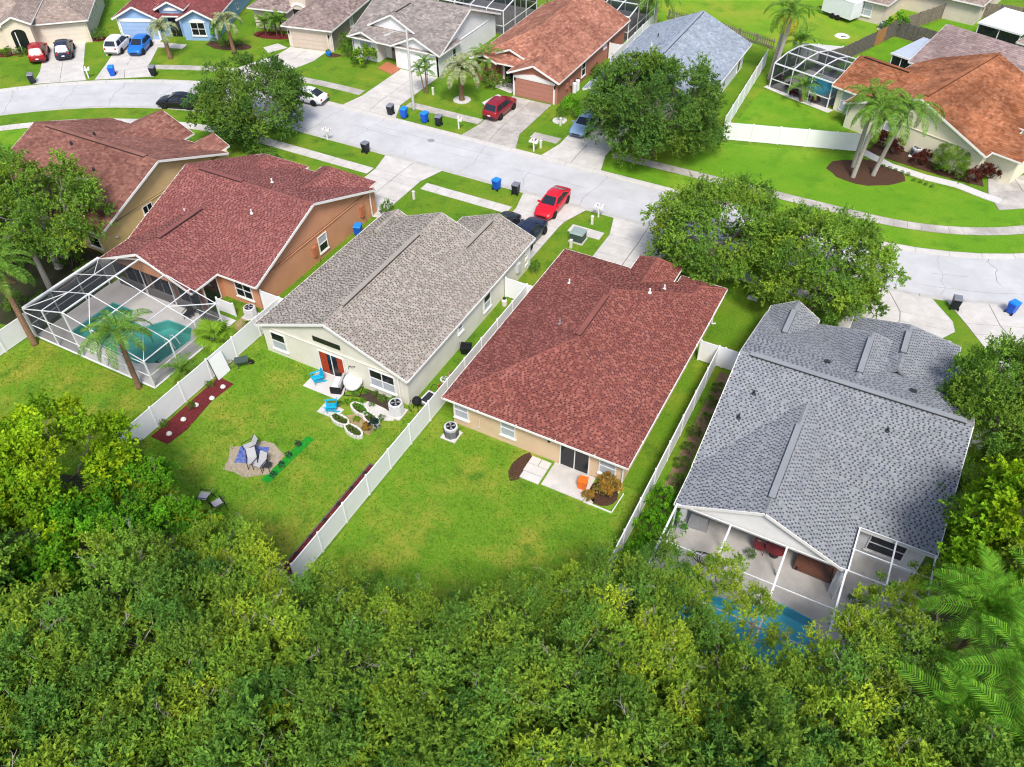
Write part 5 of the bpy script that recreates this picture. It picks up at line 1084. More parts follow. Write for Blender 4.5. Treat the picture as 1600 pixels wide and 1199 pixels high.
def palm(label, xy, H, kind, nf, lean=(0, 0), tr=.16, trunk='palm_trunk', group=None, fs=1., extra=(), thick=1., up=.55, lo=-.6, z0=0., shaft=False):
    t = thing('palm_tree', label, 'palm', (xy[0], xy[1], z0)); b = Vector((xy[0], xy[1], z0)); top = b+Vector((lean[0], lean[1], H))
    pts = [b+Vector((0, 0, -.1)), b+Vector((0, 0, .15)), b+Vector((lean[0]*.35, lean[1]*.35, H*.45)), b+Vector((lean[0]*.75, lean[1]*.75, H*.8)), top]
    mb = MB(); mb.tube(pts, [tr*1.5, tr*1.15, tr, tr*.95*thick, tr*.8*thick], 9)
    for i in range(int(H/.22)):                                    # leaf-scar rings
        f = (i+.5)/int(H/.22); q = b+Vector((lean[0]*f**1.2, lean[1]*f**1.2, H*f))
    mb.build('trunk', trunk, t, True)
    if shaft: MB().tube([top-Vector((lean[0]*.12, lean[1]*.12, .9)), top+Vector((0, 0, .2))], [tr*1.0, tr*.5], 9).build('crownshaft', 'leaf_shaft', t, True)
    r = random.Random(int(xy[0]*31+xy[1]*17)); ga = r.uniform(0, 6)
    for i in range(nf):
        f = i/max(1, nf-1); el = up+(lo-up)*f+r.uniform(-.12, .12); az = ga+i*2.39996+r.uniform(-.15, .15)
        s = fs*r.uniform(.85, 1.1)*(.8 if f < .15 else 1.); inst('frond', FR[kind][i % len(FR[kind])], t, top, (r.uniform(-.25, .25), -el, az), s)
    for k, el, az, s in extra: inst('frond', FR[k][0], t, top, (0, -el, az), s)
    return t
mk('leaf_shaft', (.16, .28, .10), .6, .15, 3)
palm('queen palm drooping over the front corner of the pool cage', (-42.3, 23.9), 4.6, 'queen', 19, (-.6, .5), .17, 'palm_brown')
palm('leaning queen palm with one dead frond beside the long white fence', (-52.6, 23.7), 6.0, 'queen', 19, (-1.6, .8), .2, 'palm_brown', fs=1.15, extra=(('dead', -.7, .3, 1.1), ('dead', -.9, 3.3, 1.), ('yellow', -.25, 5.2, .9)))
palm('queen palm with yellowing fronds behind the pool cage', (-56.6, 28.6), 5.2, 'queen', 13, (-1.0, .6), .2, extra=(('yellow', -.1, .3, .8),))
palm('lime-green fan palm tucked between the pool cage and the white fence', (-40.0, 29.4), 1.3, 'fan', 15, (0, 0), .12, 'palm_brown', up=1.1, lo=-.2)
palm('dark low palm clump below the fan palm at the cage wall', (-40.3, 26.2), .6, 'queen', 12, (0, 0), .1, 'palm_brown', fs=.62, up=1.0, lo=0.)
palm('tall palm of the mulch-bed trio, foremost', (-4.3, 75.2), 6.6, 'queen', 17, (.5, .5), .19, fs=1.2, shaft=True, lo=-.75)
palm('tall palm of the mulch-bed trio, next to the white fence', (-4.7, 77.1), 6.6, 'queen', 17, (.1, .6), .18, fs=1.2, shaft=True, lo=-.75, extra=(('yellow', -.6, 4.3, .6),))
palm('tall palm of the mulch-bed trio, leaning toward the stone path', (-2.7, 76.4), 6.4, 'queen', 17, (1.1, .9), .19, fs=1.25, shaft=True, lo=-.75)
palm('pindo palm with drooping grey-green fronds in a white gravel ring', (-44.8, 72.4), 2.9, 'pindo', 26, (0, 0), .27, 'palm_brown', fs=1.15, up=1.25, lo=-.2)
palm('pindo palm with a shaggy brown trunk in front of the blue garage', (-80.9, 66.2), 3.0, 'pindo', 20, (-.2, .1), .24, 'palm_brown', fs=.95, up=1.2, lo=-.2)
palm('pindo palm on the lawn beside the blue house', (-75.2, 70.8), 3.2, 'pindo', 20, (-.2, 0), .22, 'palm_brown', fs=1.0, up=1.2, lo=-.2)
palm('tall palm with yellow fronds beside the far pool cage', (-16.4, 91.2), 7.3, 'queen', 12, (.6, .8), .2, fs=1.05, extra=(('yellow', -.2, 3.6, 1.1), ('yellow', -.4, 5.2, 1.), ('yellow', 0., 4.4, 1.)))
palm('second tall palm beside the far pool cage, green fronds only', (-16.9, 92.4), 7.6, 'queen', 12, (.5, .6), .19, fs=1.05)
palm('bushy green palm behind the far pool cage', (-15.2, 97.2), 2.6, 'queen', 15, (0, 0), .2, 'palm_brown', fs=1.0, up=1.1, lo=-.4)
palm('low spreading palm planted at the far pool deck', (-12.4, 88.6), 1.5, 'queen', 16, (0, 0), .16, 'palm_brown', fs=.85, up=1.1, lo=-.35)
palm('broad dark green palm between the white house and the coral roof', (-44.6, 77.6), 2.4, 'queen', 17, (0, 0), .2, 'palm_brown', fs=.95, up=1.1, lo=-.5)
palm('palm behind the pool cage of the coral-roofed house', (-33.0, 99.0), 4.2, 'queen', 16, (0, 0), .2, fs=1.1)
palm('palm showing over the coral roof at the dark screened cage', (-46.0, 98.4), 3.0, 'pindo', 16, (0, 0), .2, 'palm_brown', fs=1.)
for i, (p, ln, H) in enumerate((((-49.3, 72.0), (-.5, .1), 2.6), ((-49.1, 72.15), (-.15, .3), 3.3), ((-48.9, 72.0), (.1, .1), 2.6))):
    palm('slim triple-stemmed palm by the white driveway, '+('left-leaning stem', 'tallest stem', 'short stem')[i], p, H, 'small', 10, ln, .06, 'palm_brown', 'slim palms by the white driveway', up=.9, lo=-.5)
for i, p in enumerate(((-75.6, 77.0), (-74.2, 77.4), (-73.2, 77.2))): palm(('small feathery palm in the red mulch bed, shortest of three', 'small feathery palm in the middle of the red mulch bed', 'small feathery palm by the taupe house window, tallest of three')[i], p, 1.2+.3*i, 'small', 14, (0, 0), .08, 'palm_brown', 'palms in the red mulch bed', fs=1.35, up=1.2, lo=-.3)
for i, (px, py, H, nf, fs) in enumerate(((1545, 960, 7.0, 26, .92), (1600, 1060, 7.4, 26, 1.0), (1500, 1130, 7.0, 24, .92), (1660, 950, 7.0, 22, 1.), (1590, 1180, 7.6, 24, 1.))):
    p = G(px, py, H); palm(('bright green palm beside the lime-green tree at the woodland edge', 'bright green palm deep in the woodland corner', 'bright green palm with a fringe of low fronds over the dark gap', 'bright green palm behind the woodland corner', 'bright green palm at the foot of the woodland corner')[i], (p.x, p.y), H, 'bright', nf, (0, 0), .2, 'palm_brown', fs=fs, up=1.1, lo=-.35)
p = G(1420, 1100, 6.0); palm('dead brown palm tuft among the oaks', (p.x, p.y), 6.0, 'dead', 9, (0, 0), .14, 'palm_brown', up=1.0, lo=-.4, fs=.75)
# ---- shrubs
def shrub_mesh(name, seed, mat, n=34, leaf=.10, crad=.26, flat=.8, asp=.55, yellow=.25, nsh=9, nlf=8):
    rg = np.random.default_rng(seed); d = nrm(rg.normal(size=(n*2, 3))); d = d[d[:, 2] > -.25][:n]; C = d*rg.uniform(.5, .9, (len(d), 1))*np.array([1, 1, flat])+np.array([0, 0, flat*.75])
    V, F, col = foliage(rg, C, np.full(len(C), crad), nsh, nlf, leaf, np.array([0, 0, .2]), yellow, asp); return npmesh(name, V, F, mat, col)
SHR = {'green': shrub_mesh('foliage', 51, 'leaf_hedge'), 'dark': shrub_mesh('foliage', 52, 'leaf_dark'), 'croton': shrub_mesh('foliage', 53, 'leaf_croton', 30, .24, .3, .8, .32, .5), 'ti': shrub_mesh('foliage', 54, 'leaf_ti', 26, .2, .28, .9, .35, .5),
       'bright': shrub_mesh('foliage', 55, 'leaf_bright'), 'blue': shrub_mesh('foliage', 56, 'leaf_blue', 22, .11, .2, 1.2), 'variegated': shrub_mesh('foliage', 57, 'leaf_fan', 40, .11, .22, .8, .6, .9)}
smb = MB(); r_ = random.Random(4)
for i in range(6): a = i*1.05; smb.tube([(0, 0, -.05), (.15*math.cos(a), .15*math.sin(a), .3), (.5*math.cos(a), .5*math.sin(a), .85)], [.035, .025, .01], 4, False)
STEM = smb.mesh('stems', 'bark')
def shrub(kind, label, xy, s, sz=None, group=None, name='shrub'):
    t = thing(name, label, 'shrub', (xy[0], xy[1], 0), rnd.uniform(0, 6), group, True, (s, s, sz or s)); inst('foliage', SHR[kind], t); inst('stems', STEM, t); return t
shrub('croton', 'yellow and green croton bush at the corner of the peach house', (-9.95, 30.5), .80, .85)
shrub('croton', 'small yellow croton at the edge of the bare patio', (-10.75, 29.55), .38)
for i, (x, y) in enumerate(((-6.0, 27.2), (-6.4, 28.4), (-5.9, 29.6), (-6.5, 30.6), (-6.3, 26.0))): shrub('bright', 'glossy green bush between the white fence and the grey-roofed house', (x, y), 1.0+.12*(i % 3), 1.5, 'bushes along the grey-roofed house')
for i in range(8): shrub('green', 'low weeds in the strip beside the grey-roofed house', (-6.8+.5*rnd.random(), 31.5+1.5*i), .35+.3*rnd.random(), None, 'weeds in the side strip')
shrub('variegated', 'rounded variegated hedge under the window of the white stucco house', (-59.4, 75.2), 1.7, 1.5); shrub('green', 'taller green bush beside the variegated hedge', (-62.5, 76.0), 1.1, 2.0)
shrub('bright', 'rounded green bush beside the silver-blue car', (-32.6, 74.6), 1.4, 1.5); shrub('dark', 'cone-shaped dark juniper in a white ring', (-33.4, 72.9), .48, 1.15)
shrub('green', 'feathery bush along the brick-pink side wall', (-34.3, 84.4), .7, 1.0); shrub('green', 'feathery bush in the pebble corner by the coral entry', (-42.0, 77.4), .6, .8); shrub('dark', 'dense dark bush at the brick-pink front corner', (-43.6, 76.6), 1.3, 1.3)
shrub('dark', 'clipped dark bush at the cream garage corner', (-92.9, 66.6), 1.0, .9)
for x, y, s in ((-98.6, 58.1), (-97.2, 58.9), (-95.9, 59.9), (-99.8, 57.1)) and ((-98.6, 58.1, .8), (-97.4, 58.8, .8), (-96.3, 59.6, .75), (-99.8, 57.2, .8)): shrub('green', 'low hedge bush in the red mulch bed of the cream house', (x, y), s, .7, 'hedge of the cream house')
for x, y, s in ((-79.4, 71.9, .5), (-78.3, 72.2, .55), (-77.2, 72.5, .5), (-76.2, 72.8, .5), (-77.8, 71.6, .4)): shrub('dark', 'low dark shrub under the window of the blue house', (x, y), s, None, 'shrubs of the blue house')
shrub('bright', 'tall green bush in front of the blue house window', (-79.0, 72.6), .9, 1.9)
shrub('dark', 'dark bush at the foot of the salmon front corner', (-38.9, 49.6), .7, 1.3); shrub('dark', 'small bush at the off-white garage corner', (-23.9, 48.4), .5, .9)
for x, y in ((-57.5, 53.5), (-55.8, 52.4), (-54.2, 52.0), (-53.0, 51.4)): shrub('dark', 'dark shrub in front of the brown-roofed house', (x, y), 1.1, 1.2, 'shrubs of the brown-roofed house')
for i, (px, py, k, s) in enumerate(((1378, 232, 'ti', 1.0), (1395, 240, 'ti', .9), (1410, 225, 'ti', .9), (1432, 258, 'ti', .7), (1445, 252, 'ti', .7), (1515, 285, 'ti', .8), (1530, 278, 'ti', .9), (1548, 280, 'ti', .8), (1590, 245, 'ti', .8), (1575, 255, 'ti', .8))): shrub(k, 'dark red cordyline bush along the pale yellow wall', G(px, py)[:2], s, None, 'cordylines of the corner house')
for px, py, s in ((1465, 268, .75), (1497, 282, .7)): shrub('green', 'clipped green ball bush by the pale yellow wall', G(px, py)[:2], s, .9, 'ball bushes of the corner house')
p = G(1482, 272); tree('dense', 'small crooked tree by the pale yellow wall', p[:2], .33)
for i in range(9): p = G(1380+i*9.5, 262+i*3.2+(6 if i > 4 else 0)); shrub('dark', 'small dark tuft along the stone path', p[:2], .22, None, 'tufts along the stone path')
for i, (px, py) in enumerate(((1218, 130), (1232, 140), (1240, 152), (1258, 157), (1273, 162))): shrub('ti', 'dark red bush in the pebble bed of the far pool', G(px, py)[:2], .5, None, 'bushes of the far pool')
shrub('bright', 'round bush beside the cream cottage', (-6.9, 112.2), 1.6, 1.6); shrub('variegated', 'clipped bush below the blue-grey porch roof', (-4.6, 98.0), .9, .8)
for i, (x, y) in enumerate(((-38.0, 22.0), (-37.6, 24.1), (-37.9, 26.2))): shrub('dark' if i != 1 else 'green', 'small shrub planted in the long red mulch bed', (x, y), .32, .45, 'shrubs in the red mulch bed')
for px, py in ((428, 747), (441, 731), (452, 716), (467, 699)): shrub('blue', 'dark rosette plant in the row beside the sand patch', G(px, py)[:2], .27, None, 'rosette plants in a row')
shrub('blue', 'dark blue-green bush at the end of the stone planters', (-25.4, 28.1), .5, .62)
shrub('variegated', 'grey-green bush at the woodland end of the planter fence', (-24.2, 16.2), .7, .8); shrub('green', 'bush at the foot of the fence behind the red mulch bed', (-38.0, 19.6), .6, .7)
for i in range(6): shrub('blue', 'tiny plant in the narrow bed along the white fence', (-23.85, 18+1.35*i), .16, None, 'plants in the narrow bed')
for i, (x, y, k) in enumerate(((-28.0, 30.75, 'bright'), (-27.3, 30.85, 'green'), (-26.6, 30.7, 'dark'), (-28.9, 29.0, 'green'), (-27.0, 28.3, 'variegated'), (-26.0, 28.0, 'croton'), (-26.9, 29.9, 'dark'), (-25.6, 29.2, 'green'), (-28.5, 30.3, 'dark'))): shrub(k, 'small mixed plant crowding the stone planter garden', (x, y), .24+.05*(i % 3), None, 'plants crowding the stone planter garden')
shrub('dark', 'straggly bush beside the salmon air conditioner', (-39.6, 32.3), .5, .6)
for x, y in ((-1.8, 50.4), (-3.2, 50.7), (-4.4, 50.5)): shrub('ti', 'reddish shrub in the bed before the grey-roofed house', (x, y), .55, None, 'shrubs before the grey-roofed house')
for x, y, s in ((-55.0, 31.0, 1.1), (-55.5, 27.0, .9), (-58.0, 31.8, 1.2), (-57.2, 26.0, 1.)): shrub('dark', 'undergrowth bush below the dark evergreen', (x, y), s, None, 'undergrowth below the evergreen')
# ---- grass tufts in the three back yards
def tufts(name, rect, n, mat, seed, holes=()):
    rg = np.random.default_rng(seed); x = rg.uniform(rect[0], rect[1], n); y = rg.uniform(rect[2], rect[3], n); k = np.ones(n, bool)
    for a, b, c, d in holes: k &= ~((x > a) & (x < b) & (y > c) & (y < d))
    x, y = x[k], y[k]; n = len(x); b = np.stack([x, y, np.zeros(n)], 1); V = []; a = rg.uniform(0, 6.28, n); h = rg.uniform(.04, .11, n); w = rg.uniform(.03, .06, n)
    t = np.stack([np.cos(a), np.sin(a), np.zeros(n)], 1); ln = rg.normal(0, .05, (n, 3)); ln[:, 2] = 0
    V = np.stack([b-t*w[:, None], b+t*w[:, None], b+ln+np.array([0, 0, 1.])*h[:, None]], 1).reshape(-1, 3); kk = rg.uniform(.65, 1.3, n); yl = np.clip(rg.normal(0, .3, n), 0, 1)
    o = link(bpy.data.objects.new(name, npmesh(name, V, np.arange(len(V)).reshape(-1, 3), mat, np.stack([kk*(1+.8*yl), kk*(1+.1*yl), kk], 1)))); o['label'] = 'short mown lawn grass in the '+seed_label[seed]; o['category'] = 'grass'; return stuff(o)
seed_label = {1: 'pool-cage yard', 2: 'patio-garden yard', 3: 'bare-patio yard'}
tufts('grass', (-53.3, -38.6, 14, 24.2), 11000, 'leaf_drygrass', 1)
tufts('grass', (-38.2, -22.9, 14, 31), 20000, 'leaf_grass', 2, ((-38.2, -36.6, 20.8, 27.4), (-32.4, -25, 26.8, 31), (-32.6, -29.2, 21.3, 24), (-23.5, -22.8, 14, 26)))
tufts('grass', (-22.4, -7.7, 15, 31), 20000, 'leaf_grass', 3, ((-16, -9, 28.9, 31),))
# ------------------------------------------------------------------ cars
def wheel_meshes():
    t = MB().lathe([(.20, -.10), (.31, -.11), (.33, -.06), (.33, .06), (.31, .11), (.20, .10)], 18, axis='y').mesh('tyre', 'tyre', None, True)
    mb = MB().lathe([(.0, .085), (.05, .10), (.20, .095), (.205, -.095), (.05, -.10), (.0, -.085)], 18, axis='y')
    return t, mb.mesh('rim', 'rim')
TYRE, RIM = wheel_meshes()
CARK = {
 'sedan': dict(st=[(-2.36, .40, .78, .70), (-2.25, .28, .95, .80), (-1.75, .20, 1.0, .87), (-1.0, .18, .97, .90), (0, .18, .95, .91), (.9, .18, .95, .90), (1.35, .20, .92, .88), (1.9, .22, .83, .84), (2.22, .28, .72, .77), (2.38, .38, .58, .66)],
               gh=[(-1.95, .98), (-.95, 1.43), (.25, 1.45), (1.2, .95)], hb=.80, hr=.60, wb=1.40),
 'suv': dict(st=[(-2.25, .45, 1.0, .76), (-2.15, .30, 1.08, .86), (-1.6, .24, 1.1, .92), (-.8, .22, 1.08, .94), (0, .22, 1.06, .94), (.8, .22, 1.06, .94), (1.25, .24, 1.04, .92), (1.8, .26, .98, .88), (2.12, .32, .86, .82), (2.28, .42, .68, .72)],
             gh=[(-2.18, 1.08), (-1.70, 1.66), (.15, 1.70), (1.1, 1.06)], hb=.86, hr=.66, wb=1.36),
 'hatch': dict(st=[(-2.0, .42, .92, .70), (-1.9, .28, .98, .80), (-1.4, .22, 1.0, .86), (-.7, .2, .98, .88), (0, .2, .96, .88), (.7, .2, .96, .88), (1.15, .22, .93, .86), (1.65, .24, .85, .82), (1.95, .3, .74, .75), (2.08, .40, .6, .64)],
               gh=[(-1.92, .98), (-1.35, 1.46), (.2, 1.5), (1.1, .96)], hb=.79, hr=.60, wb=1.25)}
def car(label, p, q, paint, kind, mid=None, z=.035, plate=True):
    """p: ground point under the middle, q: a point the nose points at"""
    d = Vector(q)-Vector(p); t = thing('car', label, 'car', (p[0], p[1], z), math.atan2(d.y, d.x), local=True); K = CARK[kind]; m = 'paint_'+paint
    mb = MB(); rings = []
    for x, zb, zt, hw in K['st']:
        zm = zb+(zt-zb)*.55; half = [(hw*.80, zb), (hw*.97, zb+.10), (hw, zm), (hw*.985, zt-.12), (hw*.93, zt-.03), (hw*.62, zt+.02), (0, zt+.035)]
        rings.append([(x, y, zz) for y, zz in half]+[(x, -y, zz) for y, zz in half[-2::-1]])
    n = len(rings[0]); V = [p_ for r in rings for p_ in r]; F = []
    for i in range(len(rings)-1):
        for j in range(n): F.append((i*n+j, i*n+(j+1) % n, (i+1)*n+(j+1) % n, (i+1)*n+j))
    F.append(tuple(range(n))[::-1]); F.append(tuple((len(rings)-1)*n+j for j in range(n))); mb.faces(V, [f[::-1] for f in F]); body = mb.build('body', m, t, True)
    (xa, za), (xb, zb_), (xc, zc), (xd, zd) = K['gh']; hb, hr = K['hb'], K['hr']; xm = (xb+xc)/2; zmid = max(zb_, zc)+.03
    cols = [(xa, za, hb*.93), (xb, zb_, hr), (xm, zmid, hr*1.04), (xc, zc, hr), (xd, zd, hb*.95)]
    g = MB(); V = []
    for x, zz, hw in cols: V += [(x, hw, zz-.05), (x, hw*.55, zz+(.0 if zz < 1.2 else .02)), (x, -hw*.55, zz+(.0 if zz < 1.2 else .02)), (x, -hw, zz-.05)]
    F = []
    for i in range(4):
        for j in range(3): F.append((i*4+j, i*4+j+1, (i+1)*4+j+1, (i+1)*4+j))
    B0 = len(V); V += [(x, s*hb, za-.08) for x in (xa, xb, xm, xc, xd) for s in (1, -1)]
    for i in range(4): F.append((i*4, (i+1)*4, B0+2*(i+1), B0+2*i)); F.append((i*4+3, B0+2*i+1, B0+2*(i+1)+1, (i+1)*4+3))
    g.faces(V, F); g.build('cabin', m, t)
    def quad(name, c, off, mm='carglass'):
        c = [Vector(a) for a in c]; cen = sum(c, Vector())/4; nn = (c[1]-c[0]).cross(c[3]-c[0]).normalized(); o = Vector(off)
        if nn.dot(o) < 0: nn = -nn
        MB().extr([a+nn*.004 for a in c], nn*.012).build(name, mm, t)
    L = lambda a, b, f: (a[0]+(b[0]-a[0])*f, a[1]+(b[1]-a[1])*f, a[2]+(b[2]-a[2])*f)
    for nm, (x0, z0, h0), (x1, z1, h1), off in (('windshield', (xd, zd, hb*.95), (xc, zc, hr), (1, 0, 1)), ('rear_window', (xa, za, hb*.93), (xb, zb_, hr), (-1, 0, 1))):
        lo, hi = .10, .90; xl, zl, hl = x0+(x1-x0)*lo, z0+(z1-z0)*lo, (h0+(h1-h0)*lo)*.84; xh, zh, hh = x0+(x1-x0)*hi, z0+(z1-z0)*hi, (h0+(h1-h0)*hi)*.84
        quad(nm, [(xl, hl, zl+.005), (xl, -hl, zl+.005), (xh, -hh, zh+.012), (xh, hh, zh+.012)], off)
    for s in (1, -1):
        zlo = za-.02; fr = lambda x: hb
        for x0l, x1l, x0h, x1h in ((xm-.02, xd-.18, xm-.02, xc-.02), (xa+.28, xm-.10, xb+.06, xm-.10)):
            zh = zb_-.11; quad('side_window', [(x0l, s*(hb+.004), zlo), (x1l, s*(hb+.004), zlo), (x1h, s*(hr+(hb-hr)*.16+.012), zh), (x0h, s*(hr+(hb-hr)*.16+.012), zh)], (0, s, .3))
        xf = K['st'][-2][0]; quad('headlight', [(xf-.12, s*.50, .70 if kind != 'suv' else .84), (xf-.22, s*.74, .72 if kind != 'suv' else .86), (xf-.02, s*.70, .58 if kind != 'suv' else .70), (xf+.07, s*.48, .56 if kind != 'suv' else .68)], (1, 0, .4), 'light_clear')
        xr = K['st'][0][0]; zt = K['st'][1][2]; MB().box(xr-.01, xr+.12, min(s*.52, s*.74), max(s*.52, s*.74), zt-.28, zt-.08).build('tail_light', 'light_red', t)
        MB().box(xd-.35, xd-.18, min(s*hb, s*(hb+.22)), max(s*hb, s*(hb+.22)), za-.02, za+.11).build('wing_mirror', m if paint != 'white' else 'black', t)
        for x in (K['wb'], -K['wb']):
            w = inst('wheel', TYRE, t, (x, s*(hb+.02), .33)); inst('rim', RIM, w)
            MB().lathe([(.0, 0), (.385, 0), (.385, .012), (.0, .012)], 20, (x, s*(K['st'][4][3]-.015)-(.006), .36), 'y').build('wheel_arch', 'black', t)
    xr = K['st'][0][0]; xf = K['st'][-1][0]
    MB().box(xr-.03, xr+.02, -.16, .16, .58, .70).build('number_plate', 'white_paint', t); MB().box(xr-.04, xr+.1, -.70, .70, .40, .50).build('rear_bumper', 'dark_metal', t); MB().box(xf-.06, xf+.012, -.42, .42, .42, .56).build('grille', 'black', t)
    return t
gar = Vector((-97.0, 63.4)); 
car('maroon-red compact SUV parked nose-in beside the navy one', (-94.9, 59.4), (-97.3, 61.7), 'darkred', 'suv'); car('navy SUV parked nose-in beside the maroon-red one', (-92.9, 61.4), (-95.4, 63.8), 'navy', 'suv')
car('white SUV parked nose-in at the blue garage', (-88.3, 65.4), (-89.6, 68.2), 'white', 'suv'); car('bright blue hatchback backed up beside the white SUV', (-85.7, 66.3), (-84.3, 63.3), 'blue', 'hatch')
p = P(-72.0, 59.6); q = P(-75, 59.6); car('black sedan parked along the inner kerb of the bend', p[:2], q[:2], 'black', 'sedan', z=-.085)
p = P(-59.6, 64.85); q = P(-63, 64.85); car('white sedan parked along the kerb beside the large oak', p[:2], q[:2], 'white', 'sedan', z=-.085)
car('dark red SUV parked in the stained driveway of the coral-roofed house', (-39.7, 71.6), (-39.6, 75), 'maroon', 'suv'); car('silver-blue sedan facing the street beside the spreading oak', (-30.3, 72.4), (-30.3, 69), 'silverblue', 'sedan')
car('bright red sports sedan parked across the pavement, nose to the house', (-26.8, 57.6), (-26.7, 54), 'red', 'sedan'); car('black SUV parked in front of the red sports sedan', (-26.5, 52.3), (-26.5, 55), 'navy', 'suv'); car('dark sedan mostly hidden behind the beige roof', (-29.0, 52.2), (-29.0, 56), 'black', 'sedan')
# box trailer
t = thing('box_trailer', 'white enclosed box trailer parked on the back lawn', 'trailer', (-13.9, 114.3, 0), rad(-25), local=True)
MB().box(-2.2, 2.2, -1.0, 1.0, .5, 2.5).build('body', 'porch_white', t); MB().box(2.2, 2.23, -.9, .9, .6, 2.4).build('rear_door', 'wall_ice', t)
MB().bar((-2.2, 0, .5), (-3.3, 0, .45), .1).build('tow_bar', 'dark_metal', t); MB().box(-2.22, 2.22, -1.02, 1.02, 2.5, 2.54).build('roof', 'white_paint', t)
for x in (-.4, .4):
    for s in (-1, 1): w = inst('wheel', TYRE, t, (x, s*1.02, .33)); inst('rim', RIM, w)
# ------------------------------------------------------------------ bins, letter boxes, utilities
def bin_proto(col, lid):
    t = thing('wheelie_bin', 'x', 'bin', (0, 0, 0), local=True); mb = MB()
    b = [(-.24, -.26, .08), (.24, -.26, .08), (.24, .22, .08), (-.24, .22, .08)]; tp = [(-.31, -.36, 1.0), (.31, -.36, 1.0), (.31, .34, 1.0), (-.31, .34, 1.0)]
    mb.hexa(b, tp); mb.build('body', col, t)
    MB().hexa([(-.33, -.40, 1.0), (.33, -.40, 1.0), (.33, .38, 1.0), (-.33, .38, 1.0)], [(-.28, -.32, 1.07), (.28, -.32, 1.07), (.28, .33, 1.12), (-.28, .33, 1.12)]).build('lid', lid, t)
    MB().bar((-.27, .43, 1.0), (.27, .43, 1.0), .045).build('handle', col, t)
    for s in (-1, 1): MB().lathe([(.0, -.03), (.13, -.03), (.13, .03), (.0, .03)], 12, (0, 0, 0), 'y').build('wheel', 'tyre', t)
    for o, s in zip([c for c in t.children if c.name.startswith('wheel')], (-1, 1)): o.rotation_euler = (0, 0, PI/2); o.location = (s*.27, .24, .13)
    return t
BB = bin_proto('bin_blue', 'bin_blue_lid'); BD = bin_proto('bin_dark', 'bin_dark_lid'); used = {}
def wbin(c, xy, rot, label, z=.02):
    src = BB if c == 'b' else BD
    if c not in used: used[c] = 1; src.location = (*xy, z); src.rotation_euler = (0, 0, rot); src['label'] = label; return
    copy_tree(src, (*xy, z), rot, label)
for c, px, py, rot, label in (('d', 52, 131, .8, 'dark grey wheeled bin at the corner of the cream driveway'), ('b', 177, 119, .6, 'blue wheeled bin in the driveway of the blue house'), ('d', 241, 119, .4, 'dark grey wheeled bin on the verge beside the blue house driveway'),
    ('d', 611, 180, .1, 'dark grey wheeled bin at the white driveway edge'), ('b', 632, 185, .1, 'blue wheeled bin next to the street lamp'), ('b', 664, 192, -.1, 'blue wheeled bin between the street lamp and a dark bin'), ('d', 686, 197, .1, 'dark grey wheeled bin beside the single letter box'),
    ('d', 572, 239, 3.1, 'dark grey wheeled bin on the near verge in front of the salmon house'), ('b', 776, 297, 3.0, 'blue wheeled bin on the near verge by the red sports sedan'), ('d', 806, 304, 3.2, 'dark grey wheeled bin on the near verge by the red sports sedan'), ('d', 1490, 483, 3.3, 'dark grey wheeled bin at the driveway apron beside the grass wedge'), ('b', 1578, 490, 2.6, 'blue wheeled bin at the driveway apron by the street bend'),
    ('b', 576, 356, .3, 'blue wheeled bin against the salmon side wall')):
    p = G(px, py) if py != 356 else Vector((-39.6, 46.2, 0)); wbin(c, p[:2], rot, label)
def mailbox(label, xy, rot, double=False):
    t = thing('letter_box', label, 'letter box', (*xy, 0), rot, local=True); MB().box(-.06, .06, -.06, .06, -.05, 1.3).build('post', 'white_paint', t); MB().box(-.06 if not double else -.4, .4, -.05, .05, .88, .98).build('arm', 'white_paint', t)
    for s in ((1, -1) if double else (1,)):
        pr = [(s*.30+.12*math.cos(a), 0, 1.10+.12*math.sin(a)) for a in [PI*i/6 for i in range(7)]]+[(s*.30-.12, 0, .99), (s*.30+.12, 0, .99)]
        b = MB().extr([(x, -.28, z) for x, y, z in pr], (0, .56, 0)).build('box', 'white_paint', t); MB().box(s*.30+.12, s*.30+.14, .0, .1, 1.1, 1.28).build('flag', 'light_red', b)
    MB().lathe([(.09, 0), (.09, .03), (0, .10)], 4, (0, 0, 1.3)).build('post_cap', 'white_paint', t)
for px, py, dbl, label in ((139, 123, 1, 'white double letter box at the cream driveway'), (512, 219, 1, 'white double letter box on the verge under the large oak'), (717, 202, 0, 'white letter box on the verge beyond the dark bin'), (834, 237, 1, 'white letter box on the grass by the stained driveway'), (935, 340, 1, 'white double letter box opposite the red-roofed house')):
    mailbox(label, G(px, py)[:2], 0 if py > 150 else .6, dbl)
for px, py, label in ((677, 149, 'short white utility marker beside the pindo palm'), (876, 197, 'short white utility marker beside the juniper'), (845, 232, 'short white stub beside a white letter box'), (925, 351, 'short white stub on the grass opposite the red-roofed house'), (1477, 548, 'short white utility marker on the grass wedge'), (647, 312, 'thin white marker post on the front lawn of the beige-roofed house'), (892, 388, 'green-white telecom pedestal beside the transformer'), (168, 88, 'white pipe stub on the lawn beside the white SUV')):
    p = G(px, py); t = thing('utility_marker', label, 'marker', p); MB().box(p.x-.1, p.x+.1, p.y-.08, p.y+.08, -.02, .75).build('body', 'wall_bone', t); MB().box(p.x-.12, p.x+.12, p.y-.1, p.y+.1, .75, .82).build('cap', 'white_paint', t)
p = G(903, 376); t = thing('transformer_box', 'green transformer box with a pale lid on the near lawn', 'transformer', p)
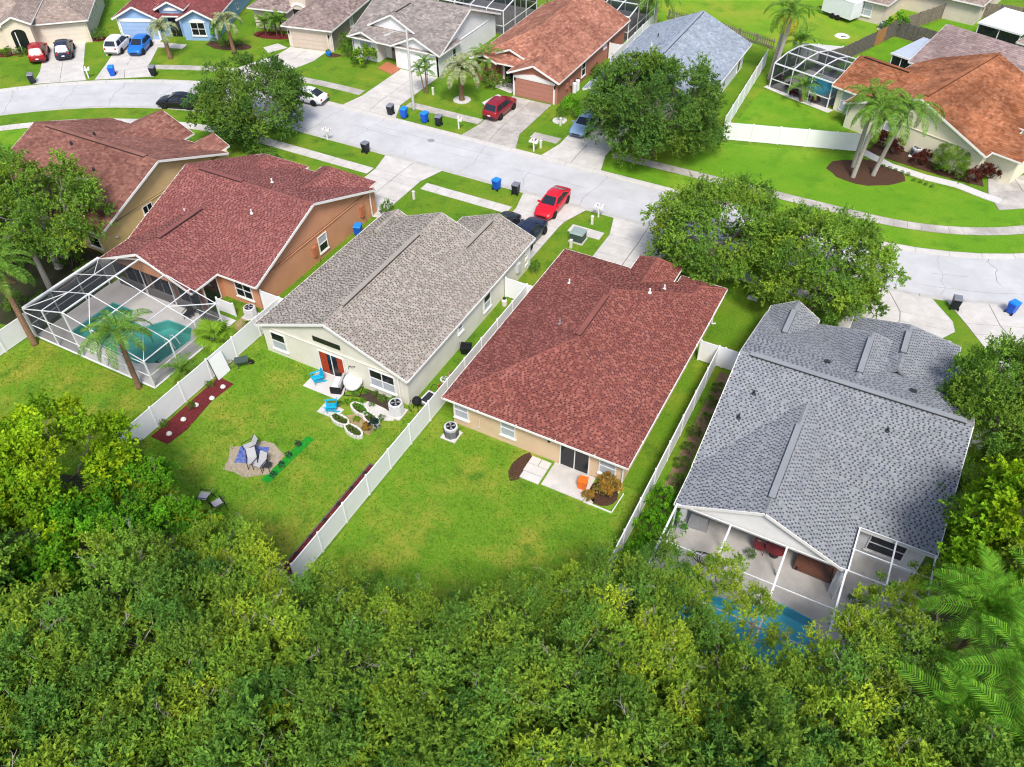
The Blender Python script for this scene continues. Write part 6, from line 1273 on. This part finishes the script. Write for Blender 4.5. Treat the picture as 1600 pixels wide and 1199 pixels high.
MB().box(p.x-.65, p.x+.65, p.y-.6, p.y+.6, -.02, .1).build('pad', 'concrete', t); MB().box(p.x-.55, p.x+.55, p.y-.5, p.y+.5, .1, .85).build('cabinet', 'green_box', t); MB().hexa([(p.x-.6, p.y-.55, .85), (p.x+.6, p.y-.55, .85), (p.x+.6, p.y+.55, .85), (p.x-.6, p.y+.55, .85)], [(p.x-.5, p.y-.45, .97), (p.x+.5, p.y-.45, .97), (p.x+.5, p.y+.45, .97), (p.x-.5, p.y+.45, .97)]).build('lid', 'green_lid', t)
p = Vector((-48.1, 68.0, 0)); t = thing('street_lamp', 'tall concrete street lamp with a short arm on the far verge', 'street lamp', p)
MB().lathe([(.17, -.1), (.16, .3), (.10, 8.4), (.06, 8.5)], 10, p).build('pole', 'lamp_pole', t, True); MB().tube([p+Vector((0, 0, 8.2)), p+Vector((-.5, -.9, 8.5)), p+Vector((-.9, -1.7, 8.45))], .045, 6).build('arm', 'galv', t)
MB().hexa([p+Vector((-.85, -1.6, 8.36)), p+Vector((-.65, -1.7, 8.36)), p+Vector((-1.0, -2.3, 8.36)), p+Vector((-1.2, -2.2, 8.36))], [p+Vector((-.85, -1.6, 8.5)), p+Vector((-.65, -1.7, 8.5)), p+Vector((-1.0, -2.3, 8.46)), p+Vector((-1.2, -2.2, 8.46))]).build('lamp_head', 'galv', t)
# air conditioners
def ac(label, xy, m, s=.42, h=.85, rot=0.):
    t = thing('air_conditioner', label, 'air conditioner', (*xy, 0), rot, local=True); MB().box(-s-.12, s+.12, -s-.12, s+.12, -.02, .08).build('pad', 'concrete_pale', t)
    MB().prism([(s*.97*math.cos(a)*(1.18), s*.97*math.sin(a)*1.18) for a in [PI/8+PI/4*i for i in range(8)]], .08, h).build('casing', m, t)
    for i in range(8):
        z = .16+i*(h-.26)/8; MB().prism([(s*1.0*math.cos(a)*1.19, s*1.0*math.sin(a)*1.19) for a in [PI/8+PI/4*k for k in range(8)]], z, z+.022).build('louvre', 'dark_metal' if m == 'ac_grey' else m, t)
    MB().lathe([(s*1.05, h), (s*1.05, h+.05), (s*.85, h+.07)], 16).build('top_ring', 'ac_pale', t); MB().lathe([(s*.80, h), (s*.80, h+.072)], 16).build('fan_well', 'black', t)
    for i in range(4): a = i*PI/2+.4; MB().extr([(0, 0, h+.075), (s*.7*math.cos(a), s*.7*math.sin(a), h+.078), (s*.7*math.cos(a+.6), s*.7*math.sin(a+.6), h+.09)], (0, 0, .008)).build('fan_blade', 'grey_metal', t)
ac('grey air conditioner on a concrete pad at the peach house wall', (-20.75, 30.1), 'ac_grey'); ac('pale air conditioner beside the stone planters', (-25.05, 30.15), 'ac_pale', .44, .95); ac('pale air conditioner behind the salmon house', (-40.55, 33.55), 'ac_pale', .42, .85); ac('grey air conditioner among the cordylines of the corner house', (.15, 82.0), 'ac_grey', .42, .8)
ac('grey air conditioner beside the cream cottage', (-8.4, 112.9), 'ac_grey', .42, .8)
# ------------------------------------------------------------------ garden furniture and clutter
def adirondack(label, xy, rot, m='turquoise'):
    t = thing('adirondack_chair', label, 'chair', (*xy, .05), rot, local=True)
    for i in range(5): x = -.26+i*.13; MB().bar((x, -.28, .28+.0), (x*1.05, -.45, .95-.06*abs(i-2)), .115, .025, (0, 1, 0)).build('back_slat', m, t)
    for i in range(4): y = -.22+i*.16; MB().box(-.29, .29, y-.07, y+.07, .28+i*.022, .305+i*.022).build('seat_slat', m, t)
    for s in (-1, 1):
        MB().bar((s*.36, -.38, .56), (s*.36, .40, .58), .13, .03).build('armrest', m, t); MB().bar((s*.33, .30, 0), (s*.33, .30, .57), .09, .03, (0, 1, 0)).build('leg', m, t); MB().bar((s*.31, .36, .36), (s*.31, -.55, .02), .03, .12).build('side_rail', m, t)
adirondack('turquoise garden chair standing on the patio slab', G(497, 597)[:2], 2.6); adirondack('turquoise garden chair on the stone pad facing the planters', (-29.1, 28.35), 2.2)
p = G(553, 611); t = thing('swing_chair', 'white cushioned hanging egg chair with black tube hoops', 'chair', (p.x, p.y, .05), rad(20), local=True)
mb = MB(); V = []; F = []; n1, n2 = 6, 14
for i in range(n1+1):
    r = .68*math.sin(PI/2*i/n1); zz = .75-.42*math.cos(PI/2*i/n1)
    for j in range(n2): a = 2*PI*j/n2; V.append((r*math.cos(a), r*math.sin(a)-.0+.35*(zz-.3), zz+.25*r*math.sin(a)))
for i in range(n1):
    for j in range(n2): F.append((i*n2+j, i*n2+(j+1) % n2, (i+1)*n2+(j+1) % n2, (i+1)*n2+j))
mb.faces(V, F); mb.build('seat_shell', 'cushion', t, True); MB().lathe([(.0, .40), (.50, .46), (.55, .56), (.4, .66), (.0, .68)], 14, (0, .02, .0)).build('cushion', 'cushion', t, True)
for s in (-1, 1): MB().tube([(s*.55, -.6, 0), (s*.6, .65, .02), (s*.5, .85, .9), (s*.3, .7, 1.6), (0, .3, 1.9)], .03, 6).build('hoop', 'black', t)
MB().tube([(-.55, -.6, .03), (.55, -.6, .03)], .03, 6).build('base_bar', 'black', t)
p = G(529, 606); t = thing('outdoor_sofa', 'low two-seat patio sofa with striped cushions and a black frame', 'sofa', (p.x, p.y, .05), rad(-70), local=True)
for i in range(2): MB().box(-.62+i*.63, -.02+i*.63, -.3, .3, .22, .40).build('seat_cushion', 'cushion', t); MB().box(-.62+i*.63, -.02+i*.63, .26, .42, .36, .8).build('back_cushion', 'sling', t)
for s in (-1, 1): MB().box(s*.68-.04, s*.68+.04, -.34, .42, .0, .58).build('arm', 'black', t)
MB().box(-.66, .66, -.32, .42, .14, .2).build('base', 'black', t)
p = G(538, 590); t = thing('flower_pot', 'terracotta bowl by the orange curtains', 'plant pot', (p.x, p.y, .05), local=True); MB().lathe([(.2, 0), (.34, .3), (.36, .34), (.3, .34), (.28, .28), (.0, .28)], 14).build('bowl', 'terracotta', t)
inst('plant', SHR['ti'], t, (0, 0, .25), (0, 0, 0), .3)
# stone planters
def planter(label, xy, rx, ry, rot, kind):
    t = thing('stone_planter', label, 'planter', (*xy, 0), rot, local=True); n = 16; mb = MB()
    for i in range(n):
        a0, a1 = 2*PI*i/n+.03, 2*PI*(i+1)/n-.03; k = rnd.uniform(.96, 1.04); q = [(rx*math.cos(a), ry*math.sin(a)) for a in (a0, a1)]; q2 = [((rx-.14)*math.cos(a), (ry-.14)*math.sin(a)) for a in (a1, a0)]
        MB().prism(q+q2, -.02, .28*k).build('edging_stone', 'stone_white', t)
    MB().prism([((rx-.13)*math.cos(2*PI*i/n), (ry-.13)*math.sin(2*PI*i/n)) for i in range(n)], -.02, .2).build('soil', 'soil', t)
    for i in range(3): inst('plant', SHR[kind], t, ((i-1)*rx*.5, rnd.uniform(-.1, .1), .15), (0, 0, i*2.), .24 if i != 1 else .28)
planter('oval stone planter full of green herbs nearest the patio', (-27.35, 29.15), .85, .42, -.25, 'bright'); planter('oval stone planter beside the pale air conditioner', (-26.15, 28.75), .85, .42, -.35, 'green'); planter('oval stone planter with low plants beside the stone pad', (-27.95, 27.75), .8, .4, -.15, 'green'); planter('oval stone planter with mostly bare soil', (-26.55, 27.35), .8, .4, -.2, 'green')
bed('gravel_patch', [(-28.3, 28.1), (-27.3, 28.9), (-25.6, 28.4), (-25.5, 27.6), (-26.2, 27.6)], 'gravel_tan', .03); bed('pebble_patch', blob(-26.4, 29.6, 1.5, .5, 14, -.1, .15, 5), 'pebble', .035); bed('soil_bed', [(-28.2, 30.2), (-25.6, 30.0), (-25.6, 31.1), (-28.2, 31.1)], 'soil', .03)
t = thing('stone_pad', 'pale square stone slabs under the turquoise chair', 'paving pad', (-29.2, 28.1, 0))
for i in range(3):
    for j in range(2): MB().box(-29.9+i*.52, -29.42+i*.52, 27.75+j*.52, 28.23+j*.52, -.02, .05+.004*i).build('slab', 'concrete_pale', t)
for x, y in ((-28.2, 29.6), (-27.7, 29.9), (-28.6, 29.3)): shrub('bright', 'leafy herb tuft beside the patio slab', (x, y), .28, None, 'herb tufts beside the patio')
shrub('bright', 'bright green bush behind the pale air conditioner', (-25.7, 30.7), .42, .5)
# fire pit corner
def sling(label, xy, rot, z=.03, back=.62):
    t = thing('patio_chair', label, 'chair', (*xy, z), rot, local=True)
    MB().extr([(-.28, -.25, .40), (.28, -.25, .40), (.28, .30, .44), (-.28, .30, .44)], (0, 0, .05)).build('seat', 'sling', t); MB().extr([(-.28, -.25, .43), (.28, -.25, .43), (.28, -.25-back*.5, .43+back*.8), (-.28, -.25-back*.5, .43+back*.8)], (0, -.04, .03)).build('backrest', 'sling', t)
    for s in (-1, 1):
        MB().tube([(s*.33, .32, 0), (s*.33, .33, .62), (s*.33, -.4, .64), (s*.31, -.28, .40), (s*.33, -.5, 0)], .025, 5).build('frame', 'black', t); MB().tube([(s*.31, -.26, .4), (s*.31, -.25-back*.52, .45+back*.82)], .022, 5).build('back_rail', 'black', t)
t = thing('outdoor_rug', 'blue patterned rug lying on the sand patch', 'rug', (-31.2, 22.75, .026), rad(25), local=True); MB().box(-.95, .95, -.7, .7, 0, .012).build('carpet', 'rug', t); MB().box(-.85, .85, -.6, .6, .012, .016).build('inner_field', 'rug', t)
sling('white sling chair reclined on the blue rug', (-31.5, 22.95), 2.7, .05); sling('white sling chair at the edge of the sand patch', (-30.55, 22.15), 3.9); sling('white sling chair beside the small dark table', (-29.95, 22.15), 3.2)
t = thing('side_table', 'small dark mesh table beside the sling chairs', 'table', (-29.55, 22.3, .02), .3, local=True); MB().box(-.24, .24, -.24, .24, .40, .44).build('table_top', 'dark_metal', t)
for a in (-1, 1):
    for b in (-1, 1): MB().bar((a*.2, b*.2, 0), (a*.2, b*.2, .4), .03).build('leg', 'dark_metal', t)
sling('white sling chair standing in the grass at the woodland edge', G(322, 783)[:2], 1.9); sling('second white sling chair in the grass at the woodland edge', G(343, 795)[:2], 1.2)
p = G(355, 667)
t = thing('leaning_board', 'white board leaning on the fence above the red mulch bed', 'board', (-37.9, 27.6, 0), local=True); MB().extr([(0, -.6, 0.02), (0, .6, 0.02), (-.35, .6, 1.75), (-.35, -.6, 1.75)], (.04, 0, .01)).build('panel', 'vinyl', t); MB().bar((.05, -.66, .02), (-.32, -.66, 1.85), .04).build('prop', 'dark_metal', t)
t = thing('wheelbarrow', 'dark wheelbarrow leaning by the fence of the patio-garden yard', 'wheelbarrow', (-37.4, 29.0, 0), .8, local=True); MB().hexa([(-.3, -.22, .3), (.3, -.22, .3), (.3, .22, .3), (-.3, .22, .3)], [(-.5, -.35, .6), (.45, -.35, .6), (.45, .35, .6), (-.5, .35, .6)]).build('tray', 'green_box', t); w = inst('wheel', TYRE, t, (.6, 0, .2), (0, 0, 0), .6)
for s in (-1, 1): MB().bar((.6, s*.1, .2), (-.95, s*.3, .55), .04).build('handle', 'wood', t); MB().bar((-.25, s*.2, .35), (-.35, s*.25, 0), .035).build('leg', 'dark_metal', t)
for i, (x, y) in enumerate(((-37.2, 21.6), (-37.3, 23.0), (-37.0, 25.4), (-37.1, 26.6), (-37.5, 24.4))):
    t = thing('garden_ornament', ('small white rock in the red mulch bed' if i < 4 else 'small tan rock in the red mulch bed'), 'rock', (x, y, .03), i*1., 'rocks in the red mulch bed' if i < 4 else None, True); MB().lathe([(.16, 0), (.2, .09), (.12, .2), (.0, .24)], 7).build('stone', 'stone_white', t)
# side yard clutter east of the off-white house
t = thing('barbecue_grill', 'black covered grill on wheels in the side yard of the off-white house', 'grill', (-24.0, 31.1, 0), 1.2, local=True); MB().lathe([(.0, .55), (.28, .62), (.34, .82), (.26, 1.0), (.0, 1.08)], 14).build('kettle', 'black', t)
for a in range(3): MB().bar((.2*math.cos(a*2.1), .2*math.sin(a*2.1), .6), (.32*math.cos(a*2.1), .32*math.sin(a*2.1), 0), .035).build('leg', 'dark_metal', t)
MB().tube([(-.5, 0, .05), (-.62, .1, .6), (-.4, .1, 1.05)], .02, 5).build('handle', 'black', t)
t = thing('garden_cart', 'grey garden cart tipped against the fence in the side yard', 'cart', (-23.6, 31.9, 0), 1.5, local=True); MB().hexa([(-.5, -.25, .25), (.4, -.25, .25), (.4, .25, .25), (-.5, .25, .25)], [(-.65, -.38, .65), (.55, -.38, .65), (.55, .38, .65), (-.65, .38, .65)]).build('tub', 'ac_pale', t); MB().box(-.5, .42, -.26, .26, .651, .66).build('tub_inside', 'dark_metal', t)
for s in (-1, 1): inst('wheel', TYRE, t, (-.3, s*.3, .2), (0, 0, 0), .6)
MB().tube([(.5, -.3, .6), (1.0, -.3, .9), (1.0, .3, .9), (.5, .3, .6)], .025, 5).build('handle', 'black', t)
for i, (y, l, m) in enumerate(((33.4, 'terracotta pot in the side yard of the off-white house', 'terracotta'), (34.1, 'pale tub in the side yard of the off-white house', 'stone_white'), (34.8, 'tan planter in the side yard of the off-white house', 'gravel_tan'))):
    t = thing('flower_pot', l, 'plant pot', (-23.5-.2*(i % 2), y, 0), local=True); MB().lathe([(.2, 0), (.3, .35), (.32, .4), (.26, .4), (.24, .32), (.0, .32)], 12).build('pot', m, t); inst('plant', SHR['dark'], t, (0, 0, .3), (0, 0, i), .22)
t = thing('gas_bottle', 'small white gas bottle by the off-white side wall', 'gas bottle', (-24.1, 43.6, 0), local=True); MB().lathe([(.2, 0), (.22, .1), (.22, .5), (.1, .62), (.05, .64)], 12).build('tank', 'wall_bone', t); MB().lathe([(.12, .62), (.12, .74), (.1, .74)], 10).build('collar', 'dark_metal', t)
t = thing('garden_tub', 'black plastic tub in the side yard by the off-white wall', 'tub', (-24.0, 37.6, 0), .4, local=True); MB().hexa([(-.3, -.3, 0), (.3, -.3, 0), (.3, .3, 0), (-.3, .3, 0)], [(-.4, -.4, .6), (.4, -.4, .6), (.4, .4, .6), (-.4, .4, .6)]).build('body', 'black', t); MB().tube([(-.4, 0, .55), (-.45, 0, .85), (.45, 0, .85), (.4, 0, .55)], .02, 5).build('handle', 'dark_metal', t)
# orange box on the bare patio
t = thing('storage_box', 'orange plastic box standing on the bare concrete patio', 'box', (-11.4, 30.15, .06), .15, local=True); MB().hexa([(-.24, -.24, 0), (.24, -.24, 0), (.24, .24, 0), (-.24, .24, 0)], [(-.27, -.27, .62), (.27, -.27, .62), (.27, .27, .62), (-.27, .27, .62)]).build('body', 'orange', t); MB().box(-.29, .29, -.29, .29, .62, .69).build('lid', 'orange', t)
t = thing('garden_edging', 'thin white edging round the croton bush', 'edging', (-9.4, 29.6, 0)); MB().bar((-10.6, 29.15, .05), (-9.05, 29.15, .05), .05, .1).build('edging_strip', 'white_paint', t); MB().bar((-9.05, 29.15, .05), (-8.95, 30.8, .05), .05, .1).build('edging_strip', 'white_paint', t)
# porch and pool-cage furniture
def outchair(label, xy, rot, m='dark_metal', z=.05, group=None):
    t = thing('patio_chair', label, 'chair', (*xy, z), rot, group, True); MB().box(-.27, .27, -.27, .27, .38, .43).build('seat', m, t); MB().hexa([(-.27, -.3, .43), (.27, -.3, .43), (.27, -.26, .43), (-.27, -.26, .43)], [(-.27, -.42, .95), (.27, -.42, .95), (.27, -.38, .95), (-.27, -.38, .95)]).build('backrest', m, t)
    for a in (-1, 1):
        for b in (-1, 1): MB().bar((a*.25, b*.25, 0), (a*.25, b*.25, .38), .035).build('leg', m, t)
        MB().bar((a*.29, -.3, .62), (a*.29, .26, .62), .04).build('armrest', m, t)
outchair('dark metal chair by the steps of the teal pool', (-44.6, 31.2), 3.3)
t = thing('outdoor_sofa', 'brown wicker sofa under the white porch gable', 'sofa', (2.6, 30.6, .05), .0, local=True); mk('wicker', (.17, .065, .035), .85, .2, 14); mk('red_cloth', (.22, .02, .025), .85, .1)
MB().box(-1.0, 1.0, -.4, .35, .1, .42).build('base', 'wicker', t); MB().box(-1.0, 1.0, .3, .5, .1, .85).build('back', 'wicker', t)
for s in (-1, 1): MB().box(s*1.0-.1, s*1.0+.1, -.4, .5, .1, .62).build('arm', 'wicker', t)
t = thing('patio_table', 'dark red round table under the white porch gable', 'table', (.3, 30.7, .05), local=True); MB().lathe([(.6, .70), (.6, .75), (.0, .76)], 18).build('table_top', 'red_cloth', t); MB().lathe([(.28, 0), (.06, .06), (.06, .70)], 12).build('pedestal', 'dark_metal', t)
outchair('dark red chair at the round porch table', (-.5, 30.6), 4.7, 'red_cloth'); outchair('dark red chair behind the round porch table', (.4, 31.6), 3.1, 'red_cloth')
t = thing('covered_grill', 'grey covered grill in the porch corner', 'grill', (-4.2, 30.7, .05), .1, local=True); MB().hexa([(-.6, -.4, 0), (.6, -.4, 0), (.6, .4, 0), (-.6, .4, 0)], [(-.5, -.3, 1.1), (.5, -.3, 1.1), (.5, .3, 1.1), (-.5, .3, 1.1)]).build('cover', 'grey_metal', t); MB().lathe([(.1, 1.1), (.1, 1.12), (0, 1.13)], 10).build('vent_disc', 'white_paint', t)
t = thing('garden_hose', 'dark hose lying in loops on the pool deck', 'hose', (-3.3, 28.6, .06), local=True); MB().tube([(.5*math.cos(a*.8)*(1+.15*math.sin(a*.3))+a*.02, .4*math.sin(a*.8)*(1-.1*math.cos(a*.2)), .02+.004*(i % 3)) for i, a in enumerate([k*.35 for k in range(60)])], .022, 5).build('hose_line', 'black', t)
shrub('dark', 'potted plant at the porch beam', (-.9, 29.9), .35, .5); shrub('dark', 'dark potted plant beside the sofa on the deck', (5.0, 29.6), .5, .6)
for i, (x, y) in enumerate(((-10.9, 96.6), (-9.6, 96.2))): outchair('dark lounge chair at the back of the far pool cage', (x, y), 2.8, 'dark_metal', .05, 'lounge chairs of the far pool')
# junk on the far lawn
t = thing('tarp_heap', 'white tarpaulin heap on the lawn beside the wooden fence', 'tarp', G(1316, 58), .3, local=True, scale=.6); mb = MB(); rr = random.Random(3); V = [(0, 0, .7)]+[((.9+.3*rr.random())*math.cos(a*.7), (.6+.2*rr.random())*math.sin(a*.7), .35+.25*rr.random()) for a in range(9)]+[((1.4+.3*rr.random())*math.cos(a*.7), (1.0+.2*rr.random())*math.sin(a*.7), 0) for a in range(9)]
mb.faces(V, [(0, 1+i, 1+(i+1) % 9) for i in range(9)]+[(1+i, 10+i, 10+(i+1) % 9, 1+(i+1) % 9) for i in range(9)]).build('tarp', 'porch_white', t)
MB().box(-.4, .5, -.9, -.5, 0, .4).build('crate', 'dark_metal', t)
for i, (x, y) in enumerate(((-34.75, 80.2), (-34.75, 79.4))):
    t = thing('storage_tank', 'white upright tank against the brick-pink side wall', 'tank', (x, y, 0), 0, 'tanks at the brick-pink wall', True); MB().lathe([(.22, 0), (.24, .1), (.24, 1.1), (.15, 1.25), (.0, 1.28)], 12).build('tank', 'porch_white', t); MB().lathe([(.1, 1.25), (.1, 1.36), (.06, 1.36)], 10).build('cap', 'dark_metal', t)
t = thing('flower_pot', 'blue pot at the corner of the taupe garage', 'plant pot', (-64.7, 75.3, 0), local=True); MB().lathe([(.22, 0), (.35, .4), (.36, .46), (.28, .46), (.0, .4)], 12).build('pot', 'bin_blue_lid', t); inst('plant', SHR['green'], t, (0, 0, .35), (0, 0, 0), .3)
t = thing('meter_cover', 'flat grey utility lid in the shaded lawn before the grey roof', 'utility cover', G(1176, 467), local=True); MB().box(-.35, .35, -.22, .22, 0, .05).build('lid', 'ac_pale', t); MB().box(-.4, .4, -.27, .27, -.02, .03).build('frame', 'concrete', t)
t = thing('boulder', 'pale rock at the end of the white fence by the pool deck', 'rock', (-6.3, 24.6, 0), .4, local=True); MB().lathe([(.3, -.05), (.42, .15), (.3, .38), (.0, .46)], 8).build('stone', 'stone_white', t)
